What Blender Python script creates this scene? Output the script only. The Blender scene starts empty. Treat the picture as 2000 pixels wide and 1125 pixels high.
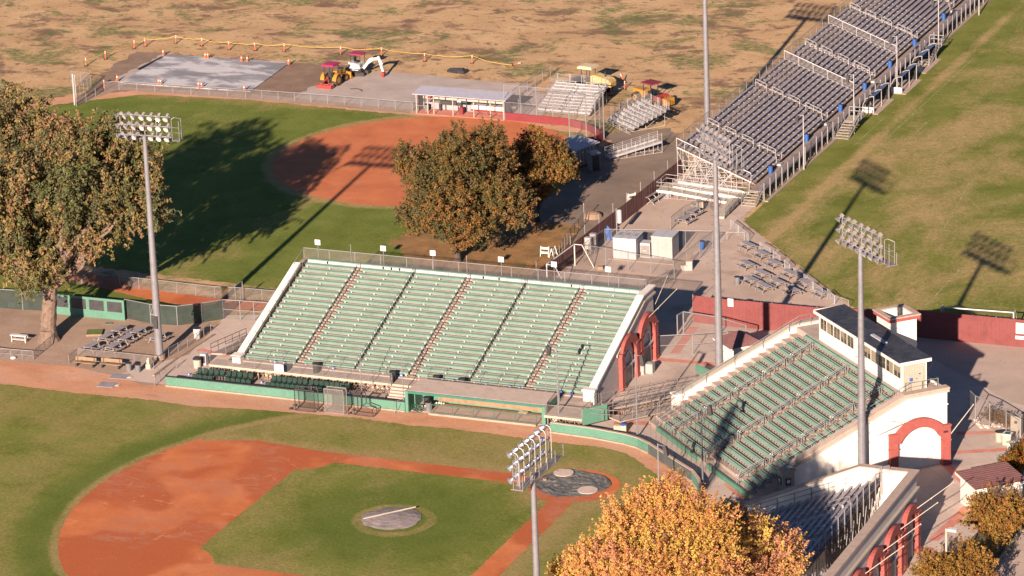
import bpy, math, random
import numpy as np
from mathutils import Vector, Matrix
R_ = random.Random(7)
sc = bpy.context.scene
COL = sc.collection
# ------------------------------------------------------------------ camera
# world: x, y along the two foul lines' directions (home plate at the origin), z up, metres
CAM = Vector((120.4347, -299.3708, 127.4864))
CR = Vector((0.9256419, 0.3767118, -0.0357110))
CU = Vector((-0.0887548, 0.3078834, 0.9472753))
CF = Vector((-0.3678446, 0.8736681, -0.3184248))
FPX = 7486.843
cam = bpy.data.cameras.new('camera'); camo = bpy.data.objects.new('camera', cam); COL.objects.link(camo)
cam.sensor_width = 36.0; cam.lens = FPX/2000*36; cam.clip_start = 1; cam.clip_end = 4000
M = Matrix.Identity(4)
for i in range(3):
    M[i][0] = CR[i]; M[i][1] = CU[i]; M[i][2] = -CF[i]; M[i][3] = CAM[i]
camo.matrix_world = M
sc.camera = camo
def G(px, py, z=0.0):
    'point at height z seen at pixel (px,py) of the 2000x1125 photograph'
    d = (px-1000)*CR + (562.5-py)*CU + FPX*CF
    t = (z-CAM.z)/d.z
    return CAM + d*t
def G2(px, py, z=0.0):
    p = G(px, py, z); return (p.x, p.y)
S45 = math.sqrt(.5)
def EB(x, y):                      # 45 degree frame of the diagonal grandstand
    return ((x-y)*S45, (x+y)*S45)

# ------------------------------------------------------------------ materials
MATS = {}
def new_mat(name):
    m = bpy.data.materials.new(name); m.use_nodes = True
    nt = m.node_tree; nt.nodes.clear()
    return m, nt
class NT:
    def __init__(s, nt): s.t = nt
    def n(s, typ, **kw):
        o = s.t.nodes.new(typ)
        for k, v in kw.items():
            if k.startswith('i_'):
                o.inputs[k[2:].replace('_', ' ')].default_value = v
            else: setattr(o, k, v)
        return o
    def l(s, a, b): s.t.links.new(a, b)
    def coord(s):
        if not hasattr(s, '_c'):
            g = s.n('ShaderNodeNewGeometry'); s._c = g.outputs['Position']
        return s._c
    def noise(s, scale, detail=4, rough=.6, dist=0, vec=None):
        o = s.n('ShaderNodeTexNoise'); o.inputs['Scale'].default_value = scale
        o.inputs['Detail'].default_value = detail; o.inputs['Roughness'].default_value = rough
        o.inputs['Distortion'].default_value = dist
        s.l(vec if vec is not None else s.coord(), o.inputs['Vector'])
        return o.outputs['Fac']
    def ramp(s, fac, stops, interp='LINEAR'):
        r = s.n('ShaderNodeValToRGB'); r.color_ramp.interpolation = interp
        e = r.color_ramp.elements
        while len(e) < len(stops): e.new(.5)
        for el, (p, c) in zip(e, stops):
            el.position = p
            el.color = (c[0], c[1], c[2], 1) if hasattr(c, '__len__') else (c, c, c, 1)
        s.l(fac, r.inputs['Fac']); return r.outputs['Color']
    def mix(s, fac, a, b, mode='MIX'):
        m = s.n('ShaderNodeMix', data_type='RGBA', blend_type=mode)
        for sock, v in ((m.inputs[0], fac), (m.inputs[6], a), (m.inputs[7], b)):
            if isinstance(v, (int, float)): sock.default_value = v
            elif hasattr(v, '__len__') and not hasattr(v, 'is_linked'): sock.default_value = (v[0], v[1], v[2], 1)
            else: s.l(v, sock)
        return m.outputs[2]
    def math(s, op, a, b=0.0, clamp=False):
        m = s.n('ShaderNodeMath', operation=op); m.use_clamp = clamp
        for sock, v in ((m.inputs[0], a), (m.inputs[1], b)):
            if isinstance(v, (int, float)): sock.default_value = v
            else: s.l(v, sock)
        return m.outputs[0]
    def sep(s):
        x = s.n('ShaderNodeSeparateXYZ'); s.l(s.coord(), x.inputs[0]); return x.outputs
    def dist(s, cx, cy):
        v = s.n('ShaderNodeVectorMath', operation='MULTIPLY'); s.l(s.coord(), v.inputs[0]); v.inputs[1].default_value = (1, 1, 0)
        d = s.n('ShaderNodeVectorMath', operation='DISTANCE'); s.l(v.outputs[0], d.inputs[0]); d.inputs[1].default_value = (cx, cy, 0)
        return d.outputs['Value']
    def band(s, val, centre, half, soft):
        'soft 1 inside |val-centre|<half, falling to 0 over soft'
        d = s.math('ABSOLUTE', s.math('SUBTRACT', val, centre))
        return s.math('SUBTRACT', 1.0, s.math('DIVIDE', s.math('SUBTRACT', d, half), soft), True) if False else s.math('ADD', s.math('DIVIDE', s.math('SUBTRACT', half, d), soft), 1.0, True)
    def out(s, col, rough=.9, metal=0.0, bump=None, bstr=.3, bdist=.05, spec=.3):
        b = s.n('ShaderNodeBsdfPrincipled'); o = s.n('ShaderNodeOutputMaterial')
        for sock, v in ((b.inputs['Base Color'], col), (b.inputs['Roughness'], rough)):
            if isinstance(v, (int, float)): sock.default_value = v
            elif hasattr(v, '__len__') and not hasattr(v, 'is_linked'): sock.default_value = (v[0], v[1], v[2], 1)
            else: s.l(v, sock)
        b.inputs['Metallic'].default_value = metal
        b.inputs['Specular IOR Level'].default_value = spec
        if bump is not None:
            bp = s.n('ShaderNodeBump'); bp.inputs['Strength'].default_value = bstr; bp.inputs['Distance'].default_value = bdist
            s.l(bump, bp.inputs['Height']); s.l(bp.outputs[0], b.inputs['Normal'])
        s.l(b.outputs[0], o.inputs['Surface'])
        return b
def paint(name, c, rough=.6, metal=0.0, var=.12, scale=1.5, dirt=.35, dirtcol=None, spec=.3):
    'painted / plain surface with mottling, streaks of grime and faint grain'
    m, t = new_mat(name); k = NT(t)
    n1 = k.noise(scale, 5, .65); n2 = k.noise(scale*9, 3, .6)
    dk = [x*(1-var*2) for x in c]; lt = [min(1, x*(1+var)) for x in c]
    col = k.ramp(n1, [(.3, dk), (.5, c), (.72, lt)])
    dc = dirtcol or [x*.62 for x in c]
    mask = k.ramp(k.noise(scale*2.3, 6, .7, .6), [(.5, 0), (.75, dirt)])
    col = k.mix(mask, col, dc)
    col = k.mix(.16, col, k.ramp(n2, [(.3, 0.15), (.7, .85)]), 'OVERLAY')
    k.out(col, rough, metal, spec=spec); MATS[name] = m; return m
def netting(name, c, alpha, scale=None):
    'woven mesh seen from afar: mostly open'
    m, t = new_mat(name); k = NT(t)
    d = k.n('ShaderNodeBsdfDiffuse'); d.inputs['Color'].default_value = (*c, 1)
    tr = k.n('ShaderNodeBsdfTransparent'); mx = k.n('ShaderNodeMixShader'); o = k.n('ShaderNodeOutputMaterial')
    f = k.ramp(k.noise(.8, 3, .6), [(.3, alpha*.75), (.7, min(1, alpha*1.25))])
    k.l(f, mx.inputs[0]); k.l(tr.outputs[0], mx.inputs[1]); k.l(d.outputs[0], mx.inputs[2]); k.l(mx.outputs[0], o.inputs['Surface'])
    MATS[name] = m; return m

# ---- ground materials
def ground_dry():
    m, t = new_mat('dry_field'); k = NT(t)
    mp = k.n('ShaderNodeMapping'); mp.inputs['Scale'].default_value = (.75, 1, 1); mp.inputs['Rotation'].default_value = (0, 0, -.35); k.l(k.coord(), mp.inputs[0]); v = mp.outputs[0]
    base = k.ramp(k.noise(.16, 8, .62, .3, v), [(.28, (.34, .212, .108)), (.5, (.43, .277, .142)), (.7, (.50, .335, .18))])
    br = k.ramp(k.noise(.17, 9, .72, .4, v), [(.53, 0), (.575, .65), (.63, .92)])
    br2 = k.ramp(k.noise(.55, 8, .72, .3, v), [(.57, 0), (.62, .85)])
    col = k.mix(br, base, (.145, .085, .053)); col = k.mix(br2, col, (.13, .078, .048))
    vo = k.n('ShaderNodeVectorMath', operation='ADD'); k.l(v, vo.inputs[0]); vo.inputs[1].default_value = (71, 13, 5)
    gm = k.ramp(k.noise(.14, 9, .74, .4, vo.outputs[0]), [(.505, 0), (.575, .92)])
    gm2 = k.math('MULTIPLY', gm, k.ramp(k.noise(1.4, 4, .7), [(.35, .25), (.6, 1)]))
    col = k.mix(gm2, col, (.085, .115, .028))
    col = k.mix(.35, col, k.ramp(k.noise(3.0, 5, .7), [(.25, .2), (.75, .8)]), 'OVERLAY')
    k.out(col, .95, bump=k.noise(2.2, 5, .7), bstr=.5, bdist=.12); MATS['dry_field'] = m
def ground_simple(name, stops, scale=.3, fine=4.0, fstr=.3, bump=.3, spots=None, aniso=None):
    m, t = new_mat(name); k = NT(t)
    v = None
    if aniso:
        mp = k.n('ShaderNodeMapping'); mp.inputs['Scale'].default_value = aniso; k.l(k.coord(), mp.inputs[0]); v = mp.outputs[0]
    col = k.ramp(k.noise(scale, 7, .65, .3, v), stops)
    if spots:
        for sc_, lo, hi, c in spots:
            col = k.mix(k.ramp(k.noise(sc_, 6, .7, .4, v), [(lo, 0), (hi, .85)]), col, c)
    col = k.mix(fstr, col, k.ramp(k.noise(fine, 4, .7), [(.25, .2), (.75, .8)]), 'OVERLAY')
    k.out(col, .93, bump=k.noise(fine*.7, 5, .7), bstr=bump, bdist=.08); MATS[name] = m; return m
def grass(name, greens, tans, tanlo, tanhi, extra=None, scale=.14):
    m, t = new_mat(name); k = NT(t)
    g = k.ramp(k.noise(.22, 6, .65, .2), [(.3, greens[0]), (.5, greens[1]), (.7, greens[2])])
    tn = k.ramp(k.noise(.9, 5, .7), [(.3, tans[0]), (.7, tans[1])])
    mp = k.n('ShaderNodeMapping'); mp.inputs['Scale'].default_value = (1, .6, 1); k.l(k.coord(), mp.inputs[0])
    big = k.noise(scale, 8, .68, .5, mp.outputs[0]); sm = k.noise(1.6, 5, .7)
    f = k.math('ADD', big, k.math('MULTIPLY', k.math('SUBTRACT', sm, .5), .34))
    if extra: f, g = extra(k, f, g)
    mask = k.ramp(f, [(tanlo, 0), (tanhi, .92)])
    col = k.mix(mask, g, tn)
    # mowing stripes, barely there
    col = k.mix(.5, col, k.ramp(k.noise(3.2, 6, .8), [(.25, .15), (.75, .85)]), 'OVERLAY')
    k.out(col, .95, bump=k.noise(6, 4, .7), bstr=.7, bdist=.05, spec=.1); MATS[name] = m
def ex_ball(k, f, g):
    dm = k.dist(-12.5, -12.5); dr = k.dist(-13.0, -13.0); dh = k.dist(0, 0)
    X = k.sep()
    # irrigated, greener: ring round the mound, band behind the skinned infield
    lush = k.math('ADD', k.band(dm, 5.0, 2.0, 6.0), k.band(dr, 31.0, .5, 2.4), True)
    wob = k.math('MULTIPLY', k.math('SUBTRACT', k.noise(.5, 3), .5), .12)
    f = k.math('SUBTRACT', f, k.math('MULTIPLY', lush, .17)); f = k.math('ADD', f, wob)
    dry = k.math('ADD', k.math('MULTIPLY', k.band(dm, 3.3, .3, .5), .3), k.math('MULTIPLY', k.band(dh, 4.6, .5, 1.6), .2))
    dry = k.math('ADD', dry, k.math('MULTIPLY', k.band(dr, 29.3, .3, .5), .3))
    pth = k.math('MULTIPLY', k.math('MULTIPLY', k.band(X[1], 1.5, .5, 1.4), k.math('MULTIPLY', k.math('LESS_THAN', X[0], -2), k.math('GREATER_THAN', X[0], -38))), .2)
    pth2 = k.math('MULTIPLY', k.math('MULTIPLY', k.band(X[0], 1.5, .5, 1.4), k.math('MULTIPLY', k.math('LESS_THAN', X[1], -2), k.math('GREATER_THAN', X[1], -38))), .2)
    dry = k.math('ADD', dry, k.math('ADD', pth, pth2))
    out = k.math('MULTIPLY', k.math('GREATER_THAN', k.math('MAXIMUM', X[0], X[1]), 1.2), .05)
    f = k.math('ADD', f, k.math('ADD', dry, out))
    g = k.mix(k.math('MULTIPLY', lush, .6), g, (.068, .105, .016))
    return f, g
def ex_soft(k, f, g):
    d = k.dist(-54, 91)
    X = k.sep()
    f = k.math('ADD', f, k.math('MULTIPLY', k.band(d, 18.3, .5, .9), .3))
    f = k.math('ADD', f, k.math('MULTIPLY', k.band(X[1], 109.2, .9, 3.0), .17))
    f = k.math('ADD', f, k.math('MULTIPLY', k.band(X[1], 43.0, 1.0, 4.0), .12))
    return f, g
def ex_foot(k, f, g):
    X = k.sep()
    f = k.math('ADD', f, k.math('MULTIPLY', k.band(X[0], -6.3, .3, .7), .11))
    lu = k.band(X[0], -10, 1.2, 2.5)
    f = k.math('SUBTRACT', f, k.math('MULTIPLY', lu, .14))
    f = k.math('SUBTRACT', f, k.math('MULTIPLY', k.band(X[1], 200, 65, 20), .05))
    return f, g
ground_dry()
GT = ((.245, .175, .070), (.32, .235, .10))
grass('softball_turf', ((0.086, 0.113, 0.018), (0.117, 0.147, 0.028), (0.149, 0.172, 0.039)), GT, .56, .80, ex_soft)
grass('ball_turf', ((0.099, 0.122, 0.020), (0.145, 0.160, 0.034), (0.186, 0.183, 0.052)), ((.225, .175, .068), (.285, .215, .09)), .40, .74, ex_ball)
grass('football_turf', ((0.099, 0.117, 0.020), (0.141, 0.154, 0.033), (0.185, 0.182, 0.051)), ((.275, .195, .085), (.37, .27, .125)), .41, .62, ex_foot, .11)
def clay():
    m, t = new_mat('infield_clay'); k = NT(t)
    col = k.ramp(k.noise(.22, 7, .62, .4), [(.3, (.37, .108, .042)), (.5, (.44, .142, .056)), (.7, (.50, .185, .08))])
    # damp, dragged areas: darker and smoother
    col = k.mix(k.ramp(k.noise(.085, 4, .5, .3), [(.47, 0), (.53, .9)]), col, (.345, .094, .038))
    # pale dusty scuffs with a raked grain
    mp = k.n('ShaderNodeMapping'); mp.inputs['Scale'].default_value = (.55, 1.6, 1); mp.inputs['Rotation'].default_value = (0, 0, .5); k.l(k.coord(), mp.inputs[0])
    sc2 = k.noise(.7, 8, .75, 1.6, mp.outputs[0]); zone = k.ramp(k.noise(.12, 3, .5), [(.48, 0), (.58, 1)])
    col = k.mix(k.math('MULTIPLY', k.ramp(sc2, [(.46, 0), (.58, .75)]), zone), col, (.36, .155, .098))
    col = k.mix(k.ramp(k.noise(.4, 7, .7, 1.2), [(.6, 0), (.7, .7)]), col, (.54, .22, .11))
    col = k.mix(.25, col, k.ramp(k.noise(6, 5, .75), [(.25, .2), (.75, .8)]), 'OVERLAY')
    k.out(col, .95, bump=k.noise(3.5, 6, .75, .5), bstr=.4, bdist=.06, spec=.1); MATS['infield_clay'] = m
clay()
ground_simple('softball_clay', [(.3, (.35, .100, .040)), (.5, (.43, .135, .052)), (.72, (.48, .17, .07))], .22, 5, .25, .3, [(.6, .6, .7, (.33, .13, .07))])
ground_simple('warning_clay', [(.3, (.37, .175, .098)), (.5, (.47, .24, .14)), (.72, (.54, .30, .19))], .25, 4, .3, .3, [(.12, .5, .62, (.42, .26, .18)), (.6, .6, .72, (.36, .15, .085))], (.6, 1.2, 1))
ground_simple('dust', [(.3, (.245, .168, .120)), (.5, (.305, .215, .158)), (.72, (.36, .255, .19))], .2, 4, .32, .35, [(.1, .55, .66, (.27, .15, .10)), (.7, .62, .72, (.19, .135, .1))])
ground_simple('gravel', [(.3, (.31, .255, .225)), (.5, (.365, .305, .27)), (.72, (.42, .355, .31))], .3, 9, .4, .5, [(.25, .6, .7, (.30, .235, .185))])
ground_simple('wet_earth', [(.3, (.15, .098, .068)), (.5, (.205, .135, .095)), (.72, (.26, .18, .13))], .3, 5, .3, .4)
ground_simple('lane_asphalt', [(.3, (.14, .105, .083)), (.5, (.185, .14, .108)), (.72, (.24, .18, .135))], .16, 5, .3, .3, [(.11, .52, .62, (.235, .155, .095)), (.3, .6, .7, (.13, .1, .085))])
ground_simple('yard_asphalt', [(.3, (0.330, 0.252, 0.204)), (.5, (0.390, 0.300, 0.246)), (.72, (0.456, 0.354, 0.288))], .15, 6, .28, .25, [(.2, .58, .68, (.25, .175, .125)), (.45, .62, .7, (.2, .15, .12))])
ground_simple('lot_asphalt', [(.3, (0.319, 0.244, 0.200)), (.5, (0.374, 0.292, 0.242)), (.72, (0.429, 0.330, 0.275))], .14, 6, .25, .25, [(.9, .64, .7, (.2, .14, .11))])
ground_simple('slab_wet', [(.42, (.19, .185, .20)), (.5, (.27, .265, .285)), (.55, (.43, .42, .43)), (.7, (.50, .49, .49))], .26, 7, .15, .1, None, (.55, 1.1, 1))
ground_simple('leaf_litter', [(.3, (.14, .085, .035)), (.5, (.23, .125, .045)), (.72, (.31, .175, .065))], .5, 6, .4, .6, [(.3, .56, .66, (.095, .1, .03))])
ground_simple('planter_soil', [(.3, (.06, .06, .02)), (.5, (.09, .08, .03)), (.72, (.16, .1, .05))], .6, 6, .4, .6)
def pavement():
    m, t = new_mat('concourse'); k = NT(t)
    col = k.ramp(k.noise(.18, 7, .65, .3), [(.3, (0.384, 0.303, 0.254)), (.5, (0.452, 0.362, 0.307)), (.72, (0.520, 0.424, 0.362))])
    br = k.n('ShaderNodeTexBrick'); br.offset = 0; br.inputs['Scale'].default_value = 1; br.inputs['Brick Width'].default_value = 3.0; br.inputs['Row Height'].default_value = 3.0
    br.inputs['Mortar Size'].default_value = .02; br.inputs['Color1'].default_value = (1, 1, 1, 1); br.inputs['Color2'].default_value = (.93, .93, .93, 1); br.inputs['Mortar'].default_value = (.62, .6, .58, 1)
    mp = k.n('ShaderNodeMapping'); mp.inputs['Rotation'].default_value = (0, 0, .785); k.l(k.coord(), mp.inputs[0]); k.l(mp.outputs[0], br.inputs['Vector'])
    col = k.mix(1.0, col, br.outputs['Color'], 'MULTIPLY')
    st = k.ramp(k.noise(.8, 6, .75, .8), [(.58, 0), (.72, .5)])
    col = k.mix(st, col, (.28, .215, .18))
    col = k.mix(.22, col, k.ramp(k.noise(7, 4, .7), [(.25, .2), (.75, .8)]), 'OVERLAY')
    k.out(col, .85, bump=k.noise(5, 4, .7), bstr=.15, bdist=.03); MATS['concourse'] = m
pavement()
ground_simple('red_band', [(.3, (.40, .155, .115)), (.5, (.46, .185, .14)), (.72, (.52, .24, .19))], .8, 6, .25, .15, [(.9, .6, .72, (.42, .27, .22))])
ground_simple('chalk', [(.42, (.17, .165, .055)), (.55, (.27, .25, .12)), (.7, (.46, .42, .30))], 1.4, 6, .3, .2)
# ---- object materials
paint('white_stucco', (0.6, 0.56, 0.5), .9, var=.04, dirt=.25, dirtcol=(.40, .36, .31))
paint('beige_stucco', (0.27, 0.235, 0.19), .9, var=.07, dirt=.4, dirtcol=(.18, .15, .12))
paint('grey_stucco', (0.44, 0.39, 0.37), .9, var=.07, dirt=.4)
paint('coping', (0.36, 0.28, 0.23), .9, var=.1, dirt=.45)
paint('terrace', (0.345, 0.275, 0.232), .92, var=.1, scale=.9, dirt=.4)
paint('tread_edge', (0.27, 0.23, 0.2), .9, var=.08, dirt=.3)
paint('arch_red', (0.27, 0.07, 0.06), .75, var=.08, dirt=.25)
paint('bench_green', (0.132, 0.205, 0.166), .6, var=.1, scale=.7, dirt=.35, dirtcol=(.14, .19, .14))
paint('wall_green', (0.075, 0.18, 0.128), .65, var=.07, scale=.6, dirt=.35, dirtcol=(.09, .17, .12))
paint('deep_green', (0.018, 0.06, 0.042), .6, var=.12)
paint('teal_trim', (0.03, 0.125, 0.095), .6, var=.08)
paint('seat_back', (0.2, 0.29, 0.235), .55, var=.12, scale=.8, dirt=.3, dirtcol=(.16, .24, .17))
paint('chair_green', (0.014, 0.036, 0.027), .45, var=.15, spec=.5)
paint('seat_arm', (0.24, 0.2, 0.165), .7, var=.1)
paint('aisle_step', (.175, .135, .11), .9, var=.1, dirt=.4)
paint('roof_slab', (.43, .345, .29), .92, var=.08, dirt=.35)
paint('bracket_white', (0.4, 0.385, 0.36), .6, var=.05, dirt=.25)
paint('white_paint', (0.5, 0.48, 0.45), .6, var=.05, dirt=.25)
paint('cream_paint', (0.34, 0.3, 0.24), .7, var=.06, dirt=.3)
paint('alu', (0.34, 0.33, 0.34), .48, .45, var=.1, scale=.5, dirt=.3)
paint('alu_plank', (0.31, 0.305, 0.355), .5, .2, var=.12, scale=.5, dirt=.35, dirtcol=(.25, .22, .21))
paint('alu_tread', (0.3, 0.245, 0.225), .6, .2, var=.12, scale=.5, dirt=.4)
paint('alu_bright', (0.38, 0.365, 0.36), .45, .3, var=.08, dirt=.25)
paint('galv', (0.24, 0.235, 0.24), .5, .35, var=.07, scale=.4, dirt=.25)
paint('galv_pole', (0.185, 0.18, 0.19), .55, .25, var=.05, scale=.25, dirt=.2)
paint('rail_grey', (0.22, 0.2, 0.185), .55, .3, var=.1)
paint('rail_dark', (.07, .10, .085), .5, .2, var=.1)
paint('lamp_dish', (.74, .73, .74), .25, .85, var=.05, dirt=.1, spec=.6)
paint('lamp_lens', (0.5, 0.46, 0.42), .25, 0, var=.08, dirt=.15, spec=.6)
paint('lamp_box', (0.24, 0.21, 0.2), .6, .1, var=.1)
paint('steel_dark', (.06, .058, .062), .5, .4, var=.15)
paint('rust_brace', (0.2, 0.15, 0.11), .8, .1, var=.2)
paint('wood', (0.22, 0.15, 0.09), .8, var=.15, scale=2)
paint('wood_grey', (0.235, 0.222, 0.245), .75, var=.12, scale=1.2)
paint('maroon_slat', (0.155, 0.042, 0.04), .75, var=.1, scale=.7, dirt=.35, dirtcol=(.165, .06, .053))
paint('maroon_old', (0.1, 0.045, 0.042), .8, var=.12, scale=.7, dirt=.45, dirtcol=(.12, .065, .055))
paint('pad_red', (0.16, 0.024, 0.029), .6, var=.08)
paint('windscreen', (0.06, 0.07, 0.065), .8, var=.15, scale=.8, dirt=.4, dirtcol=(.1, .1, .09))
paint('roof_maroon', (0.17, 0.082, 0.076), .6, var=.12, scale=1.2)
paint('roof_black', (.030, .030, .033), .5, var=.3, scale=.6, dirt=.7, dirtcol=(.105, .085, .075), spec=.4)
paint('roof_white', (0.33, 0.33, 0.38), .55, var=.06, dirt=.3)
paint('glass_dark', (.035, .034, .032), .15, var=.3, spec=.8)
paint('tan_blind', (0.2, 0.17, 0.12), .7, var=.15)
paint('tyre', (.045, .04, .038), .85, var=.2, dirtcol=(.14, .11, .09), dirt=.6)
paint('machine_yellow', (0.34, 0.165, 0.022), .45, var=.08, dirt=.3, dirtcol=(.4, .25, .1))
paint('machine_cream', (0.46, 0.33, 0.12), .5, var=.08, dirt=.3)
paint('machine_white', (0.48, 0.47, 0.46), .4, var=.04, dirt=.2)
paint('machine_black', (.03, .03, .032), .5, var=.2)
paint('canopy_magenta', (0.32, 0.022, 0.08), .5, var=.06, dirt=.15)
paint('canopy_cream', (0.5, 0.4, 0.25), .55, var=.05, dirt=.2)
paint('implement_red', (0.24, 0.035, 0.03), .6, var=.12, dirt=.3, dirtcol=(.3, .15, .1))
paint('safety_orange', (0.48, 0.1, 0.025), .6, var=.08, dirt=.2)
paint('tape_yellow', (0.38, 0.26, 0.04), .6, var=.1, dirt=.1)
paint('blue_plastic', (0.025, 0.085, 0.27), .5, var=.08)
paint('grey_plastic', (0.13, 0.132, 0.14), .6, var=.1)
paint('bin_black', (.03, .032, .034), .5, var=.2)
paint('sign_blue', (0.03, 0.1, 0.36), .5, var=.05)
paint('mark_dark', (.05, .05, .07), .7, var=.05)
paint('letter_red', (0.25, 0.035, 0.03), .7, var=.05)
paint('tarp_green', (0.105, 0.102, 0.094), .55, var=.3, scale=1.1, dirt=.5, dirtcol=(.13, .125, .115), spec=.5)
paint('tarp_grey', (0.225, 0.19, 0.18), .65, var=.2, scale=1.0, dirt=.5, dirtcol=(.14, .125, .125))
paint('mat_pale', (0.46, 0.37, 0.31), .85, var=.12, scale=2)
paint('turf_mat', (.10, .13, .04), .9, var=.15)
paint('bark', (0.15, 0.105, 0.078), .95, var=.25, scale=2.5, dirt=.5)
paint('bark_dark', (0.075, 0.052, 0.04), .95, var=.25, scale=2.5)
paint('storage_white', (0.36, 0.36, 0.365), .6, var=.04, dirt=.25)
paint('storage_cream', (0.29, 0.275, 0.26), .65, var=.05, dirt=.3)
paint('curb', (0.28, 0.23, 0.18), .9, var=.1)
paint('footing', (0.28, 0.21, 0.155), .9, var=.12)
paint('shed_grey', (.25, .24, .25), .8, var=.1)
netting('chain_link', (.2, .18, .17), .17)
netting('chain_link_dense', (.19, .17, .16), .28)
netting('net_black', (.02, .02, .02), .22)
netting('net_fine', (.10, .09, .085), .10)
netting('screen_net', (.15, .14, .13), .4)
netting('shade_cloth', (.045, .058, .05), .8)
netting('deck_skirt', (.17, .16, .18), .6)
netting('green_mesh', (.19, .32, .25), .72)
MT = MATS

FORE, FORE_H = (16.9, -50.8), 22.2
# ------------------------------------------------------------------ mesh builder
class MB:
    def __init__(s): s.v = []; s.f = []; s.mi = []; s.cur = 0
    def add(s, vs, fs):
        b = len(s.v); s.v += [tuple(p) for p in vs]
        for f in fs: s.f.append([b+i for i in f]); s.mi.append(s.cur)
        return s
    def m(s, i): s.cur = i; return s
    def box(s, x0, x1, y0, y1, z0, z1):
        return s.add([(x0,y0,z0),(x1,y0,z0),(x1,y1,z0),(x0,y1,z0),(x0,y0,z1),(x1,y0,z1),(x1,y1,z1),(x0,y1,z1)],
                     [(0,3,2,1),(4,5,6,7),(0,1,5,4),(1,2,6,5),(2,3,7,6),(3,0,4,7)])
    def bar(s, p, q, w, h=None, up=(0,0,1)):
        h = w if h is None else h
        p = Vector(p); q = Vector(q); d = (q-p)
        if d.length < 1e-6: return s
        d.normalize(); up = Vector(up)
        if abs(d.dot(up)) > .98: up = Vector((1, 0, 0))
        a = d.cross(up).normalized()*(w/2); b = a.cross(d).normalized()*(h/2)
        vs = [p-a-b, p+a-b, p+a+b, p-a+b, q-a-b, q+a-b, q+a+b, q-a+b]
        return s.add(vs, [(0,3,2,1),(4,5,6,7),(0,1,5,4),(1,2,6,5),(2,3,7,6),(3,0,4,7)])
    def tube(s, p, q, r, r2=None, n=8, caps=True):
        r2 = r if r2 is None else r2
        p = Vector(p); q = Vector(q); d = q-p
        if d.length < 1e-6: return s
        d.normalize(); up = Vector((0, 0, 1)) if abs(d.z) < .95 else Vector((1, 0, 0))
        a = d.cross(up).normalized(); b = d.cross(a)
        vs = []
        for c, rr in ((p, r), (q, r2)):
            for i in range(n):
                t = 2*math.pi*i/n; vs.append(c+a*(rr*math.cos(t))+b*(rr*math.sin(t)))
        fs = [(i, (i+1) % n, n+(i+1) % n, n+i) for i in range(n)]
        if caps: fs += [tuple(range(n))[::-1], tuple(range(n, 2*n))]
        return s.add(vs, fs)
    def path(s, pts, r, n=5):
        for a, b in zip(pts, pts[1:]): s.tube(a, b, r, n=n)
        return s
    def prism(s, poly, vec):
        n = len(poly); vec = Vector(vec); a = [Vector(p) for p in poly]; b = [p+vec for p in a]
        return s.add(a+b, [tuple(range(n))[::-1], tuple(range(n, 2*n))]+[(i, (i+1) % n, n+(i+1) % n, n+i) for i in range(n)])
    def strip(s, A, B, vec):
        'solid band between two point rows A and B (same length), thickened by vec'
        vec = Vector(vec)
        for i in range(len(A)-1):
            q = [Vector(A[i]), Vector(A[i+1]), Vector(B[i+1]), Vector(B[i])]
            s.add(q+[p+vec for p in q], [(3,2,1,0),(4,5,6,7),(0,1,5,4),(1,2,6,5),(2,3,7,6),(3,0,4,7)])
        return s
    def quad(s, *p): return s.add(p, [tuple(range(len(p)))])
    def ball(s, c, r, n=8, m=5, sz=1.0):
        vs = []; fs = []
        for j in range(m+1):
            ph = math.pi*j/m
            for i in range(n):
                t = 2*math.pi*i/n; vs.append((c[0]+r*math.sin(ph)*math.cos(t), c[1]+r*math.sin(ph)*math.sin(t), c[2]+r*sz*math.cos(ph)))
        for j in range(m):
            for i in range(n): fs.append((j*n+i, (j+1)*n+i, (j+1)*n+(i+1) % n, j*n+(i+1) % n))
        return s.add(vs, fs)
    def mesh(s, name, mats):
        me = bpy.data.meshes.new(name); me.from_pydata([tuple(v) for v in s.v], [], s.f)
        for m in mats: me.materials.append(MT[m] if isinstance(m, str) else m)
        if len(mats) > 1: me.polygons.foreach_set('material_index', s.mi)
        me.update(); return me
def rootloc(o):
    l = Vector((0, 0, 0))
    while o is not None: l = l+Vector(o.location); o = o.parent
    return l
def T(name, label, cat, loc=(0, 0, 0), rz=0.0, group=None):
    o = bpy.data.objects.new(name, None); COL.objects.link(o); o.empty_display_size = .3
    o.location = loc; o.rotation_euler = (0, 0, rz); o['label'] = label; o['category'] = cat
    if group: o['group'] = group
    return o
def P(name, mb, mats, parent, w=False, label=None, loc=None):
    'a part; w=True: coordinates are world ones'
    if isinstance(mats, str): mats = [mats]
    if w:
        d = rootloc(parent); mb.v = [(a-d.x, b-d.y, c-d.z) for a, b, c in mb.v]
    me = mb if isinstance(mb, bpy.types.Mesh) else mb.mesh(name, mats)
    o = bpy.data.objects.new(name, me); COL.objects.link(o); o.parent = parent
    if loc: o.location = loc
    if label: o['label'] = label
    return o
def single(name, mb, mats, label, cat, loc=(0, 0, 0), rz=0, group=None):
    if isinstance(mats, str): mats = [mats]
    me = mb if isinstance(mb, bpy.types.Mesh) else mb.mesh(name, mats)
    o = bpy.data.objects.new(name, me); COL.objects.link(o); o.location = loc; o.rotation_euler = (0, 0, rz)
    o['label'] = label; o['category'] = cat
    if group: o['group'] = group
    return o
def dup(o, loc=None, rz=None, label=None, parent=None):
    c = o.copy(); COL.objects.link(c)
    if parent is not None: c.parent = parent
    if loc is not None: c.location = loc
    if rz is not None: c.rotation_euler = (0, 0, rz)
    if label: c['label'] = label
    for ch in list(o.children): dup(ch, parent=c)
    return c
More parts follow.
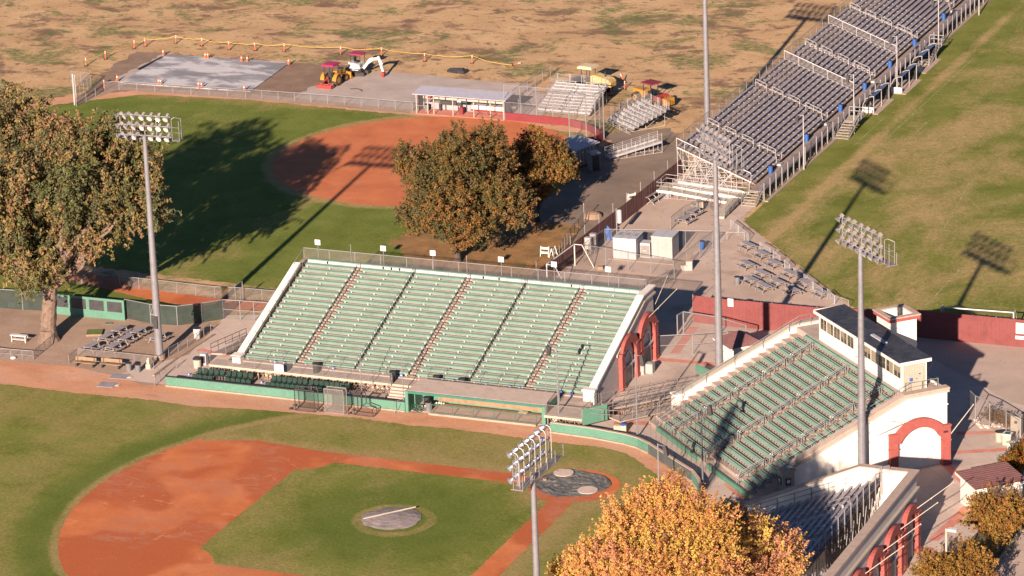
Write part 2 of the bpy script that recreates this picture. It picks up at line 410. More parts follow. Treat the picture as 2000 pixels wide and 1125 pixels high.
ORD = 'first second third fourth fifth sixth seventh eighth ninth tenth eleventh twelfth thirteenth fourteenth fifteenth sixteenth seventeenth eighteenth nineteenth twentieth'.split()
TENS = {2: 'twenty', 3: 'thirty', 4: 'forty'}
def ordw(i):
    if i < 20: return ORD[i]
    t, r = divmod(i+1, 10); return {20: 'twentieth', 30: 'thirtieth', 40: 'fortieth'}[i+1] if r == 0 else TENS[t]+'-'+ORD[r-1]
# ------------------------------------------------------------------ ground sheets
from mathutils.geometry import tessellate_polygon
def rough_edge(pts, amp, step):
    out = []; n = len(pts)
    for i in range(n):
        a = Vector(pts[i]); b = Vector(pts[(i+1) % n]); d = b-a; L = d.length
        if L < 1e-6: continue
        k = max(1, int(L/step)); nn = Vector((-d.y, d.x))/L
        for j in range(k):
            p = a+d*(j/k)
            if j or amp < .2: p = p+nn*R_.gauss(0, amp)
            out.append((p.x, p.y))
    return out
def smooth(pts, it=2):
    for _ in range(it):
        o = []; n = len(pts)
        for i in range(n):
            a = pts[i]; b = pts[(i+1) % n]
            o += [(a[0]*.75+b[0]*.25, a[1]*.75+b[1]*.25), (a[0]*.25+b[0]*.75, a[1]*.25+b[1]*.75)]
        pts = o
    return pts
SHN = [0]
def sheet(name, pts, level, mat, amp=.0, step=.35, kind='structure', z=0.0):
    if amp: pts = rough_edge(pts, amp, step)
    SHN[0] += 1; zz = z+.004*level+.0003*(SHN[0] % 11)
    tri = tessellate_polygon([[Vector((x, y, 0)) for x, y in pts]])
    fs = []
    for t in tri:
        a, b, c = (Vector(pts[i]) for i in t)
        fs.append(t if (b-a).cross(c-a) > 0 else t[::-1])
    me = bpy.data.meshes.new(name); me.from_pydata([(x, y, zz) for x, y in pts], [], fs); me.materials.append(MT[mat]); me.update()
    o = bpy.data.objects.new(name, me); COL.objects.link(o); o['kind'] = kind
    return o
def px(*l): return [G2(*p) for p in l]
def arc(cx, cy, r, a0, a1, n): return [(cx+r*math.cos(math.radians(a0+(a1-a0)*i/n)), cy+r*math.sin(math.radians(a0+(a1-a0)*i/n))) for i in range(n+1)]
def mirror(l): return [(y, x) for x, y in l][::-1]

# base
sheet('ground', [(-900, -500), (900, -500), (900, 1100), (-900, 1100)], 0, 'dry_field')
# softball park
sheet('softball_outfield_grass', [(-118, 47), (-49, 43.2), (-40, 50), (-33, 62), (-33, 76), (-36, 101), (-41, 106.2), (-51, 107.6), (-64, 107.8), (-86, 108.8), (-100, 107.5), (-108, 101), (-118, 92)], 2, 'softball_turf', .12, .5)
sheet('softball_infield_dirt', arc(-54, 91, 18, 0, 360, 90)[:-1], 4, 'softball_clay', .05, .4)
sheet('softball_warning_track', [(-130, 43), (-108, 101), (-100, 107.6), (-86, 108.9), (-64, 107.9), (-51, 107.7), (-40.5, 106), (-36, 101), (-36, 104), (-40.5, 107.6), (-51.5, 109.2), (-64, 110), (-100, 110), (-112, 102), (-140, 44)], 3, 'warning_clay', .12, .5)
trk = px((-60, 505), (40, 512), (160, 528), (270, 556), (330, 570), (420, 582), (505, 590), (600, 590), (600, 602), (505, 607), (420, 606), (330, 592), (260, 578), (150, 552), (40, 534), (-60, 525))
sheet('softball_left_track', trk, 4, 'infield_clay', .08, .4)
sheet('side_lawn', px((-80, 520), (150, 548), (260, 574), (330, 590), (400, 604), (440, 606), (420, 622), (340, 622), (240, 612), (100, 585), (-80, 560)), 3, 'softball_turf', .15, .4)
# construction area
sheet('wet_earth_apron', px((160, 190), (215, 135), (265, 100), (360, 108), (560, 122), (680, 128), (700, 148), (600, 190), (470, 200), (230, 186)), 1, 'wet_earth', .3, .8)
sheet('gravel_strip_pad', px((228, 152), (318, 106), (338, 104), (250, 165), (232, 166)), 3, 'gravel', .15, .6)
sheet('gravel_pad', px((568, 196), (602, 172), (640, 158), (758, 140), (860, 150), (900, 154), (1040, 165), (1072, 200), (1060, 225), (985, 232), (800, 216)), 3, 'gravel', .15, .6)
sb = MB(); q = [Vector((*p, .006)) for p in px((236, 163), (326, 108), (566, 124), (489, 180))]; sb.prism(q, (0, 0, .14))
o = single('concrete_slab', sb, 'slab_wet', '', 'slab'); del o['label'], o['category']; o['kind'] = 'structure'
sheet('fence_strip_earth', px((150, 205), (230, 176), (470, 192), (800, 222), (800, 214), (480, 182), (240, 170), (150, 190)), 5, 'dust', .1, .5)
# lanes and yards
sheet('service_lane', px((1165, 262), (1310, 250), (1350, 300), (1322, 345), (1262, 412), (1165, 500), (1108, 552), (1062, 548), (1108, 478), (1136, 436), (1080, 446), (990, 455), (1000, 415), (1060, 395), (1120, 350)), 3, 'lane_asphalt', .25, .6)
sheet('leaf_litter', px((760, 470), (860, 430), (960, 440), (1060, 436), (1128, 440), (1112, 472), (1090, 508), (1068, 548), (1000, 560), (840, 540)), 4, 'leaf_litter', .4, .5)
sheet('yard_asphalt', [(-50, 36), (-24, 45), (-23.4, 92), (-21, 97), (-12.5, 86), (-11, 78.6), (8.5, 54.5), (11.5, 50.6), (60, 51), (60, 44), (13.5, 44), (13, 33.5), (-4.8, 34.6), (-6, 35.4)], 5, 'yard_asphalt', .05, .8)
sheet('walkway_concrete', px((1352, 495), (1380, 470), (1410, 415), (1455, 392), (1482, 398), (1440, 430), (1432, 440), (1400, 490), (1375, 520)), 6, 'concourse', .03, .5)
sheet('gravel_court', px((1275, 445), (1330, 352), (1410, 372), (1395, 405), (1372, 430), (1300, 452)), 6, 'yard_asphalt', .1, .5)
# football field
sheet('football_grass', [(-10.9, 78.6), (8.0, 55.6), (12.2, 50.8), (90, 50.8), (90, 330), (-10.6, 330)], 6, 'football_turf', .04, .5)
def line(name, a, b, w, level, mat='chalk'):
    a = Vector(a); b = Vector(b); d = (b-a).normalized(); n = Vector((-d.y, d.x))*(w/2)
    sheet(name, [tuple(a-n), tuple(b-n), tuple(b+n), tuple(a+n)], level, mat, .012, .5)
line('field_line', (-8.0, 110.3), (-5.3, 110.3), .1, 7); line('field_line', (-8, 109.5), (-8.0, 122), .08, 7); line('field_line', (-5.2, 110.2), (-5.0, 150), .1, 7)
line('field_line', (-2.6, 116), (-2.5, 122), .1, 7); line('field_line', (-4.9, 132.8), (20, 133), .1, 7); line('field_line', (4.1, 81.4), (40, 81.0), .11, 7)
line('field_line', (10.8, 81.3), (8.8, 99), .1, 7); line('field_line', (16, 52), (16.2, 70), .1, 7); line('field_line', (19.4, 81.2), (19.6, 100), .1, 7)
# bullpen and dusty picnic ground
sheet('picnic_ground_dust', px((-120, 575), (100, 590), (250, 615), (345, 632), (440, 628), (530, 630), (470, 700), (330, 760), (150, 735), (-120, 715)), 4, 'dust', .06, .6)
fl = [(-110, 10.2), (-64.4, 8.9)]+[G2(*p) for p in ((150, 768), (300, 782), (375, 794), (500, 800), (690, 816), (800, 831), (880, 837), (985, 851), (1084, 864))]+[(-1.2, 9.7), (.8, 9.2), (2.6, 8.0)]
tip = [(4.3, 6.3), (6.3, 4.3)]
edge = fl+tip+mirror(fl)
sheet('baseball_grass', edge+[(10.2, -160), (-160, -160), (-160, 10.2)], 6, 'ball_turf', .07, .35)
wl = [(-48.6, 13.2), (-7.3, 13.2), (-7.2, 12.1), (.3, 11.25), (3.2, 9.8)]
sheet('warning_track', [(-110, 9.5), (-110, 14), (-72, 14.5), (-60, 15.5), (-54, 14), (-50.6, 12.6)]+wl+mirror(wl)+[(13.2, -60), (13.2, -110), (9.5, -110), (9.4, -70), (9, -8), (4, 4), (-8, 9), (-64, 8)], 5, 'warning_clay', .05, .5)
# skinned infield
A0 = -13.04
ring = arc(A0, A0, 29.0, 139.5, 310.5, 90)
inf = [(-1, 1.15), (-26, 1.2), (-33, 2.0)]+px((395, 861))+ring[6:-6]+[(2.0, -33), (1.2, -26), (1.15, -1)]
sheet('infield_dirt', inf, 7, 'infield_clay', .045, .3)
def cham(x): return x
ig = [(-2.6, -3.6), (-3.6, -2.6), (-4.2, -1.1), (-23.6, -1.1)]+arc(-27.43, 0, 4.0, -15, -75, 8)+[(-26.35, -23.5)]+arc(-27.43, -27.43, 4.0, 75, 15, 8)+[(-23.5, -26.35)]+arc(0, -27.43, 4.0, 165, 105, 8)+[(-1.1, -23.6), (-1.1, -4.2)]
sheet('infield_grass', ig, 8, 'ball_turf', .045, .3)
sheet('home_plate_dirt', arc(0, 0, 3.96, 0, 360, 60)[:-1], 9, 'infield_clay', .04, .3)
# paved concourse
cw = [(-55, 13.5), (-48.6, 13.3), (-7.2, 13.3), (-7.1, 12.2), (.4, 11.35), (3.3, 9.9), (6.7, 6.7), (9.9, 3.3), (11.35, .4), (12.2, -7.1), (13.3, -7.2), (13.3, -110), (60, -110), (60, 12)]+px((2060, 830), (2000, 792), (1975, 785), (1925, 757), (1820, 700), (1780, 688))+[(13.5, 44), (4.5, 44.6), (-4.8, 44.6), (-5, 35.2), (-43, 35.2), (-47, 35.6), (-52, 34), (-50.2, 22)]
sheet('concourse', cw, 7, 'concourse', .02, 1.0)
sheet('lot_asphalt', px((1780, 688), (1820, 701), (1925, 758), (1975, 786), (2000, 793), (2080, 835))+[(90, 30), (90, 50.5), (13.4, 47.2), (13.4, 44)], 8, 'lot_asphalt', .04, .8)
def band(a, b, w, lv=9):
    a = Vector(a); b = Vector(b); d = (b-a).normalized(); n = Vector((-d.y, d.x))*(w/2)
    sheet('paving_band', [tuple(a-n), tuple(b-n), tuple(b+n), tuple(a+n)], lv, 'red_band', .015, .6)
band((-4.6, 34.0), (3.4, 34.2), .9); band((-3.6, 36), (-4.4, 44), .9, 10)
band((30.3, 14.6), (35.2, 8.2), .9); band((35.3, 8.8), (34.2, -3), .95, 10); band((34.0, -4.6), (38, -13), 1.0, 11)
band((29.6, 17.6), (34.6, 20.0), .8); band((29, 22.6), (32.4, 24.0), .8, 10)
band((2.2, 17.2), (-2.5, 16.2), 1.0); band((5.4, 12.6), (9.3, 8.9), .9, 10); band((-.2, 13.6), (-4.2, 21.6), .7, 11)
band((-46.3, 31), (-43.6, 30.4), .8); band((-50.0, 23.6), (-46.2, 22.6), .8, 10); band((12.8, 4.6), (15.8, 1), .8, 12)
for a in (-51.8, -50.8): pass
# planter corner and road at lower right
sheet('planter_soil', px((1890, 1060), (1960, 985), (2060, 1000), (2060, 1030), (1975, 1055), (1930, 1135), (1860, 1200), (1740, 1200)), 9, 'planter_soil', .1, .4)
kb = MB(); kp = px((2060, 1022), (1993, 1040), (1925, 1130), (1900, 1165)); 
for a, b in zip(kp, kp[1:]): kb.bar((*a, .10), (*b, .10), .2, .2)
o = single('kerb', kb, 'curb', '', 'kerb'); del o['label'], o['category']; o['kind'] = 'structure'
sheet('road', px((2065, 1026), (1996, 1042), (1930, 1130), (1905, 1165), (1880, 1300), (2200, 1300), (2200, 1026)), 9, 'lot_asphalt', .02, 1)
line('road_stencil', G2(1968, 1082), G2(1988, 1048), .3, 10)
# ------------------------------------------------------------------ fences
_post = {}
def post_mesh(r, h):
    k = (round(r, 3), round(h, 2))
    if k not in _post: _post[k] = MB().tube((0, 0, 0), (0, 0, h), r, n=7).mesh('post', [MT['galv']])
    return _post[k]
def fence(name, label, cat, pts, h, mat, step=3.0, r=.035, mid=False, z=0.0, group=None, posts=None, rail='galv', parent=None, kick=0.0, zs=None, close=False):
    root = parent or T(name, label, cat, (pts[0][0], pts[0][1], z), 0, group)
    Z = (lambda i: z) if zs is None else (lambda i: zs[i])
    panel = MB(); top = MB(); pp = []
    for i in range(len(pts)-1):
        a = Vector((pts[i][0], pts[i][1], Z(i))); b = Vector((pts[i+1][0], pts[i+1][1], Z(i+1))); L = (b-a).length
        n = max(1, round(L/step)); up = Vector((0, 0, h)); k = Vector((0, 0, kick))
        panel.quad(a+k, b+k, b+up, a+up)
        top.tube(a+up, b+up, r*.8, n=6)
        if mid: top.tube(a+up*.5, b+up*.5, r*.6, n=5)
        for j in range(n+(1 if i == len(pts)-2 else 0)): pp.append(a+(b-a)*(j/n))
    P('mesh_panel', panel, mat, root, w=True)
    P('top_rail', top, rail, root, w=True)
    d = rootloc(root)
    if len(pp) > 95:
        mb = MB()
        for p in pp: mb.tube(p, p+Vector((0, 0, h)), r, n=6)
        o = P('post', mb, rail, root, w=True); o['kind'] = 'stuff'
    else:
        me = post_mesh(r, h+.03)
        for p in pp: P('post', me, None, root, loc=p-d) if False else _pp(me, root, p-d)
    return root
def _pp(me, root, loc, name='post'):
    o = bpy.data.objects.new(name, me); COL.objects.link(o); o.parent = root; o.location = loc; return o
def solid_fence(name, label, cat, pts, h, mat, step=3.0, th=.05, postmat='galv', z=0.0, r=.05, ph=None, group=None):
    root = T(name, label, cat, (pts[0][0], pts[0][1], z), 0, group); d = rootloc(root)
    pan = MB(); pp = []
    for i in range(len(pts)-1):
        a = Vector((pts[i][0], pts[i][1], z+.03)); b = Vector((pts[i+1][0], pts[i+1][1], z+.03)); L = (b-a).length; dr = (b-a)/L; nn = Vector((-dr.y, dr.x, 0))
        k = int(L/.13)
        for j in range(k):           # upright slats, each a hair off its neighbour
            p = a+dr*(L*(j+.5)/k)+nn*R_.uniform(-.012, .012)
            pan.bar(p, p+Vector((0, 0, h-.03+R_.uniform(-.02, .02))), L/k*.97, th*.4, up=nn)
        n = max(1, round(L/step))
        for j in range(n+(1 if i == len(pts)-2 else 0)): pp.append(a+(b-a)*(j/n)+nn*.06)
        pan.bar(a+nn*.04+Vector((0, 0, h*.93)), b+nn*.04+Vector((0, 0, h*.93)), .05, .05)
    P('slat_panel', pan, mat, root, w=True)
    hh = ph or h+.05
    for p in pp: _pp(post_mesh(r, hh), root, p-d)
    return root
def rail(parent, pts, h=.95, mat='rail_grey', r=.025, step=1.8, name='handrail', rails=2, w=True):
    mb = MB()
    for a, b in zip(pts, pts[1:]):
        a = Vector(a); b = Vector(b); L = (b-a).length; n = max(1, round(L/step))
        for k in range(rails): mb.tube(a+Vector((0, 0, h*(1-.45*k))), b+Vector((0, 0, h*(1-.45*k))), r, n=5)
        for j in range(n+1):
            p = a+(b-a)*(j/n); mb.tube(p, p+Vector((0, 0, h)), r, n=5)
    return P(name, mb, mat, parent, w=w)
def hoop(mb, a, b, h=.9, r=.028, mid=True):
    a = Vector(a); b = Vector(b); u = Vector((0, 0, h)); c = (b-a).normalized()*.12
    mb.path([a, a+u-Vector((0, 0, .1)), a+u+c, b+u-c, b+u-Vector((0, 0, .1)), b], r)
    if mid: mb.tube(a+u*.6, b+u*.6, r*.8, n=5)
def arch_poly(cx, w_out, z_sh, z_top_out, n=16, z0=0.0, w_sh=None):
    pass
def arch_parts(root, to3, cx, halfo, halfi, zsh, ztop, zin, out, tag='arch_surround', mat='arch_red', inner='white_stucco', opening=True):
    """arch surround proud of a wall. to3(s,z,d): s along the wall, d outward distance"""
    ro = ztop-zsh+.0; n = 20
    mb = MB()
    # outer outline: pier, shoulder, arc;   inner outline: opening
    ri = halfi; zc = zin-ri
    rout = ri+(ztop-zin)
    A = []; B = []
    for i in range(n+1):
        t = math.pi*i/n
        A.append((cx-rout*math.cos(t), zc+rout*math.sin(t))); B.append((cx-ri*math.cos(t), zc+ri*math.sin(t)))
    keep = [i for i in range(n+1) if A[i][1] >= zsh-.6]
    A2 = [A[i] for i in keep]; B2 = [B[i] for i in keep]
    f = [to3(s, z, out) for s, z in A2]; g = [to3(s, z, out) for s, z in B2]
    vec = Vector(to3(0, 0, .02))-Vector(to3(0, 0, out))
    mb.strip(f, g, vec)
    for sg in (-1, 1):
        x0 = cx+sg*halfo; x1 = cx+sg*(ri-.0)
        a, b = min(x0, x1), max(x0, x1)
        mb.prism([to3(a, 0, out+.02), to3(b, 0, out+.02), to3(b, zsh, out+.02), to3(a, zsh, out+.02)], vec*1.0)
        # plinth and impost band
        for zz, hh, ex in ((0, .35, .07), (zsh*.62, .14, .07), (zsh-.02, .16, .08)):
            mb.prism([to3(a-.06, zz, out+ex), to3(b+.06, zz, out+ex), to3(b+.06, zz+hh, out+ex), to3(a-.06, zz+hh, out+ex)], vec*1.0)
    P(tag, mb, mat, root, w=True)
    if opening:
        mb = MB()
        r2 = ri*.62
        prev = None
        for i in range(n+1):
            t = math.pi*i/n; q = (cx-r2*math.cos(t), zc*.86+r2*math.sin(t))
            if prev: mb.bar(to3(*prev, .09), to3(*q, .09), .16, .14)
            prev = q
        mb.bar(to3(cx-r2, 0, .09), to3(cx-r2, zc*.86, .09), .2, .14); mb.bar(to3(cx+r2, 0, .09), to3(cx+r2, zc*.86, .09), .2, .14)
        P('arch_moulding', mb, inner, root, w=True)
        mb = MB().bar(to3(cx-ri, zc*.72, .16), to3(cx+ri, zc*.72, .16), .2, .2)
        P('cross_beam', mb, 'grey_stucco', root, w=True)
        mb = MB().prism([to3(cx-r2*.8, 0, .05), to3(cx+r2*.8, 0, .05), to3(cx+r2*.8, zc*.68, .05), to3(cx-r2*.8, zc*.68, .05)], vec*.05)
        P('doorway', mb, 'beige_stucco', root, w=True)
def wall_profile(root, name, pts, a, b, axis, mat):
    'vertical slab whose side outline is pts (s,z); axis x: runs along y'
    mb = MB()
    if axis == 'y': mb.prism([(a, s, z) for s, z in pts], (b-a, 0, 0))
    else: mb.prism([(s, a, z) for s, z in pts], (0, b-a, 0))
    return P(name, mb, mat, root, w=True)
def banner_pole(root, a, b, r=.045):
    mb = MB().tube(a, b, r, r*.8, n=6); mb.ball(b, r*1.7, 6, 4)
    mid = Vector(a)+(Vector(b)-Vector(a))*.45; mb.bar(mid-Vector((0, 0, .12)), mid+Vector((0, 0, .05)), .06)
    return P('banner_pole', mb, 'cream_paint', root, w=True)

# ================================================================== GREEN GRANDSTAND (parallel to x)
AX0, AX1 = -42.5, -5.65
AV0, AZ0, AD, AR, AN = 18.35, 1.42, .805, .272, 20
sa = T('grandstand', 'long grandstand of pale green benches with six aisled sections behind the dugout', 'grandstand', (AX0, AV0, 0))
prof = [(AV0-.02, 0)]
for i in range(AN):
    prof += [(AV0+AD*i, AZ0+AR*i), (AV0+AD*(i+1), AZ0+AR*i)]
prof += [(AV0+AD*AN, 0)]
P('terrace', MB().prism([(AX0, y, z) for y, z in prof], (AX1-AX0, 0, 0)), 'terrace', sa, w=True)
nos = MB()
for i in range(AN): nos.box(AX0+.02, AX1-.02, AV0+AD*i-.006, AV0+AD*i+.05, AZ0+AR*i-.06, AZ0+AR*i+.012)
P('tread_nosing', nos, 'tread_edge', sa, w=True)
ais = [-36.35, -30.3, -24.3, -18.2, -12.15]
edges = [AX0+.25]+ais+[AX1-.3]
def bench(x0, x1, y, z, mb):
    mb.m(0).prism([(x0, y+.285, z+.365), (x0, y+.285, z+.405), (x0, y+.62, z+.485), (x0, y+.62, z+.445)], (x1-x0, 0, 0)); mb.box(x0, x1, y+.286, y+.31, z+.17, z+.364)
    mb.m(2).box(x0, x1, y+.622, y+.645, z+.43, z+.515)
    n = max(2, round((x1-x0)/1.95))
    for k in range(n):
        xx = x0+.28+(x1-x0-.5)*k/(n-1) if n > 1 else (x0+x1)/2
        mb.m(1).box(xx-.065, xx+.065, y+.18, y+.284, z+.10, z+.29); mb.box(xx-.04, xx+.04, y+.3, y+.6, z+.0, z+.39)
    mb.m(0)
    return mb
extra = MB(); cnt = 0
for i in range(AN-1):
    for j in range(6):
        x0 = edges[j]+((.42 if (j-1) % 2 == 0 else .14) if j else 0); x1 = edges[j+1]-((.42 if j % 2 == 0 else .14) if j < 5 else 0)
        y = AV0+AD*i+.1; z = AZ0+AR*i
        if cnt < 96: P('bench', bench(x0, x1, y, z, MB()), ['bench_green', 'bracket_white', 'tread_edge'], sa, w=True)
        else: bench(x0, x1, y, z, extra)
        cnt += 1
o = P('bench', extra, ['bench_green', 'bracket_white', 'tread_edge'], sa, w=True); o['kind'] = 'stuff'
# top row: white kerb in short lengths with a green board over it
tb = MB(); x = AX0+.2; yt = AV0+AD*(AN-1)+.35; zt = AZ0+AR*(AN-1)
while x < AX1-.6:
    L = R_.choice((.7, 1.5, 1.5, 2.1)); e = min(x+L, AX1-.3); tb.box(x, e, yt, yt+.1, zt+.05, zt+.32); x = e+R_.choice((.06, .06, .2))
P('rear_kerb', tb, 'white_paint', sa, w=True)
P('rear_board', MB().box(AX0+.2, AX1-.3, yt-.06, yt+.3, zt+.36, zt+.46), 'bench_green', sa, w=True)
# aisle steps (wide aisles) and slim rails
for j, a in enumerate(ais):
    st = MB()
    if j % 2 == 0:
        pr = [(AV0+.42, AZ0-.1)]
        for i in range(AN-1): pr += [(AV0+AD*i+.42, AZ0+AR*i+.004), (AV0+AD*i+.42, AZ0+AR*i+.136), (AV0+AD*(i+1)-.004, AZ0+AR*i+.136)]
        pr.append((pr[-1][0], AZ0-.1)); st.prism([(a-.36, y, z) for y, z in pr], (.72, 0, 0))
        P('aisle_steps', st, 'aisle_step', sa, w=True)
    for s0 in range(0, AN-1, 5):
        mb = MB(); k0, k1 = s0+.5, min(s0+4.2, AN-1.2)
        p = lambda k: (a+.02, AV0+AD*k, AZ0+AR*k)
        hoop(mb, p(k0), p(k1), .85, .022)
        for kk in range(int(k0)+1, int(k1)+1): mb.tube(p(kk+.5), Vector(p(kk+.5))+Vector((0, 0, .83)), .02, n=5)
        P('aisle_rail', mb, 'rail_dark' if j % 2 else 'rail_grey', sa, w=True)
        for kk in range(s0, min(s0+5, AN-1)):
            mb2 = MB().box(a-.46, a-.38, AV0+AD*kk+.28, AV0+AD*kk+.6, AZ0+AR*kk+.3, AZ0+AR*kk+.5) if j != 9 else None
    em = MB()
    for i in range(AN-1): em.box(a-.45+(.28 if j % 2 else 0), a-.40+(.28 if j % 2 else 0), AV0+AD*i+.36, AV0+AD*i+.74, AZ0+AR*i+.22, AZ0+AR*i+.46)
    xo = a-.425+(.28 if j % 2 else 0); em.bar((xo, AV0+.5, AZ0+.28), (xo, AV0+AD*(AN-2)+.5, AZ0+AR*(AN-2)+.28), .03)
    P('bench_end_cap', em, 'deep_green', sa, w=True)
# side walls
zk, vk = 7.25, 31.6
wp = [(18.2, 0), (18.2, 2.25), (18.75, 2.45), (vk, zk), (34.75, zk), (34.75, 0)]
wall_profile(sa, 'end_wall', wp, -5.6, -5.12, 'y', 'grey_stucco')
cp = lambda o=0: [(18.1, 2.25), (18.75, 2.45), (vk, zk), (34.95, zk), (34.95, zk+.16), (vk-.03, zk+.16), (18.75, 2.72), (18.1, 2.46)]
wall_profile(sa, 'wall_coping', cp(), -5.75, -5.0, 'y', 'white_stucco')
wall_profile(sa, 'wall_cornice', [(24, 3.55), (vk+.25, 6.55), (34.9, 6.55), (34.9, 6.75), (vk+.2, 6.75), (24, 3.8)], -5.118, -4.98, 'y', 'cream_paint')
P('end_pillar', MB().box(-6.1, -5.0, 17.55, 18.3, 0, 2.3).box(-6.2, -4.9, 17.45, 18.4, 2.3, 2.5), 'white_stucco', sa, w=True)
wl2 = [(18.6, 0), (18.6, 1.6), (32.6, 6.75), (33.9, 6.9), (34.75, 6.9), (34.75, 0)]
wall_profile(sa, 'end_wall', wl2, -43.0, -42.55, 'y', 'beige_stucco')
wall_profile(sa, 'wall_coping', [(18.5, 1.6), (32.6, 6.75), (32.6, 7.05), (18.5, 1.95)], -43.2, -42.45, 'y', 'white_stucco')
P('end_pillar', MB().box(-43.25, -42.35, 17.75, 18.6, 0, 1.95).box(-43.35, -42.25, 17.65, 18.7, 1.95, 2.12), 'white_stucco', sa, w=True)
P('rear_wall', MB().box(-43.0, -5.12, 34.46, 34.75, 0, AZ0+AR*(AN-1)+.05), 'beige_stucco', sa, w=True)
toA = lambda s, z, d: (-5.12+d, s, z)
arch_parts(sa, toA, 26.85, 2.45, 1.62, 3.6, 5.0, 4.15, .42)
arch_parts(sa, toA, 32.05, 2.45, 1.62, 3.75, 5.45, 4.5, .42)
banner_pole(sa, (-5.0, 31.2, 4.7), (-3.3, 36.2, 6.7)); banner_pole(sa, (-5.1, 34.9, 5.4), (-4.6, 37.2, 7.6), .03)
# rear fence with rail
zr = AZ0+AR*(AN-1)
rf = MB(); 
P('rear_mesh', MB().quad((-43, 34.6, zr+.1), (-5.9, 34.6, zr+.1), (-5.9, 34.6, zr+1.35), (-43, 34.6, zr+1.35)), 'netting_rear' if 'netting_rear' in MT else 'chain_link_dense', sa, w=True)
rf.tube((-43, 34.6, zr+1.37), (-5.9, 34.6, zr+1.37), .035, n=6)
P('rear_top_rail', rf, 'galv', sa, w=True)
for k in range(14): _pp(post_mesh(.04, 1.4), sa, Vector((-43+37.1*k/13, 34.6, zr))-rootloc(sa), 'rear_post')
for xx in (-43, -5.9):
    mb = MB(); mb.tube((xx, 34.6, zr+1.37), (xx, 32.2, zr+.55), .03, n=5); mb.tube((xx, 34.6, zr+.1), (xx, 34.6, zr+1.37), .03, n=5); mb.tube((xx, 32.2, zr-.3), (xx, 32.2, zr+.55), .03, n=5)
    P('side_rail', mb, 'galv', sa, w=True)
pts = [(AX0+.12, AV0+AD*k, AZ0+AR*k+.1) for k in (0, 6, 12, 18)]; rail(sa, pts, .85, 'rail_grey', .022, 1.9, 'side_handrail')
pts = [(AX1-.1, AV0+AD*k, AZ0+AR*k+.1) for k in (0, 6, 12, 18)]; rail(sa, pts, .85, 'rail_grey', .022, 1.9, 'side_handrail')
# front walkway on braces
P('front_walkway', MB().box(-45.2, -5.1, 16.75, 18.33, 1.18, 1.32).box(-8.2, -4.5, 13.0, 16.74, 1.18, 1.315), 'terrace', sa, w=True)
for q in ((-45.25, -22.5, 16.62, 16.745, 1.12, 1.34), (-8.25, -4.45, 12.86, 12.995, 1.1, 1.33), (-4.495, -4.38, 13.0, 18.2, 1.1, 1.33)): P('walkway_fascia', MB().box(*q), 'cream_paint', sa, w=True)
x = -45
while x < -23:
    br = MB().bar((x-.1, 16.95, 1.1), (x+1.0, 16.95, 1.1), .05); br.bar((x, 16.9, 0), (x, 16.9, 1.18), .08); br.bar((x, 16.9, .05), (x+.9, 17.0, 1.15), .05); br.bar((x+.9, 16.9, .05), (x, 17.0, 1.15), .05); br.bar((x, 16.9, .6), (x, 17.8, .6), .05).bar((x, 17.8, 0), (x, 17.8, 1.18), .08); x += 1.0; P('walkway_brace', br, 'rust_brace', sa, w=True)
x = -8
while x < -4.4:
    br = MB().bar((x, 13.2, 0), (x, 13.2, 1.18), .08); br.bar((x, 13.2, .05), (x+.85, 13.2, 1.15), .05); br.bar((x+.85, 13.25, .05), (x, 13.25, 1.15), .05); br.bar((x, 13.2, .6), (x, 15, .6), .05).bar((x, 15, 0), (x, 15, 1.18), .08); x += .9; P('walkway_brace', br, 'rust_brace', sa, w=True)
def front_rail(a, b):
    mb = MB(); a = Vector(a); b = Vector(b); n = max(1, round((b-a).length/2.6))
    for k in range(n+1):
        p = a+(b-a)*(k/n); mb.tube(p, p+Vector((0, 0, 1.05)), .03, n=6)
    for h in (1.05, .12): mb.tube(a+Vector((0, 0, h)), b+Vector((0, 0, h)), .026, n=6)
    P('front_rail', mb, 'rail_grey', sa, w=True)
    P('front_mesh', MB().quad(a+Vector((0, 0, .1)), b+Vector((0, 0, .1)), b+Vector((0, 0, 1.03)), a+Vector((0, 0, 1.03))), 'chain_link', sa, w=True)
front_rail((-45.15, 16.7, 1.32), (-25.6, 16.7, 1.32)); front_rail((-22.4, 16.7, 1.32), (-8.2, 16.7, 1.32)); front_rail((-8.1, 12.95, 1.32), (-4.5, 12.95, 1.32))
front_rail((-4.45, 13.0, 1.32), (-4.45, 17.4, 1.32))
P('green_side_panel', MB().prism([(-4.36, 12.8, .75), (-2.7, 14.9, .75), (-2.7, 14.9, 2.35), (-4.36, 12.8, 2.35)], (.06, -.02, 0)), 'wall_green', sa, w=True)
# stair down to the field between the box seats and the dugout
st = MB()
for k in range(6): st.box(-25.5, -22.8, 16.6-.32*(k+1), 16.6-.32*k, 0, 1.3-.2*(k+1))
P('stair', st, 'terrace', sa, w=True)
rail(sa, [(-25.5, 16.6, 1.3), (-25.5, 14.7, .1)], .9, 'rail_grey', .025, 1, 'stair_rail'); rail(sa, [(-22.85, 16.6, 1.3), (-22.85, 14.7, .1)], .9, 'rail_grey', .025, 1, 'stair_rail')
# low landings in the front of the seats for wheelchair places
def rail_box(x0, x1, y0, y1, z):
    mb = MB(); c = [(x0, y0), (x0, y1), (x1, y1), (x1, y0)]
    for a, b in zip(c, c[1:]): mb.tube((*a, z+.85), (*b, z+.85), .022, n=5)
    for a in c: mb.tube((*a, z), (*a, z+.85), .022, n=5)
    P('wheelchair_bay_rail', mb, 'rail_grey', sa, w=True)
for xx in (-39.8, -33.6, -27.0, -22.6, -18.8, -15.3, -9.2): rail_box(xx, xx+1.7, 18.5, 19.9, AZ0+.05)
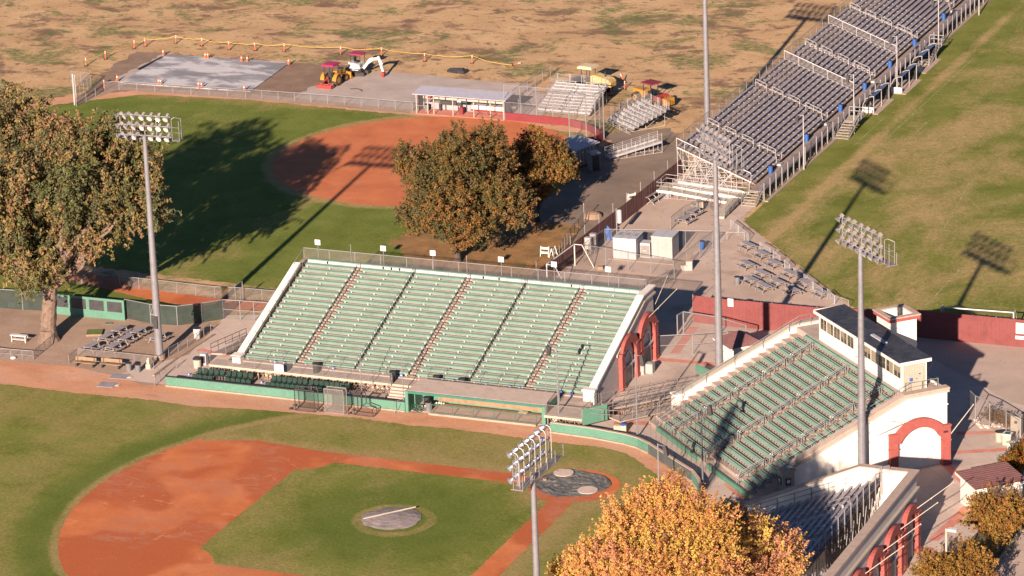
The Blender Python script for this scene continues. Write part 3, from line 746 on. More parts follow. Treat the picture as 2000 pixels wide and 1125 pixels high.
# ================================================================== DIAGONAL GRANDSTAND behind home plate
LX = lambda x, y, z=0: (*EB(x, y), z)
sbm = T('grandstand', 'cream walled grandstand of dark green seats below the long press box', 'grandstand', (0, 0, 0), math.radians(45))
BX0, BZ0, BD, BR, BN = 12.45, .32, .825, .338, 19
def bz(x): return BZ0+(x-BX0)*BR/BD
prof = [(BX0, 0)]
for i in range(BN): prof += [(BX0+BD*i, BZ0+BR*i), (BX0+BD*(i+1), BZ0+BR*i)]
prof += [(BX0+BD*BN, 7.0), (32.0, 7.0), (32.0, 0)]
P('terrace', MB().prism([(x, -10.05, z) for x, z in prof], (0, 21.5, 0)), 'terrace', sbm)
nos = MB()
for i in range(1, BN): nos.box(BX0+BD*i-.006, BX0+BD*i+.04, -10.0, 11.4, BZ0+BR*i-.05, BZ0+BR*i+.01)
P('tread_nosing', nos, 'tread_edge', sbm)
aB = [-7.3, -.7, 6.4]
def seat_row(y0, y1, x, z):
    mb = MB(); n = max(1, round((y1-y0)/.52)); w = (y1-y0)/n
    mb.m(0).prism([(x+.16, y0, z+.36), (x+.16, y0, z+.40), (x+.50, y0, z+.50), (x+.50, y0, z+.46)], (0, y1-y0, 0))     # seat boards, one run per row
    mb.m(1).box(x+.505, x+.56, y0, y1, z+.42, z+.56)  # dark green strip standing in for the shadow between the two boards
    mb.m(0).prism([(x+.565, y0, z+.50), (x+.565, y0, z+.57), (x+.64, y0, z+.60), (x+.64, y0, z+.53)], (0, y1-y0, 0))
    for k in range(n+1):
        yy = min(max(y0+w*k, y0+.03), y1-.03)
        mb.m(2).box(x+.17, x+.21, yy-.045, yy+.045, z+.12, z+.355); mb.box(x+.21, x+.5, yy-.02, yy+.02, z+.2, z+.355); mb.box(x+.47, x+.5, yy-.03, yy+.03, z, z+.42)
    return mb
for i in range(BN):
    x = BX0+BD*i+.1; z = BZ0+BR*i
    eb = [-9.75]+aB+[9.75 if i > 2 else 8.9]
    if i == BN-1: eb = [-8.4, 9.2]
    for j in range(len(eb)-1):
        y0 = eb[j]+(.42 if j else 0); y1 = eb[j+1]-(.42 if j < len(eb)-2 else 0)
        if i == 0 and j == 1: continue
        P('seat_row', seat_row(y0, y1, x, z), ['seat_back', 'deep_green', 'seat_arm'], sbm)
for a in aB:
    st = MB()
    pr = [(BX0+.42, BZ0-.1)]
    for i in range(BN-1): pr += [(BX0+BD*i+.42, BZ0+BR*i+.004), (BX0+BD*i+.42, BZ0+BR*i+.165), (BX0+BD*(i+1)-.004, BZ0+BR*i+.165)]
    pr.append((pr[-1][0], BZ0-.1)); st.prism([(x, a-.36, z) for x, z in pr], (0, .72, 0))
    P('aisle_steps', st, 'aisle_step', sbm)
    for k0, k1 in ((.1, 3.4), (4.2, 7.4), (8.1, 10.9), (11.6, 14.4), (15.1, 17.7)):
        mb = MB(); p = lambda k, o=0: (BX0+BD*k, a+o, BZ0+BR*k)
        hoop(mb, p(k0, .12), p(k1, .12), .92, .032); hoop(mb, p(k0+.1, -.12), p(k1+.1, -.12), .92, .028, False)
        km = (k0+k1)/2; mb.tube(p(km), Vector(p(km))+Vector((0, 0, .9)), .026, n=5)
        P('aisle_rail', mb, 'galv', sbm)
# end walls (local y is along the rows)
def wallB(name, pts, y0, y1, mat): return P(name, MB().prism([(x, y0, z) for x, z in pts], (0, y1-y0, 0)), mat, sbm)
wallB('end_wall', [(15.9, 0), (15.9, 2.35), (16.5, 2.6), (27.85, 7.2), (32.15, 7.2), (32.15, 0)], -10.6, -10.1, 'white_stucco')
wallB('wall_coping', [(16.35, 2.55), (27.85, 7.2), (32.35, 7.2), (32.35, 7.36), (27.8, 7.36), (16.35, 2.78)], -10.78, -9.95, 'coping')
wallB('wall_cornice', [(16.4, 2.3), (27.85, 6.92), (32.3, 6.92), (32.3, 7.18), (27.85, 7.18), (16.4, 2.52)], -10.80, -10.602, 'cream_paint')
wallB('wall_moulding', [(27.0, 5.66), (32.25, 5.66), (32.25, 5.76), (27.0, 5.76)], -10.66, -10.602, 'white_stucco')
P('end_pillar', MB().box(15.3, 16.45, -11.0, -9.9, 0, 2.25).box(15.2, 16.55, -11.1, -9.8, 2.25, 2.42), 'beige_stucco', sbm)
pl = P('plaque', MB().box(15.24, 15.295, -10.75, -10.15, 1.0, 1.7), 'mark_dark', sbm)
P('emblem', MB().tube((15.239, -10.45, 1.4), (15.225, -10.45, 1.4), .17, n=14).box(15.23, 15.238, -10.66, -10.24, 1.1, 1.15), 'white_paint', pl)
# plaque also faces the camera side of the pillar
pl = P('plaque', MB().box(15.55, 16.1, -11.06, -11.003, .95, 1.65), 'mark_dark', sbm)
P('emblem', MB().tube((15.83, -11.062, 1.36), (15.83, -11.075, 1.36), .17, n=14), 'white_paint', pl)
wallB('end_wall', [(15.7, 0), (15.7, 2.3), (16.2, 2.45), (27.6, 7.0), (28.5, 7.2), (32.15, 7.2), (32.15, 0)], 11.5, 11.95, 'white_stucco')
wallB('wall_coping', [(15.6, 2.3), (16.2, 2.45), (27.6, 7.0), (28.5, 7.2), (32.35, 7.2), (32.35, 7.35), (28.5, 7.35), (27.55, 7.2), (16.15, 2.66), (15.6, 2.5)], 11.4, 12.1, 'cream_paint')
P('end_pillar', MB().box(15.2, 15.95, 11.3, 12.2, 0, 2.3).box(15.1, 16.05, 11.2, 12.3, 2.3, 2.45), 'white_stucco', sbm)
P('rear_wall', MB().box(32.003, 32.15, -10.1, 11.5, 0, 7.2), 'white_stucco', sbm)
toB = lambda s, z, d: (*EB(s, -10.6-d), z)
dB = rootloc(sbm)
# arch: coordinates are world ones, bring them into the rotated frame
def arch_local(cx, halfo, halfi, zsh, ztop, zin):
    to3 = lambda s, z, d: (s, -10.6-d, z)
    arch_parts(sbm, to3, cx, halfo, halfi, zsh, ztop, zin, .45, opening=False)
    mb = MB(); prev = None
    for i in range(17):
        t = math.pi*i/16; q = (cx-1.45*math.cos(t), -10.63, 1.9+1.45*math.sin(t))
        if prev: mb.bar(prev, q, .05, .05)
        prev = q
    P('arch_moulding', mb, 'white_stucco', sbm)
arch_local(29.2, 3.08, 2.28, 3.75, 4.95, 4.1)
P('wall_lamp', MB().box(31.5, 31.9, -11.2, -11.05, 3.2, 3.35), 'steel_dark', sbm)
P('banner_pole', MB().tube((32.1, -10.9, 2.6), (34.3, -11.6, 5.6), .05, .04, n=6).ball((34.3, -11.6, 5.6), .08, 6, 4), 'cream_paint', sbm)
P('banner_pole', MB().tube((32.2, -5, 5.2), (33.6, -5.2, 7.6), .04, .03, n=6), 'cream_paint', sbm)
P('wall_brace', MB().tube((25.0, -10.62, 3.9), (26.9, -11.9, 5.2), .035, n=5).tube((26.0, -10.62, 5.2), (26.9, -11.9, 5.2), .02, n=5), 'rail_grey', sbm)
pts = [(x, -9.95, bz(x)+.35) for x in (15.5, 18.5, 21.5, 24.5, 27.3)]+[(28.6, -9.95, 7.2), (31.6, -9.95, 7.2)]
rail(sbm, pts, .9, 'galv', .025, 2.2, 'side_handrail', w=False)
pts = [(x, 11.35, bz(x)+.25) for x in (13.6, 16, 18.5, 21.5, 24.5, 27.3)]+[(28.4, 11.35, 7.1), (29.6, 11.35, 7.1)]
rail(sbm, pts, 1.0, 'galv', .028, 2.4, 'side_handrail', w=False)
P('landing_rail', MB().path([(28.6, -9.3, 7.9), (31.7, -9.7, 7.9), (31.9, -9.2, 7.9)], .025).tube((28.6, -9.3, 7), (28.6, -9.3, 7.9), .025).tube((30.2, -9.5, 7), (30.2, -9.5, 7.9), .025).tube((31.7, -9.7, 7), (31.7, -9.7, 7.9), .025).tube((31.9, -9.2, 7), (31.9, -9.2, 7.9), .025), 'rail_dark', sbm)
P('front_kerb', MB().box(12.2, 12.44, -9.9, -1.6, 0, .5).box(12.2, 12.44, .3, 9.2, 0, .5), 'wall_green', sbm)
mb = MB()
for yy in (9.2, 9.9): hoop(mb, (12.5, yy, .3), (15.2, yy, bz(15.2)), .95, .028)
P('corner_rail', mb, 'galv', sbm)
# ---------------- press box
pb = T('press_box', 'white press box with ten dark windows and a black roof on the upper stand', 'press box', LX(28.35, 7.2, 7.0), math.radians(45))
# local frame: x back, y along (0 .. -16.4)
L, D, H = 16.35, 2.5, 2.75
win = [(-.3-1.36*k, -1.50-1.36*k) for k in range(5)]+[(-9.0-1.44*k, -10.28-1.44*k) for k in range(5)]
fr = MB(); fr.box(0, .1, -L, 0, 0, 1.22); fr.box(0, .1, -L, 0, 2.42, H)
ys = [0]+[v for w in win for v in w]+[-L]
for a, b in zip(ys[0::2], ys[1::2]): fr.box(0, .1, b, a, 1.22, 2.42)
fr.box(.1, D, -.1, 0, 0, H).box(D-.1, D, -L, -.1, 0, H).box(.1, D-.1, -L+.1, -.1, .02, .1)
P('wall', fr, 'white_stucco', pb)
ew = MB().box(.1, D-.1, -L, -L+.1, .02, H)
for k in range(9): ew.box(.16+.26*k, .2+.26*k, -L-.03, -L, .05, H-.05)
P('end_cladding', ew, 'cream_paint', pb)
rf = MB().prism([(-.35, .3, H+.02), (D+.35, .3, H+.14), (D+.35, -L-.25, H+.14), (-.35, -L-.25, H+.02)], (0, 0, .1)); P('roof', rf, 'roof_black', pb)
P('roof_fascia', MB().box(-.42, -.352, -L-.3, .35, H-.14, H+.14).box(-.35, D+.35, .302, .36, H-.1, H+.2).box(-.35, D+.35, -L-.32, -L-.252, H-.1, H+.2), 'white_stucco', pb)
P('roof_hatch', MB().box(.9, 1.25, -11.2, -8.6, H+.17, H+.3), 'roof_white', pb)
for a, b in win:
    w = P('window', MB().box(.035, .06, b, a, 1.22, 2.42), 'glass_dark', pb)
    f = MB()
    for yy in (a, (a+b)/2, b): f.box(-.02, .034, yy-.016, yy+.016, 1.22, 2.42)
    for zz in (1.22, 1.8, 2.42): f.box(-.015, .033, b, a, zz-.014, zz+.014)
    P('frame', f, 'tan_blind', w)
    P('blind', MB().box(.018, .03, b+R_.choice((.06, .5, .6)), a-R_.choice((.06, .5)), 1.26+R_.choice((0, .45)), 2.38), 'tan_blind', w)
dr = P('door', MB().box(1.35, 2.15, -L-.06, -L-.005, .15, 2.15), 'cream_paint', pb)
P('handle', MB().box(1.42, 1.48, -L-.1, -L-.06, 1.1, 1.2), 'steel_dark', dr); P('door_sign', MB().box(1.65, 1.85, -L-.07, -L-.062, 1.5, 1.6), 'mark_dark', dr)
P('mail_box', MB().box(.75, 1.0, -L-.12, -L-.03, .95, 1.25), 'sign_blue', pb)
# ---------------- stair / lift tower
tw = T('tower', 'square white tower with a red rimmed open top behind the press box', 'tower', LX(33.6, 1.65, 0), math.radians(45))
a = 1.36
P('shaft', MB().box(-a, a, -a, a, 0, 9.0).box(-a, -a+.22, -a, a, 9.0, 10.5).box(a-.22, a, -a, a, 9.0, 10.5).box(-a+.22, a-.22, -a, -a+.22, 9.0, 10.5).box(-a+.22, a-.22, a-.22, a, 9.0, 10.5), 'white_stucco', tw)
P('moulding', MB().box(-a-.06, a+.06, -a-.06, a+.06, 7.55, 7.65).box(-a-.06, a+.06, -a-.06, a+.06, 3.6, 3.7), 'white_stucco', tw)
rim = MB(); b = a+.3
for q in ((-b, b, -b, -a+.22), (-b, b, a-.22, b), (-b, -a+.22, -a+.22, a-.22), (a-.22, b, -a+.22, a-.22)): rim.box(*q, 10.5, 10.62)
P('cornice_top', rim, 'coping', tw)
rim = MB(); b2 = a+.24
for q in ((-b2, b2, -b2, -a), (-b2, b2, a, b2), (-b2, -a, -a, a), (a, b2, -a, a)): rim.box(*q, 10.18, 10.497)
P('cornice', rim, 'arch_red', tw)
P('roof_unit', MB().box(-.4, .4, -.3, .3, 9.0, 9.45).box(-.5, .5, -.4, .4, 9.45, 9.55).box(.6, 1.0, .3, .9, 9.0, 9.3), 'coping', tw)
# ================================================================== aluminium stand on the right (back wall with arches)
sc_ = T('grandstand', 'bare aluminium bench grandstand with an arched back wall at the lower right', 'grandstand', (17.6, -5.2, 0))
CX0, CZ0, CD, CRI, CN = 17.9, 1.15, .78, .325, 16
CS0, CS1 = -26.0, -5.9
def cz(x): return CZ0+(x-CX0)*CRI/CD
aC = [-11.6, -18.4]
edges = [CS1]+aC+[CS0]
rem = MB(); cnt = 0
for i in range(CN):
    x = CX0+CD*i; z = CZ0+CRI*i
    P('foot_board', MB().box(x, x+CD-.05, CS0, CS1, z-.05, z).box(x+CD-.05, x+CD-.02, CS0, CS1, z-.03, z+CRI-.06), 'alu_tread', sc_, w=True)
    for j in range(3):
        y1 = edges[j]-(.45 if j else 0); y0 = edges[j+1]+(.45 if j < 2 else 0)
        mb = MB().box(x+.42, x+.66, y0, y1, z+.40, z+.445)
        n = 4
        for k in range(n):
            yy = y0+.3+(y1-y0-.6)*k/(n-1); mb.box(x+.46, x+.62, yy-.02, yy+.02, z, z+.4)
        P('bench', mb, 'alu_plank', sc_, w=True)
xe = CX0+CD*CN; ze = CZ0+CRI*CN
for a in aC:
    for k0, k1 in ((1.5, 4), (5, 7.6), (8.6, 11.2), (12.2, 14.8)):
        mb = MB(); p = lambda k: (CX0+CD*k, a, CZ0+CRI*k); hoop(mb, p(k0), p(k1), .95, .03)
        P('aisle_rail', mb, 'galv', sc_, w=True)
    st = MB()
    pr = [(CX0+.45, CZ0-.1)]
    for i in range(CN-1): pr += [(CX0+CD*i+.45, CZ0+CRI*i+.004), (CX0+CD*i+.45, CZ0+CRI*i+.16), (CX0+CD*(i+1)-.004, CZ0+CRI*i+.16)]
    pr.append((pr[-1][0], CZ0-.1)); st.prism([(x, a-.35, z) for x, z in pr], (0, .7, 0))
    P('aisle_steps', st, 'alu', sc_, w=True)
und = MB(); y = CS1-.2
while y > CS0:
    for xx in np.arange(CX0+.3, xe+.1, 2.2):
        h = cz(xx)-.1; und.tube((xx, y, 0), (xx, y, h), .045, n=5)
        if xx+2.2 < xe+.2: und.bar((xx, y, .3), (xx+2.2, y, cz(xx+2.2)-.4), .05)
    und.bar((CX0+.2, y, CZ0-.1), (xe, y, ze-.1), .09, .12)
    und.bar((xe-.1, y, .4), (xe-.1, y-1.7, ze-1.0), .04); und.bar((xe-.1, y-1.7, .4), (xe-.1, y, ze-1.0), .04)
    und.bar((xe-.1, y, ze*.5), (xe-.1, y-1.7, ze*.5), .05)
    y -= 1.75
P('frame', und, 'galv', sc_, w=True)
# rear guard: posts standing proud of the deck, mesh skirt
sk = MB().quad((xe+.02, CS0, ze-.1), (xe+.02, CS1, ze-.1), (xe+.02, CS1, ze+1.05), (xe+.02, CS0, ze+1.05)); P('rear_guard', sk, 'deck_skirt', sc_, w=True)
y = CS1
while y > CS0-.1: _pp(post_mesh(.05, 2.6), sc_, Vector((xe+.12, y, ze-1.35))-rootloc(sc_), 'rear_post'); y -= 1.75
pts = [(CX0+CD*k, CS1+.1, CZ0+CRI*k) for k in (0, 4, 8, 12, 17)]; rail(sc_, pts, 1.05, 'galv', .028, 2.2, 'side_rail')
# walls: end wall (north) and arched back wall
we = [(17.3, 0), (17.3, 2.0), (17.9, 2.3), (28.5, 7.2), (33.6, 7.2), (33.6, 0)]
wall_profile(sc_, 'end_wall', [(17.3, 0), (17.3, 2.0), (17.9, 2.3), (28.5, 7.2), (32.9, 7.2), (32.9, 0)], -5.7, -5.25, 'x', 'white_stucco')
wall_profile(sc_, 'wall_coping', [(17.3, 2.0), (17.9, 2.3), (28.5, 7.2), (32.84, 7.2), (32.84, 7.32), (28.45, 7.32), (17.85, 2.5), (17.3, 2.2)], -5.8, -5.1, 'x', 'coping')
P('back_wall', MB().box(32.9, 33.4, -46, -5.25, 0, 7.15), 'grey_stucco', sc_, w=True)
P('wall_coping', MB().box(32.85, 33.65, -46, -5.1, 7.16, 7.34), 'coping', sc_, w=True)
P('wall_cornice', MB().box(33.4, 33.66, -46, -5.1, 5.66, 5.80), 'cream_paint', sc_, w=True)
toC = lambda s, z, d: (33.4+d, s, z)
for c in (-7.9, -12.9, -17.9, -22.9): arch_parts(sc_, toC, c, 2.4, 1.6, 3.7, 5.15, 4.3, .45)
for c in (-5.5, -10.4, -15.4, -20.4): banner_pole(sc_, (33.6, c-1.3, 4.2), (36.4, c+1.2, 6.2))

# ================================================================== football bleachers
DX0, DZ0, DD, DR, DN = -12.75, 1.55, .605, .236, 15
DS0, DS1 = 87.6, 215.0
fb = T('bleachers', 'very long aluminium bleachers with raised front walkway along the football field', 'bleachers', (-11.0, DS0, 0))
def dp(k, y, o=0): return (DX0-DD*k, y, DZ0+DR*k+o)
aD = [97.0, 114.0, 133.1, 151.2, 168, 186, 203]; div = [125.9, 143.4, 178]
eds = [DS0]+sorted(aD+div)+[DS1]
rem = MB(); cnt = 0
for i in range(DN):
    x = DX0-DD*i; z = DZ0+DR*i
    P('foot_board', MB().box(x-DD+.06, x, DS0, DS1, z-.05, z), 'alu_tread', fb, w=True)
    for j in range(len(eds)-1):
        y0 = eds[j]+(.5 if j else .1); y1 = eds[j+1]-.5
        mb = MB().box(x-.50, x-.24, y0, y1, z+.38, z+.42).box(x-.515, x-.50, y0, y1, z+.33, z+.42)
        n = max(3, int((y1-y0)/2.2))
        for k in range(n):
            yy = y0+.2+(y1-y0-.4)*k/(n-1); mb.m(1).box(x-.40, x-.36, yy-.02, yy+.02, z, z+.38)
        if cnt < 97 and j < 7: P('bench', mb, ['alu_plank', 'steel_dark'], fb, w=True); cnt += 1
        else:
            b = len(rem.v); rem.v += mb.v; rem.f += [[b+q for q in f] for f in mb.f]; rem.mi += mb.mi
o = P('bench', rem, ['alu_plank', 'steel_dark'], fb, w=True); o['kind'] = 'stuff'
for y in aD:
    for k0, k1 in ((1.0, 4.2), (5.4, 7.6), (8.8, 11), (12.2, 14.4)):
        mb = MB(); hoop(mb, dp(k0, y), dp(k1, y), .95, .034)
        if k1-k0 > 3: km = (k0+k1)/2; mb.tube(dp(km, y), dp(km, y, .95), .03, n=5)
        P('aisle_rail', mb, 'alu_bright', fb, w=True)
    br = MB()
    for i in range(DN): br.box(DX0-DD*i-.5, DX0-DD*i-.25, y+.40, y+.50, DZ0+DR*i+.36, DZ0+DR*i+.43)
    br.bar(dp(.6, y+.45, .3), dp(DN-.3, y+.45, .3), .02)
    P('bench_end_cap', br, 'alu_bright', fb, w=True)
for y in div:
    mb = MB()
    for h in (1.1,): mb.tube(dp(.6, y, h), dp(DN, y, h), .05, n=6); mb.tube(dp(.6, y, .15), dp(DN, y, .15), .03, n=5)
    for k in range(0, DN+1, 3): mb.tube(dp(max(k, .6), y), dp(max(k, .6), y, 1.1), .04, n=5)
    P('divider_rail', mb, 'alu_bright', fb, w=True)
    P('divider_mesh', MB().quad(dp(.6, y, .15), dp(DN, y, .15), dp(DN, y, 1.05), dp(.6, y, 1.05)), 'chain_link_dense', fb, w=True)
    br = MB()
    for i in range(DN): br.box(DX0-DD*i-.5, DX0-DD*i-.25, y-.55, y-.2, DZ0+DR*i+.25, DZ0+DR*i+.45)
    br.bar(dp(.6, y-.38, .3), dp(DN-.3, y-.38, .3), .03)
    P('bench_end_cap', br, 'alu_bright', fb, w=True)
# near end rail, back fence
mb = MB(); mb.tube(dp(.6, DS0, 1.0), dp(DN, DS0, 1.0), .05, n=6); mb.tube(dp(.6, DS0, -.05), dp(DN, DS0, -.05), .05, n=6)
for k in (.6, 3.5, 7, 10.5, 13.5, 15): mb.tube(dp(k, DS0, 0), dp(k, DS0, 1.0), .035, n=5)
P('end_rail', mb, 'alu_bright', fb, w=True)
xb, zb = DX0-DD*DN-.05, DZ0+DR*DN
P('back_mesh', MB().quad((xb, DS0, zb-.4), (xb, DS1, zb-.4), (xb, DS1, zb+1.1), (xb, DS0, zb+1.1)), 'chain_link_dense', fb, w=True)
bm = MB().tube((xb, DS0, zb+1.1), (xb, DS1, zb+1.1), .03, n=5)
P('back_rail', bm, 'galv', fb, w=True)
for k in range(53): _pp(post_mesh(.035, 1.5), fb, Vector((xb, DS0+2.43*k, zb-.4))-rootloc(fb), 'back_post')
# front walkway and its guard
P('front_walkway', MB().box(-12.75, -11.15, 86.0, DS1, 1.12, 1.2), 'alu_tread', fb, w=True)
P('walkway_skirt', MB().quad((-11.12, 86, 1.18), (-11.12, DS1, 1.18), (-11.12, DS1, 2.2), (-11.12, 86, 2.2)), 'chain_link_dense', fb, w=True)
y = 86.0; k = 0
pm = MB().box(-.05, .05, -.05, .05, 0, 2.15).mesh('front_post', [MT['galv']])
while y < 200 and k < 60:
    _pp(pm, fb, Vector((-11.05, y, .05))-rootloc(fb), 'front_post'); y += 2.1; k += 1
P('front_kerb', MB().box(-11.0, -10.6, 86, DS1, 0, .14), 'curb', fb, w=True)
und = MB(); y = DS0+.1
while y < 160:
    for kk in (1, 4.5, 8, 11.5, 15):
        p = dp(kk, y, -.1); und.tube((p[0], y, 0), p, .045, n=5)
    und.bar(dp(.2, y, -.12), dp(15, y, -.12), .08, .12)
    for kk in (4.5, 8, 11.5): 
        p = dp(kk, y, -.2); q = dp(kk+3.5, y, 0); und.bar((p[0], y, .2), (q[0], y, q[2]-.5), .05); und.bar((p[0], y, p[2]), (q[0], y, .2), .05)
    und.bar((DX0, y, .9), (xb, y, .9), .06); und.bar((DX0-2.4, y, 1.9), (xb, y, 1.9), .06); und.bar((DX0-4.9, y, 2.9), (xb, y, 2.9), .06)
    y += 1.85
P('frame', und, 'alu_bright', fb, w=True)
fs = MB().bar((-11.3, 86.1, 1.08), (-11.3, 190, 1.08), .06); y = 86.2
while y < 190: fs.bar((-11.3, y, 0), (-12.4, y, 1.1), .05); fs.tube((-11.25, y, 0), (-11.25, y, 1.12), .04, n=5); y += 2.1
P('walkway_brace', fs, 'galv', fb, w=True)
# little two-step boxes and stub posts at the front of each aisle
for y in aD[:5]:
    P('step_box', MB().box(-12.95, -12.35, y-1.25, y-.45, 1.2, 1.42), 'alu_bright', fb, w=True)
    mb = MB()
    for q in (-1.3, .6): mb.tube((-12.85, y+q, 1.2), (-12.85, y+q, 2.3), .04, n=5)
    P('stub_post', mb, 'alu_bright', fb, w=True)
# stairs to the field and at the near end
def stair(x0, x1, y0, y1, z0, z1, n, parent=fb, name='stair'):
    mb = MB()
    for k in range(n):
        a = y0+(y1-y0)*k/n; b = y0+(y1-y0)*(k+.8)/n; z = z0+(z1-z0)*(k+1)/n
        mb.box(x0, x1, min(a, b), max(a, b), z-.05, z)
    mb.bar((x0, y0, z0), (x0, y1, z1), .05, .2); mb.bar((x1, y0, z0), (x1, y1, z1), .05, .2)
    P(name, mb, 'cream_paint', parent, w=True)
    rail(parent, [(x0, y0, z0), (x0, y1, z1)], 1.0, 'galv', .03, 1.2, 'stair_rail'); rail(parent, [(x1, y0, z0), (x1, y1, z1)], 1.0, 'galv', .03, 1.2, 'stair_rail')
for y in (111.4, 145.3, 182):
    stair(-10.95, -9.3, y, y+4.0, 0, 1.15, 7)
    P('landing', MB().box(-11.1, -9.3, y+4.0, y+6.4, 1.06, 1.16), 'cream_paint', fb, w=True)
    rail(fb, [(-9.3, y+4, 1.15), (-9.3, y+6.4, 1.15), (-11.1, y+6.4, 1.15)], 1.05, 'alu_bright', .04, 1.3, 'landing_rail')
stair(-12.9, -11.3, 83.6, 86.0, 0, 1.15, 6)
# switchback access ramp at the near end
rp = T('access_ramp', 'pale metal wheelchair ramp folding beneath the near end of the football bleachers', 'ramp', (-21.5, 85.5, 0))
P('ramp_deck', MB().prism([(-21.6, 85.6, .95), (-13.2, 85.6, .4), (-13.2, 87.0, .4), (-21.6, 87.0, .95)], (0, 0, .08)).prism([(-21.6, 83.9, .95), (-13.4, 83.9, .05), (-13.4, 85.3, .05), (-21.6, 85.3, .95)], (0, 0, .08)).box(-23.0, -21.6, 83.9, 87.0, .93, 1.02), 'cream_paint', rp, w=True)
P('ramp_fascia', MB().bar((-21.6, 83.85, .9), (-13.4, 83.85, .1), .06, .28).bar((-23, 83.85, .9), (-21.6, 83.85, .9), .06, .28).bar((-21.6, 85.45, 1.0), (-13.3, 85.45, .3), .06, .28).bar((-21.6, 87.05, 1.1), (-13, 87.05, .5), .06, .28), 'white_paint', rp, w=True)
rail(rp, [(-23, 83.9, 1.0), (-21.6, 83.9, 1.0), (-13.4, 83.9, .1)], .95, 'alu_bright', .03, 1.7, 'ramp_rail'); rail(rp, [(-21.6, 85.4, 1.0), (-13.4, 85.4, .4)], .9, 'alu_bright', .03, 1.7, 'ramp_rail'); rail(rp, [(-23, 83.9, 1.0), (-23, 87, 1.0), (-13, 87, .6)], .95, 'alu_bright', .03, 1.7, 'ramp_rail')
lg = MB()
for k in range(9): lg.tube((-22.8+k*1.1, 84, 0), (-22.8+k*1.1, 84, max(.1, .95-.1*k)), .03, n=5); lg.tube((-22.8+k*1.1, 85.4, 0), (-22.8+k*1.1, 85.4, max(.1, .95-.07*k)), .03, n=5)
lg.bar((-22.8, 84, .12), (-14, 84, .12), .03).bar((-22.8, 85.4, .12), (-14, 85.4, .12), .03).bar((-22.8, 84, .12), (-22.8, 85.4, .12), .03)
P('ramp_leg', lg, 'alu_bright', rp, w=True)
# low aluminium walkway box beside the near stair
wb = T('ramp_walk', 'narrow cream walkway with mesh rails leading up to the bleacher steps', 'ramp', (-13.6, 78.5, 0))
P('deck', MB().prism([(-14.4, 78.6, .1), (-13.2, 78.6, .1), (-13.2, 84.3, .5), (-14.4, 84.3, .5)], (0, 0, .25)), 'cream_paint', wb, w=True)
rail(wb, [(-13.15, 78.6, .2), (-13.15, 84.3, .6)], 1.0, 'galv', .03, 1.4, 'rail'); P('rail_mesh', MB().quad((-13.12, 78.6, .3), (-13.12, 84.3, .7), (-13.12, 84.3, 1.6), (-13.12, 78.6, 1.2)), 'chain_link_dense', wb, w=True)
# ================================================================== small bleachers by the softball diamond
def small_bleacher(label, loc, rz, L, n, aisle, z0=.35, h=.205):
    r = T('bleachers', label, 'bleachers', (*loc, 0), rz)
    d = .62
    for i in range(n):
        y = d*i; z = z0+h*i
        P('foot_board', MB().box(0, L, y, y+d*.75, z-.04, z), 'alu', r)
        a0, a1 = aisle-.55, aisle+.55
        mb = MB()
        for q0, q1 in ((.05, a0), (a1, L-.05)):
            mb.box(q0, q1, y+.40, y+.66, z+.38, z+.42)
            for k in range(4): xx = q0+.2+(q1-q0-.4)*k/3; mb.box(xx-.03, xx+.03, y+.44, y+.62, z, z+.38)
        P('bench', mb, 'alu_bright', r)
        P('riser', MB().box(0, L, y+d*.76, y+d*.80, z, z+h), 'alu_bright', r)
    ze = z0+h*n; ye = d*n+.3
    fr = MB()
    for xx in np.arange(.1, L, 1.6):
        fr.bar((xx, 0, z0-.06), (xx, ye, ze-.06), .07); fr.tube((xx, ye, 0), (xx, ye, ze+1.0), .03, n=5); fr.tube((xx, ye*.5, 0), (xx, ye*.5, z0+h*n*.5), .03, n=5); fr.bar((xx, 0, .05), (xx, ye, .05), .06); fr.bar((xx, ye*.5, .1), (xx, ye, ze*.8), .04)
    if z0 > .5:
        for xx in np.arange(.1, L, 1.6): fr.tube((xx, 0, 0), (xx, 0, z0), .035, n=5); fr.bar((xx, 0, z0*.9), (xx, ye*.5, .1), .04); fr.bar((xx, ye*.5, .2), (xx, ye*.5, z0+h*n*.5), .05)
        fr.bar((.1, 0, .06), (L-.1, 0, .06), .05).bar((.1, 0, z0*.5), (L-.1, 0, z0*.5), .05).bar((.1, ye, ze*.5), (L-.1, ye, ze*.5), .05)
    P('frame', fr, 'alu_bright', r)
    gd = MB()
    for hh in np.arange(.15, 1.05, .15): gd.tube((0, ye, ze+hh), (L, ye, ze+hh), .016, n=4)
    for xx in np.arange(0, L+.1, 1.8): gd.tube((xx, ye, ze-.2), (xx, ye, ze+1.02), .026, n=5)
    P('back_guard', gd, 'alu_bright', r)
    for xx in (0, L):
        gd = MB()
        for hh in np.arange(.15, 1.05, .15): gd.tube((xx, .7, z0+.35+hh), (xx, ye, ze+hh), .016, n=4)
        for k in range(5): yy = .7+(ye-.7)*k/4; gd.tube((xx, yy, z0+h*yy/d-.1), (xx, yy, z0+.35+1.02+(ze-z0-.35)*k/4), .026, n=5)
        P('side_guard', gd, 'alu_bright', r)
    mb = MB(); hoop(mb, (aisle, .8, z0+.2), (aisle, 2.3, z0+.7), .9); hoop(mb, (aisle, 3.0, z0+.95), (aisle, 4.6, z0+1.5), .9)
    P('aisle_rail', mb, 'alu_bright', r)
    return r
small_bleacher('small aluminium bleachers standing square behind the softball backstop', G2(1047, 222), math.radians(-2), 6.9, 10, 3.4)
small_bleacher('small aluminium bleachers turned at an angle beside the service lane', G2(1184, 241), math.radians(-40), 6.0, 8, 2.6, .6, .2)
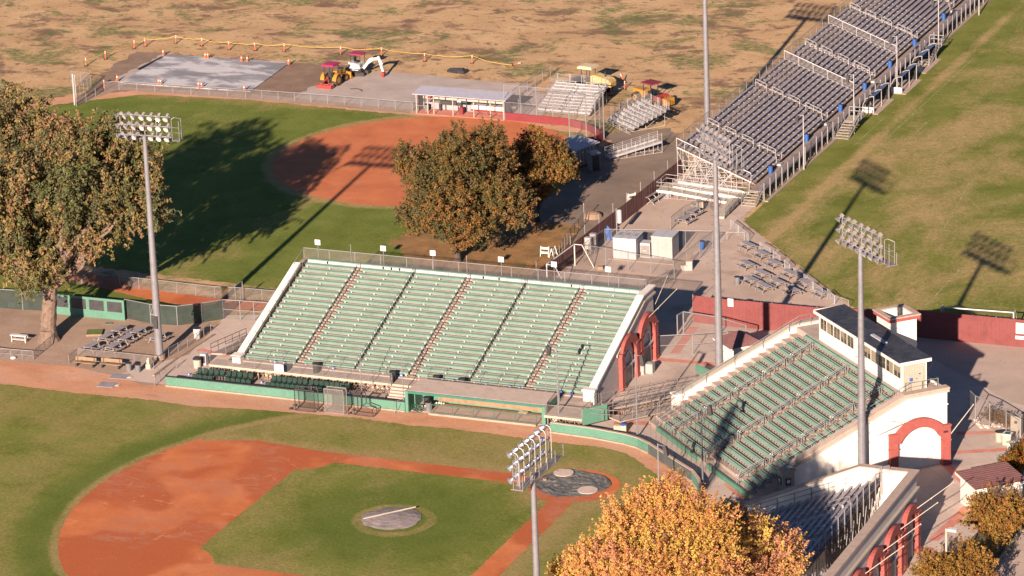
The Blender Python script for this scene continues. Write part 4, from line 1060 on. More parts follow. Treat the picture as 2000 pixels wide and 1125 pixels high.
t = T('access_ramp', 'pale metal ramp with barred rails along the near side of the angled bleachers', 'ramp', (*G2(1186, 309), 0)); a, b = Vector((*G2(1190, 309, .3), .3)), Vector((*G2(1293, 277, 1.3), 1.3)); n_ = Vector((-(b-a).y, (b-a).x, 0)).normalized()*1.2
P('deck', MB().strip([a, b], [a+n_, b+n_], (0, 0, -.12)), 'alu_bright', t, w=True); P('side_beam', MB().bar(a, b, .06, .25).bar(a+n_, b+n_, .06, .25).bar(a, a+n_, .06, .2), 'alu_bright', t, w=True)
for o_ in (Vector((0, 0, 0)), n_):
    gd = MB()
    for hh in (.2, .4, .6, .8, 1.0): gd.tube(a+o_+Vector((0, 0, hh)), b+o_+Vector((0, 0, hh)), .018, n=4)
    for k in range(7): q_ = a+(b-a)*(k/6)+o_; gd.tube(q_, q_+Vector((0, 0, 1.05)), .028, n=5)
    P('ramp_rail', gd, 'alu_bright', t, w=True)
lg = MB()
for k in range(7):
    for o_ in (Vector((0, 0, 0)), n_): q_ = a+(b-a)*(k/6)+o_; lg.tube((q_.x, q_.y, 0), q_, .035, n=5)
    q_ = a+(b-a)*(k/6); lg.bar((q_.x, q_.y, .08), (q_.x+n_.x, q_.y+n_.y, .08), .05)
lg.bar((a.x, a.y, .06), (b.x, b.y, .06), .05); lg.bar((a.x+n_.x, a.y+n_.y, .06), (b.x+n_.x, b.y+n_.y, .06), .05)
P('ramp_leg', lg, 'alu_bright', t, w=True)
# ================================================================== dugout of the ball park
dg = T('dugout', 'open fronted green dugout with a flat concrete roof below the grandstand', 'dugout', (-15.3, 13.2, 0))
P('roof', MB().box(-22.45, -8.25, 13.2, 16.6, 2.05, 2.22), 'roof_slab', dg, w=True)
P('roof_trim', MB().box(-22.5, -8.2, 13.08, 13.198, 1.95, 2.2), 'teal_trim', dg, w=True)
P('back_wall', MB().box(-22.3, -8.3, 16.3, 16.5, 0, 2.05), 'wall_green', dg, w=True)
P('side_wall', MB().box(-8.5, -8.28, 13.25, 16.3, 0, 2.05), 'wall_green', dg, w=True); P('side_wall', MB().box(-22.42, -22.2, 14.5, 16.3, 0, 2.05), 'wall_green', dg, w=True)
gt = MB()
for k in range(6): gt.box(-22.35, -22.28, 13.3+.21*k, 13.38+.21*k, 0, 2.0)
P('slat_gate', gt, 'deep_green', dg, w=True); P('gate_post', MB().box(-22.6, -22.3, 13.05, 13.3, 0, 2.2), 'wall_green', dg, w=True); P('end_post', MB().box(-8.55, -8.2, 13.05, 13.25, 0, 2.05), 'wall_green', dg, w=True)
P('floor', MB().box(-22.2, -8.5, 13.6, 16.29, .02, .07), 'terrace', dg, w=True)
P('bench', MB().box(-20.5, -9.3, 14.9, 15.25, .42, .47).box(-20.5, -9.3, 15.9, 16.15, .85, .9).box(-20.5, -9.3, 16.12, 16.29, .3, .95), 'wood', dg, w=True)
rr = MB()
for k in range(6): x = -20.0+k*2.15; rr.tube((x, 13.35, 0), (x, 13.35, .95), .035, n=6)
rr.tube((-20.0, 13.35, .95), (-9.25, 13.35, .95), .035, n=6).tube((-20, 13.35, .2), (-9.25, 13.35, .2), .03, n=6)
P('front_rail', rr, 'teal_trim', dg, w=True)
P('front_step', MB().box(-20.2, -9.2, 13.0, 13.3, .02, .2), 'curb', dg, w=True)
single('board', MB().box(-.45, .45, -.28, .28, 0, .04), 'canopy_cream', 'pale yellow sheet lying on the right end of the dugout bench', 'board', (-11.3, 15.05, .475), .05)
single('jug', MB().tube((0, 0, 0), (0, 0, .5), .19, .19, 12).tube((0, 0, .5), (0, 0, .6), .19, .1, 12), 'deep_green', 'dark green drinks jug on the shelf at the right end of the dugout', 'jug', (-9.75, 16.0, .9))
def bin_(label, loc, r=.28, h=.85, mat='bin_black', lid=None, group=None, rim='steel_dark'):
    t = T('trash_can', label, 'trash can', loc, 0, group)
    P('body', MB().tube((0, 0, 0), (0, 0, h), r*.86, r, 14), mat, t); P('rim', MB().tube((0, 0, h), (0, 0, h+.05), r*1.08, r*1.08, 14), rim, t)
    if lid: P('lid', MB().ball((0, 0, h+.05), r*1.03, 12, 5, .55), lid, t)
    else: P('opening', MB().tube((0, 0, h+.051), (0, 0, h+.056), r*.9, r*.9, 14), 'machine_black', t)
    return t
bin_('black trash can standing in the back corner of the dugout left end', (-21.2, 14.9, .07), .3, .95)
bin_('grey trash can at the front left corner of the dugout', (-20.6, 14.0, .07), .32, .85, 'grey_plastic')
hs = MB()
for k in range(5):
    cx, cy = R_.uniform(-.5, .5), R_.uniform(-.3, .3); r = R_.uniform(.22, .42); tl = R_.uniform(-.5, .5); pts = []
    for i in range(15): t_ = 2*math.pi*i/14; pts.append((cx+r*math.cos(t_), cy+r*.6*math.sin(t_), .3+r*math.sin(t_+tl)*.7))
    hs.path(pts, .035, 5)
single('hose', hs, 'deep_green', 'tangled dark green hose heaped at the left end of the dugout', 'hose', (-21.6, 13.6, .05))
bl = MB()
for k in range(9): bl.ball((R_.uniform(-.5, .5), R_.uniform(-.2, .2), R_.uniform(.05, .5)), R_.uniform(.07, .14), 6, 4)
single('rag_pile', bl, 'white_paint', 'heap of white rags beside the grey trash can in the dugout', 'rags', (-21.0, 14.3, .1))
single('rag_pile', MB().ball((0, 0, .05), .1, 6, 4).ball((.25, .05, .07), .12, 6, 4).ball((.5, 0, .06), .11, 6, 4).ball((.72, .06, .05), .09, 6, 4), 'white_paint', 'row of white rags on the left end of the dugout bench', 'rags', (-20.2, 15.0, .475))
single('swing_gate', MB().path([(0, 0, .05), (0, 0, 1.2), (1.1, .5, 1.25), (1.1, .5, .05), (0, 0, .05)], .03).tube((0, 0, .05), (1.1, .5, 1.25), .02), 'galv', 'open tubular gate in front of the dugout left end', 'gate', (-23.5, 12.4, 0), .6)
# low padded walls
def low_wall(label, pts, h, mat, th=.28, cap='coping', kick=True, name='low_wall'):
    r = T(name, label, 'wall', (*pts[0], 0))
    A = [(x, y, 0) for x, y in pts]; n = len(pts); B = []
    for i, (x, y) in enumerate(pts):
        a = Vector(pts[max(0, i-1)]); b = Vector(pts[min(n-1, i+1)]); d = (b-a).normalized(); nn = Vector((-d.y, d.x))*th
        B.append((x+nn.x, y+nn.y, 0))
    P('panel', MB().strip([(x, y, .02) for x, y, z in A], [(x, y, .02) for x, y, z in B], (0, 0, h)), mat, r, w=True)
    up = lambda L, dz: [(x, y, dz) for x, y, z in L]
    P('cap', MB().strip(up(A, h+.021), up(B, h+.021), (0, 0, .06)), cap, r, w=True)
    if kick:
        K = []
        for i, (x, y) in enumerate(pts):
            a = Vector(pts[max(0, i-1)]); b = Vector(pts[min(n-1, i+1)]); d = (b-a).normalized(); K.append((x+d.y*.16, y-d.x*.16, 0))
        P('kick_board', MB().strip(K, A, (0, 0, .16)), 'curb', r, w=True)
    return r
low_wall('mint green field wall in front of the dark green box seats', [(-48.2, 13.0), (-40, 13.05), (-32, 13.1), (-22.7, 13.15)], .95, 'wall_green', cap='steel_dark')
low_wall('mint green field wall curving from the dugout toward the backstop net', [(-7.3, 12.0), (-3, 11.7), (.4, 11.1), (2.0, 10.5), (3.35, 9.55)], .95, 'wall_green')
low_wall('dark padded backstop wall below the tall net', [(3.4, 9.5), (5.0, 8.1), (6.7, 6.6), (9.4, 4.3)], .95, 'windscreen', kick=False)
low_wall('short green wall piece at the middle of the backstop', [(9.5, 4.2), (10.6, 2.6), (11.4, .9)], .95, 'wall_green', kick=False)
# box seats in front of the walkway
cm0 = MB().m(0).box(-.24, .24, .0, .42, .38, .44).box(-.24, .24, .36, .46, .44, .92).box(-.2, .2, .34, .44, .9, .96).box(-.27, -.22, .02, .42, .55, .6).box(.22, .27, .02, .42, .55, .6).m(1).box(-.18, -.13, .1, .35, 0, .38).box(.13, .18, .1, .35, 0, .38)
cme = cm0.mesh('stadium_seat', [MT['chair_green'], MT['steel_dark']])
rows = [('front row', 14.15, 0.02, [(372, 412), (436, 487), (515, 592), (617, 640)], 762), ('back row', 15.25, .32, [(382, 436), (438, 492), (527, 598), (600, 680)], 738)]
P0 = T('seat_platform', 'low concrete platform under the back row of box seats', 'platform', (-37, 15.8, 0)); P('slab', MB().box(-47.2, -26.0, 14.9, 16.55, 0, .3), 'terrace', P0, w=True)
for rn, y, z, blk, ypx in rows:
    i = 0
    for b, (xa, xb_) in enumerate(blk):
        # pixel columns measured along the seat bases
        def xat(xp):
            lo, hi = -60., 0.
            for _ in range(40):
                m_ = (lo+hi)/2; d = Vector((m_, y, z+.6))-CAM; xx = 1000+FPX*d.dot(CR)/d.dot(CF)
                if xx < xp: lo = m_
                else: hi = m_
            return lo
        x0, x1 = xat(xa), xat(xb_); n = max(1, round((x1-x0)/.56))
        for k in range(n):
            o = bpy.data.objects.new('stadium_seat', cme); COL.objects.link(o); o.location = (x0+(x1-x0)*(k+.5)/n, y, z)
            o['label'] = f'dark green box seat, {ordw(i)} from the left in the {rn}'; o['category'] = 'seat'; o['group'] = 'dark green box seats before the grandstand'; i += 1
cd = MB().box(-.3, .3, 0, .04, .55, 1.1).box(-.28, -.24, 0, .04, 0, .55).box(.24, .28, 0, .04, 0, .55)
gl = MB().tube((-.05, -.006, .72), (-.05, -.012, .72), .13, n=12).box(-.06, 0, -.014, -.006, .78, 1.0).tube((-.03, -.006, 1.04), (-.03, -.014, 1.04), .04, n=8).box(0, .14, -.014, -.006, .76, .8).box(.1, .15, -.014, -.006, .62, .78)
def acc(label, loc, s=1.0, rz=0):
    t = T('accessible_sign', label, 'sign', loc, rz, 'blue wheelchair place signs'); t.scale = (s, s, s)
    P('panel', cd.mesh('panel', [MT['sign_blue']]) if True else None, None, t) if False else _pp(cdm, t, (0, 0, 0), 'panel'); _pp(glm, t, (0, 0, 0), 'symbol')
cdm = cd.mesh('panel', [MT['sign_blue']]); glm = gl.mesh('symbol', [MT['white_paint']])
for i, (p, z) in enumerate([((369, 738), .0), ((495, 752), .0), ((511, 754), .0), ((682, 776), .0), ((529, 716), 1.5), ((546, 718), 1.5), ((643, 728), 1.5), ((754, 742), 1.5), ((773, 745), 1.5), ((855, 752), 1.5), ((875, 755), 1.5), ((940, 762), 1.5), ((988, 766), 1.5), ((1006, 768), 1.5), ((1086, 778), 1.5), ((1107, 780), 1.5)]):
    q = G2(*p, z); acc(f'small blue wheelchair sign, {ordw(i)} from the left ' + ('among the box seats' if z < 1 else 'along the grandstand front row') if True else '', (q[0], q[1] if z < 1 else 18.25, z if z < 1 else 1.32), .45)
for i, p in enumerate([(831, 720), (964, 735), (1132, 740)]): pass
for i, (xp, lab) in enumerate([(630, 'black trash can left on the walkway nearest the numbered front sign'), (766, 'black trash can above the dugout left end'), (862, 'black trash can behind the dugout roof, middle one of three'), (918, 'black trash can behind the dugout roof, rightmost of three')]):
    x = G2(xp, 745 if xp > 700 else 718, 1.32)[0]; bin_(lab, (x, 17.5, 1.32), .32, .95)
pb_ = T('notice_sign', 'white notice hung on the walkway rail above the box seats', 'sign', (*G2(545, 722, 1.9), 1.7)); P('panel', MB().box(-.5, .5, -.03, .03, 0, .75), 'white_paint', pb_); P('lettering', MB().box(-.15, -.1, -.04, -.031, .2, .55).box(0, .05, -.04, -.031, .2, .55).box(.12, .28, -.04, -.031, .2, .25).box(.12, .28, -.04, -.031, .5, .55).box(.12, .16, -.04, -.031, .2, .55).box(.24, .28, -.04, -.031, .2, .55), 'roof_white', pb_)
# section numbers on tall posts along the rear fence
def text_mesh(s, size, mat, parent, loc, rot=(math.radians(90), 0, 0), shear=0.0, name='lettering'):
    cu = bpy.data.curves.new('t', 'FONT'); cu.body = s; cu.size = size; cu.extrude = .004; cu.align_x = 'CENTER'; cu.align_y = 'CENTER'; cu.resolution_u = 2; cu.shear = shear
    to = bpy.data.objects.new('t', cu); COL.objects.link(to)
    dgp = bpy.context.evaluated_depsgraph_get(); dgp.update(); me = bpy.data.meshes.new_from_object(to.evaluated_get(dgp)); bpy.data.objects.remove(to)
    me.materials.clear(); me.materials.append(MT[mat])
    o = bpy.data.objects.new(name, me); COL.objects.link(o); o.parent = parent; o.location = loc; o.rotation_euler = rot; return o
for i, (xp, txt) in enumerate([(630, '101'), (757, ''), (852, '103'), (981, ''), (1080, ''), (1180, '')]):
    x = -43+37.1*(xp-601)/(1248-601)
    t = T('section_sign', 'white sign on a post over the grandstand rear fence, '+ordw(i)+' from the left', 'sign', (x, 34.52, zr), 0, 'section signs along the grandstand top')
    P('pole', MB().tube((0, 0, 0), (0, 0, 2.0), .03, n=6), 'galv', t); P('panel', MB().box(-.30, .30, -.05, -.015, 1.85, 2.4), 'white_paint', t)
    if txt: text_mesh(txt, .33, 'roof_white' if False else 'grey_plastic', t, (0, -.056, 2.12))
for i, xp in enumerate((694, 916)):
    x = -43+37.1*(xp-601)/(1248-601); single('rear_pole', MB().tube((0, 0, 0), (0, 0, 2.1), .035, n=6).ball((0, 0, 2.12), .07, 6, 4), 'galv', ('thin ball topped pole between the first two section signs' if i == 0 else 'thin ball topped pole between the third and fourth section signs'), 'pole', (x, 34.5, zr))
# ================================================================== protective screens on the warning track
def screen(label, base, w, h, depth, fm, nm, bent=False, rz=0):
    t = T('protective_screen', label, 'screen', (*base, 0), rz)
    f = MB(); z = 0
    if not bent:
        for y in (0, depth): f.path([(0, y, .05), (0, y, h), (w, y, h), (w, y, .05)], .045, 6)
        f.path([(0, 0, .06), (w, 0, .06), (w, depth, .06), (0, depth, .06), (0, 0, .06)], .035, 6)
        P('net', MB().quad((0, 0, .06), (w, 0, .06), (w, 0, h), (0, 0, h)).quad((0, depth, .06), (w, depth, .06), (w, depth, h), (0, depth, h)), nm, t)
    else:
        pr = [(0, h), (w*.42, h), (w*.46, h*.48), (w*.95, h*.36), (w, .06)]
        for y in (0, depth): f.path([(0, y, .05), (0, y, h)], .045, 6); f.path([(a, y, b) for a, b in pr], .045, 6)
        for a, b in pr: f.tube((a, 0, b), (a, depth, b), .03, n=5)
        f.path([(0, 0, .06), (w, 0, .06), (w, depth, .06), (0, depth, .06), (0, 0, .06)], .035, 6)
        P('net', MB().quad((0, 0, .06), *[(a, 0, b) for a, b in pr[::-1]], (0, 0, h)), nm, t)
    P('frame', f, fm, t)
    for y in (0, depth): P('wheel', MB().tube((-.55, y-.06, .14), (-.55, y+.06, .14), .14, n=10).bar((-.55, y, .14), (.05, y, .08), .05), 'tyre', t)
    return t
screen('black framed square batting screen leaning by the field wall, leftmost of three', G2(577, 802), 2.05, 2.2, .9, 'steel_dark', 'net_black')
screen('pale framed square batting screen, middle of three by the field wall', G2(635, 806), 2.0, 2.45, .7, 'rail_grey', 'screen_net')
screen('black framed batting screen with a cut out corner, rightmost of three', G2(692, 811), 2.0, 2.15, .9, 'steel_dark', 'net_black', True)
# ================================================================== field tarpaulins
def tarp(name, label, c, rx, ry, mat, hmax, wr, noise_s, pointed=0, rz=0, seed=1):
    rr_ = random.Random(seed); n, m_ = 48, 14; vs = [(0, 0, hmax)]; fs = []
    ph = [rr_.uniform(0, 6.28) for _ in range(8)]
    for j in range(1, m_+1):
        for i in range(n):
            t = 2*math.pi*i/n; q = j/m_; e = 1+.03*math.sin(3*t+ph[0])+.02*math.sin(7*t+ph[1])+.012*math.sin(13*t+ph[2])
            if pointed: e *= 1+pointed*max(0, math.cos(t-math.pi))**9
            r = q*e; z = hmax*(1-q**2)+wr*(math.sin(5*r*6+3*t+ph[3])*.5+math.sin(4*t+9*r+ph[4])*.35+rr_.uniform(-.5, .5)+.7*max(0, math.sin(2.3*math.sin(2*t+ph[5])*r*4+5*t+ph[6])))*(q**.5)
            vs.append((rx*r*math.cos(t), ry*r*math.sin(t), max(.015, z+.04)))
    for i in range(n): fs.append((0, 1+i, 1+(i+1) % n))
    for j in range(m_-1):
        for i in range(n): a = 1+j*n; fs.append((a+i, a+n+i, a+n+(i+1) % n, a+(i+1) % n))
    mb = MB(); mb.add(vs, fs)
    return single(name, mb, mat, label, 'tarp', (*c, .04), rz)
tarp('field_tarp', 'wrinkled dark green tarpaulin spread over the home plate dirt', G2(1119, 946), 3.35, 3.3, 'tarp_green', .05, .10, 1, .1, .3, 3)
tarp('mound_tarp', 'round grey tarpaulin covering the pitching mound', G2(765, 1014), 2.7, 2.7, 'tarp_grey', .26, .02, 1, 0, 0, 5)
for p, lab in (((1101, 927), 'upper'), ((1148, 961), 'lower')):
    single('plate_mat', MB().tube((0, 0, 0), (0, 0, .05), .92, .92, 28), 'mat_pale', f'pale round mat on the home plate tarpaulin, the {lab} one of two', 'mat', (*G2(*p), .17))
single('block', MB().box(-.16, .16, -.16, .16, 0, .16), 'wood', 'small wooden block weighing down the left tip of the home plate tarpaulin', 'block', (*G2(1065, 940), .12))
q0, q1 = G2(710, 1020), G2(812, 997); single('tarp_pole', MB().tube((*q0, .34), (*q1, .34), .07, n=8), 'cream_paint', 'long cream pole lying across the mound tarpaulin', 'pole')
# ================================================================== floodlight poles
lens = MB(); dish = MB()
pr_ = [(.10, .0), (.15, .12), (.24, .26), (.30, .34)]
for (r0, d0), (r1, d1) in zip(pr_, pr_[1:]): dish.tube((0, -d0, 0), (0, -d1, 0), r0, r1, 12, caps=False)
dish.tube((0, .02, 0), (0, -.02, 0), .1, .1, 10)
dish_me = dish.mesh('reflector', [MT['lamp_dish']]); lens_me = MB().tube((0, -.335, 0), (0, -.338, 0), .29, .29, 12).mesh('lens', [MT['lamp_lens']])
ball_me = MB().box(-.13, .13, .12, .42, -.14, .14).tube((0, .0, -.02), (0, .2, 0), .05, n=6).mesh('ballast', [MT['lamp_box']])
def flood_pole(label, base, h, rz, ncol=7, nrow=3, tilt=-32, r0=.36, r1=.17, pan=None, foot=True, skip=(), head=True, boxes=False, cage=True, sp=.86, xo=0., yo=0., hoops=False):
    t = T('floodlight_pole', label, 'floodlight', (*base, 0), 0, 'stadium floodlight poles')
    mb = MB()
    for k in range(8): mb.tube((0, 0, h*k/8), (0, 0, h*(k+1)/8+.01), r0+(r1-r0)*k/8, r0+(r1-r0)*(k+1)/8, 16)
    P('pole', mb, 'galv_pole', t)
    pg = MB()
    for k in range(int(h/1.1)): pg.bar((-r0-.12, 0, 4+k*.9), (r0+.12, 0, 4+k*.9), .03) if 4+k*.9 < h-.5 else None
    pg.bar((r0+.02, 0, 3.6), (r1+.02, 0, h-.3), .02)
    P('climbing_step', pg, 'steel_dark', t)
    if foot: P('footing', MB().tube((0, 0, 0), (0, 0, .45), .62, .58, 16), 'footing', t)
    if boxes: P('control_box', MB().box(-.25, .25, -.5, -.36, 3.3, 4.6), 'steel_dark', t); P('bracket', MB().bar((-.55, -.3, 4.7), (.3, -.3, 4.7), .08).path([(-.5, -.3, 4.7), (-.2, -.3, 5.7), (-.1, -.3, 4.75)], .03), 'galv', t)
    if not head: return t
    c, s = math.cos(rz), math.sin(rz)
    def L(x, y, z): x += xo; y += yo; return (c*x-s*y, s*x+c*y, h+z)
    rs = 1.02; W = sp*(ncol-1)
    fr = MB()
    for row in range(nrow): fr.bar(L(-W/2-.25, .12, row*rs), L(W/2+.25, .12, row*rs), .09, .09)
    for k in range(5): x = -W/2+W*k/4; fr.bar(L(x, .14, -.2), L(x, .14, rs*(nrow-1)+.15), .06)
    P('crossarm', fr, 'galv', t)
    cw = MB().bar(L(-W/2-.5, .75, -.45), L(W/2+1.0, .75, -.45), .75, .05)
    for k in range(9): x = -W/2-.4+(W+1.3)*k/8; cw.bar(L(x, .1, -.5), L(x, 1.1, -.5), .06)
    P('catwalk', cw, 'rail_grey', t)
    if cage:
        cg = MB(); x0, x1 = -W/2-.5, W/2+1.0
        for k in range(6): x = x0+(x1-x0)*k/5; cg.path([L(x, 1.12, -.45), L(x, 1.12, .65)], .028, 5)
        for hh in (.15, .65): cg.path([L(x0, 1.12, hh), L(x1, 1.12, hh)], .025, 5)
        cg.path([L(x1-.75, .35, -.45), L(x1-.75, .35, 1.75), L(x1-.5, .5, 1.9), L(x1, .9, 1.7), L(x1, .9, -.3)], .035, 6)
        cg.path([L(x1, .35, -.45), L(x1, .35, 1.6)], .03, 6); cg.path([L(x1-.75, .35, .9), L(x1, .35, .9), L(x1, .9, .9)], .025, 5)
        P('cage', cg, 'galv', t)
    if hoops:
        for col in range(ncol):
            x = -W/2+sp*col; P('hoop', MB().path([L(x+.3, .5, -.45), L(x+.3, .5, 1.9), L(x+.3, .38, 2.15), L(x+.3, .12, 2.25), L(x, -.05, 2.15)], .035, 6), 'alu_bright', t)
    k = 0; rng = random.Random(int(base[0]*10))
    for row in range(nrow):
        for col in range(ncol):
            if (row, col) in skip: continue
            x = -W/2+sp*col
            pn = (pan(col) if pan else 0)+rng.uniform(-6, 6); tl = tilt+rng.uniform(-7, 7)
            o = bpy.data.objects.new('floodlight', dish_me); COL.objects.link(o); o.parent = t; o.location = L(x, -.12, row*rs)
            o.rotation_euler = (math.radians(-tl), 0, rz+math.radians(pn)); k += 1
            for nm, me in (('lens', lens_me),) if hoops else (('lens', lens_me), ('ballast', ball_me)):
                q = bpy.data.objects.new(nm, me); COL.objects.link(q); q.parent = o
    return t
flood_pole('tall floodlight pole rising from the dusty picnic ground at left', G2(312, 700), 23.2, .05, pan=lambda c: -55+c*14 if c < 4 else -5, tilt=-28, boxes=True, skip=((0, 3),), r0=.42, r1=.20)
flood_pole('tall floodlight pole standing in the gap between the two green grandstands', (4.97, 25.0), 24.3, math.radians(-45), pan=lambda c: 10-c*3, tilt=-34, r0=.42, r1=.2, sp=.95)
flood_pole('tall floodlight pole beside the white wall of the diagonal grandstand', (24.4, 8.0), 22.2, math.radians(-42), pan=lambda c: -8+c*2, tilt=-38, r0=.40, r1=.2, sp=1.1)
flood_pole('floodlight pole in the foreground over the infield grass', FORE, FORE_H, math.radians(-92), pan=lambda c: 4*c-10, tilt=-38, r0=.36, r1=.19, foot=False, sp=1.02, xo=-1.7, yo=-.9, hoops=True)
flood_pole('tall floodlight pole behind the football bleachers, its lamps above the picture', G2(1382, 268), 19.0, math.radians(-10), r0=.36, r1=.24, sp=.9)
# slimmer poles
def lamp_pole(label, base, h, arm, r=.055, speaker=True, name='speaker_pole', cat='pole', group=None, z=0, mat='galv_pole'):
    t = T(name, label, cat, (*base, z), 0, group); P('pole', MB().tube((0, 0, 0), (0, 0, h), r*1.25, r*.8, 8), mat, t)
    if speaker:
        a = Vector((math.cos(arm), math.sin(arm), 0))
        P('arm', MB().bar((0, 0, h-.1), a*.75+Vector((0, 0, h-.15)), .06), mat, t)
        P('speaker', MB().bar(a*.75+Vector((0, 0, h-.15)), a*.9+Vector((0, 0, h-1.05)), .42, .32), 'steel_dark', t)
    return t
def hz(base, ytop):
    b = 10.0
    lo, hi = 0, 30
    for _ in range(40):
        m_ = (lo+hi)/2; d = Vector((*base, m_))-CAM; yy = 562.5-FPX*d.dot(CU)/d.dot(CF)
        if yy > ytop: lo = m_
        else: hi = m_
    return lo
for (bp, yt, lab) in [((1092, 833), 675, 'speaker pole at the right end of the dugout'), ((1245, 856), 690, 'speaker pole by the bend of the mint green wall'), ((1373, 952), 787, 'speaker pole at the right end of the backstop net'), ((1287, 962), 866, 'pale speaker pole on the warning track before the backstop')]:
    b = G2(*bp); lamp_pole(lab, b, hz(b, yt), {1092: math.pi*.95, 1245: -.3, 1373: .0, 1287: -.2}[bp[0]], .075)
for (bp, yt, lab, z) in [((1069, 832), 710, 'thin net post before the dugout right end', 0), ((789, 790), 680, 'thin net post at the dugout left end', 0), ((708, 795), 678, 'thin net post behind the black batting screen', 0)]:
    b = G2(*bp); lamp_pole(lab, b, hz(b, yt), 0, .04, False, 'net_post')
nb = T('backstop_net', 'tall faint net strung between speaker poles behind home plate', 'net', (3.4, 9.6, 0))
npts = [(.5, 11.4), (3.6, 9.75), (6.9, 6.85), (9.8, 4.4), (12.4, 2.3)]
P('net', MB().quad(*[(*npts[0], 1), (*npts[1], 1), (*npts[1], 7.2), (*npts[0], 7.2)]).quad((*npts[1], 1), (*npts[2], 1), (*npts[2], 7.0), (*npts[1], 7.2)).quad((*npts[2], 1), (*npts[3], 1), (*npts[3], 7.0), (*npts[2], 7.0)).quad((*npts[3], 1), (*npts[4], 1), (*npts[4], 7.2), (*npts[3], 7.0)), 'net_fine', nb, w=True)
cb = MB()
for k in range(14):
    f = k/13*3; i = min(2, int(f)); a = Vector(npts[1+i]) if False else None
    a = Vector(npts[1+i]); b = Vector(npts[2+i]); p = a+(b-a)*(f-i); cb.tube((p.x, p.y, 1), (p.x, p.y, 7.0), .012, n=4)
P('cable', cb, 'steel_dark', nb, w=True)
# ================================================================== small buildings
def shed(label, c, rz, w, d, h0, h1, roofm, wallm, hip=False, door=True):
    t = T('shed', label, 'shed', (*c, 0), rz)
    a, b = w/2, d/2
    if not hip:
        P('wall', MB().prism([(-a, -b, 0), (-a, b, 0), (-a, b, h1), (-a, -b, h0)], (w, 0, 0)), wallm, t)
        sl = (h1-h0)/d; o = .35
        rf = MB().prism([(-a-o, -b-o, h0-o*sl+.02), (-a-o, b+o, h1+o*sl+.02), (-a-o, b+o, h1+o*sl+.12), (-a-o, -b-o, h0-o*sl+.12)], (w+2*o, 0, 0))
        k = int((w+2*o)/.4)
        for i in range(k+1): x = -a-o+(w+2*o)*i/k; rf.bar((x, -b-o, h0-o*sl+.13), (x, b+o, h1+o*sl+.13), .05, .04)
        P('roof', rf, roofm, t)
        P('fascia', MB().prism([(-a-o-.03, -b-o, h0-o*sl-.12), (-a-o-.03, b+o, h1+o*sl-.12), (-a-o-.03, b+o, h1+o*sl+.1), (-a-o-.03, -b-o, h0-o*sl+.1)], (.028, 0, 0)).prism([(a+o+.002, -b-o, h0-o*sl-.12), (a+o+.002, b+o, h1+o*sl-.12), (a+o+.002, b+o, h1+o*sl+.1), (a+o+.002, -b-o, h0-o*sl+.1)], (.028, 0, 0)).box(-a-o, a+o, -b-o-.03, -b-o-.002, h0-o*sl-.12, h0-o*sl+.1), 'white_stucco', t)
    else:
        P('wall', MB().box(-a, a, -b, b, 0, h0), wallm, t)
        o = .4; rf = MB(); A = [(-a-o, -b-o), (a+o, -b-o), (a+o, b+o), (-a-o, b+o)]; r = (a-b) if a > b else 0
        rf.quad((*A[0], h0), (*A[1], h0), (r, 0, h1), (-r, 0, h1)); rf.quad((*A[1], h0), (*A[2], h0), (r, 0, h1)); rf.quad((*A[2], h0), (*A[3], h0), (-r, 0, h1), (r, 0, h1)); rf.quad((*A[3], h0), (*A[0], h0), (-r, 0, h1)); rf.quad(*[(x, y, h0) for x, y in A[::-1]])
        P('roof', rf, roofm, t)
        P('fascia', MB().box(-a-o, a+o, -b-o-.03, -b-o-.002, h0-.14, h0+.02).box(-a-o-.03, -a-o-.002, -b-o, b+o, h0-.14, h0+.02).box(a+o+.002, a+o+.03, -b-o, b+o, h0-.14, h0+.02), 'white_stucco', t)
    if door:
        q = P('door', MB().box(-a-.05, -a-.003, -.5, .45, .02, 2.05), 'cream_paint', t); P('handle', MB().box(-a-.09, -a-.05, .3, .38, 1.0, 1.1), 'steel_dark', q)
    return t
shed('cream ticket booth with a ribbed maroon mono pitch roof at lower right', (36.9, 6.0), math.radians(-52), 4.0, 4.2, 2.75, 2.95, 'roof_maroon', 'white_stucco')
shed('small white hut with a hipped maroon roof behind the diagonal grandstand', (3.7, 34.5), math.radians(-45), 3.0, 3.0, 2.6, 3.7, 'roof_maroon', 'white_stucco', True)
t = T('storage_shed', 'long grey shed with a white roof behind the autumn trees', 'shed', (*G2(1102, 330), 0), math.radians(72))
P('wall', MB().box(-4.2, 4.2, -1.4, 1.4, 0, 2.3), 'shed_grey', t); P('roof', MB().prism([(-4.5, -1.7, 2.32), (-4.5, 1.7, 2.62), (-4.5, 1.7, 2.74), (-4.5, -1.7, 2.44)], (9, 0, 0)), 'roof_white', t)
mb = MB()
for k in range(14): mb.box(-4.2+.63*k, -4.14+.63*k, -1.44, -1.402, .05, 2.25)
P('cladding_batten', mb, 'maroon_old', t); P('base_board', MB().box(-4.25, 4.25, -1.46, -1.41, 0, .25), 'maroon_slat', t)
t = T('portable_toilet', 'grey portable toilet at the near end of the white roofed shed', 'toilet', (*G2(1161, 333), 0), math.radians(40)); P('body', MB().box(-.6, .6, -.6, .6, 0, 2.1), 'grey_plastic', t); P('roof', MB().box(-.65, .65, -.65, .65, 2.1, 2.2).box(-.45, .45, -.45, .45, 2.2, 2.32), 'storage_cream', t); P('door', MB().box(-.42, .42, -.63, -.602, .1, 1.95), 'machine_black', t); P('side_panel', MB().box(-.632, -.602, -.5, .5, .15, 1.95), 'storage_cream', t)
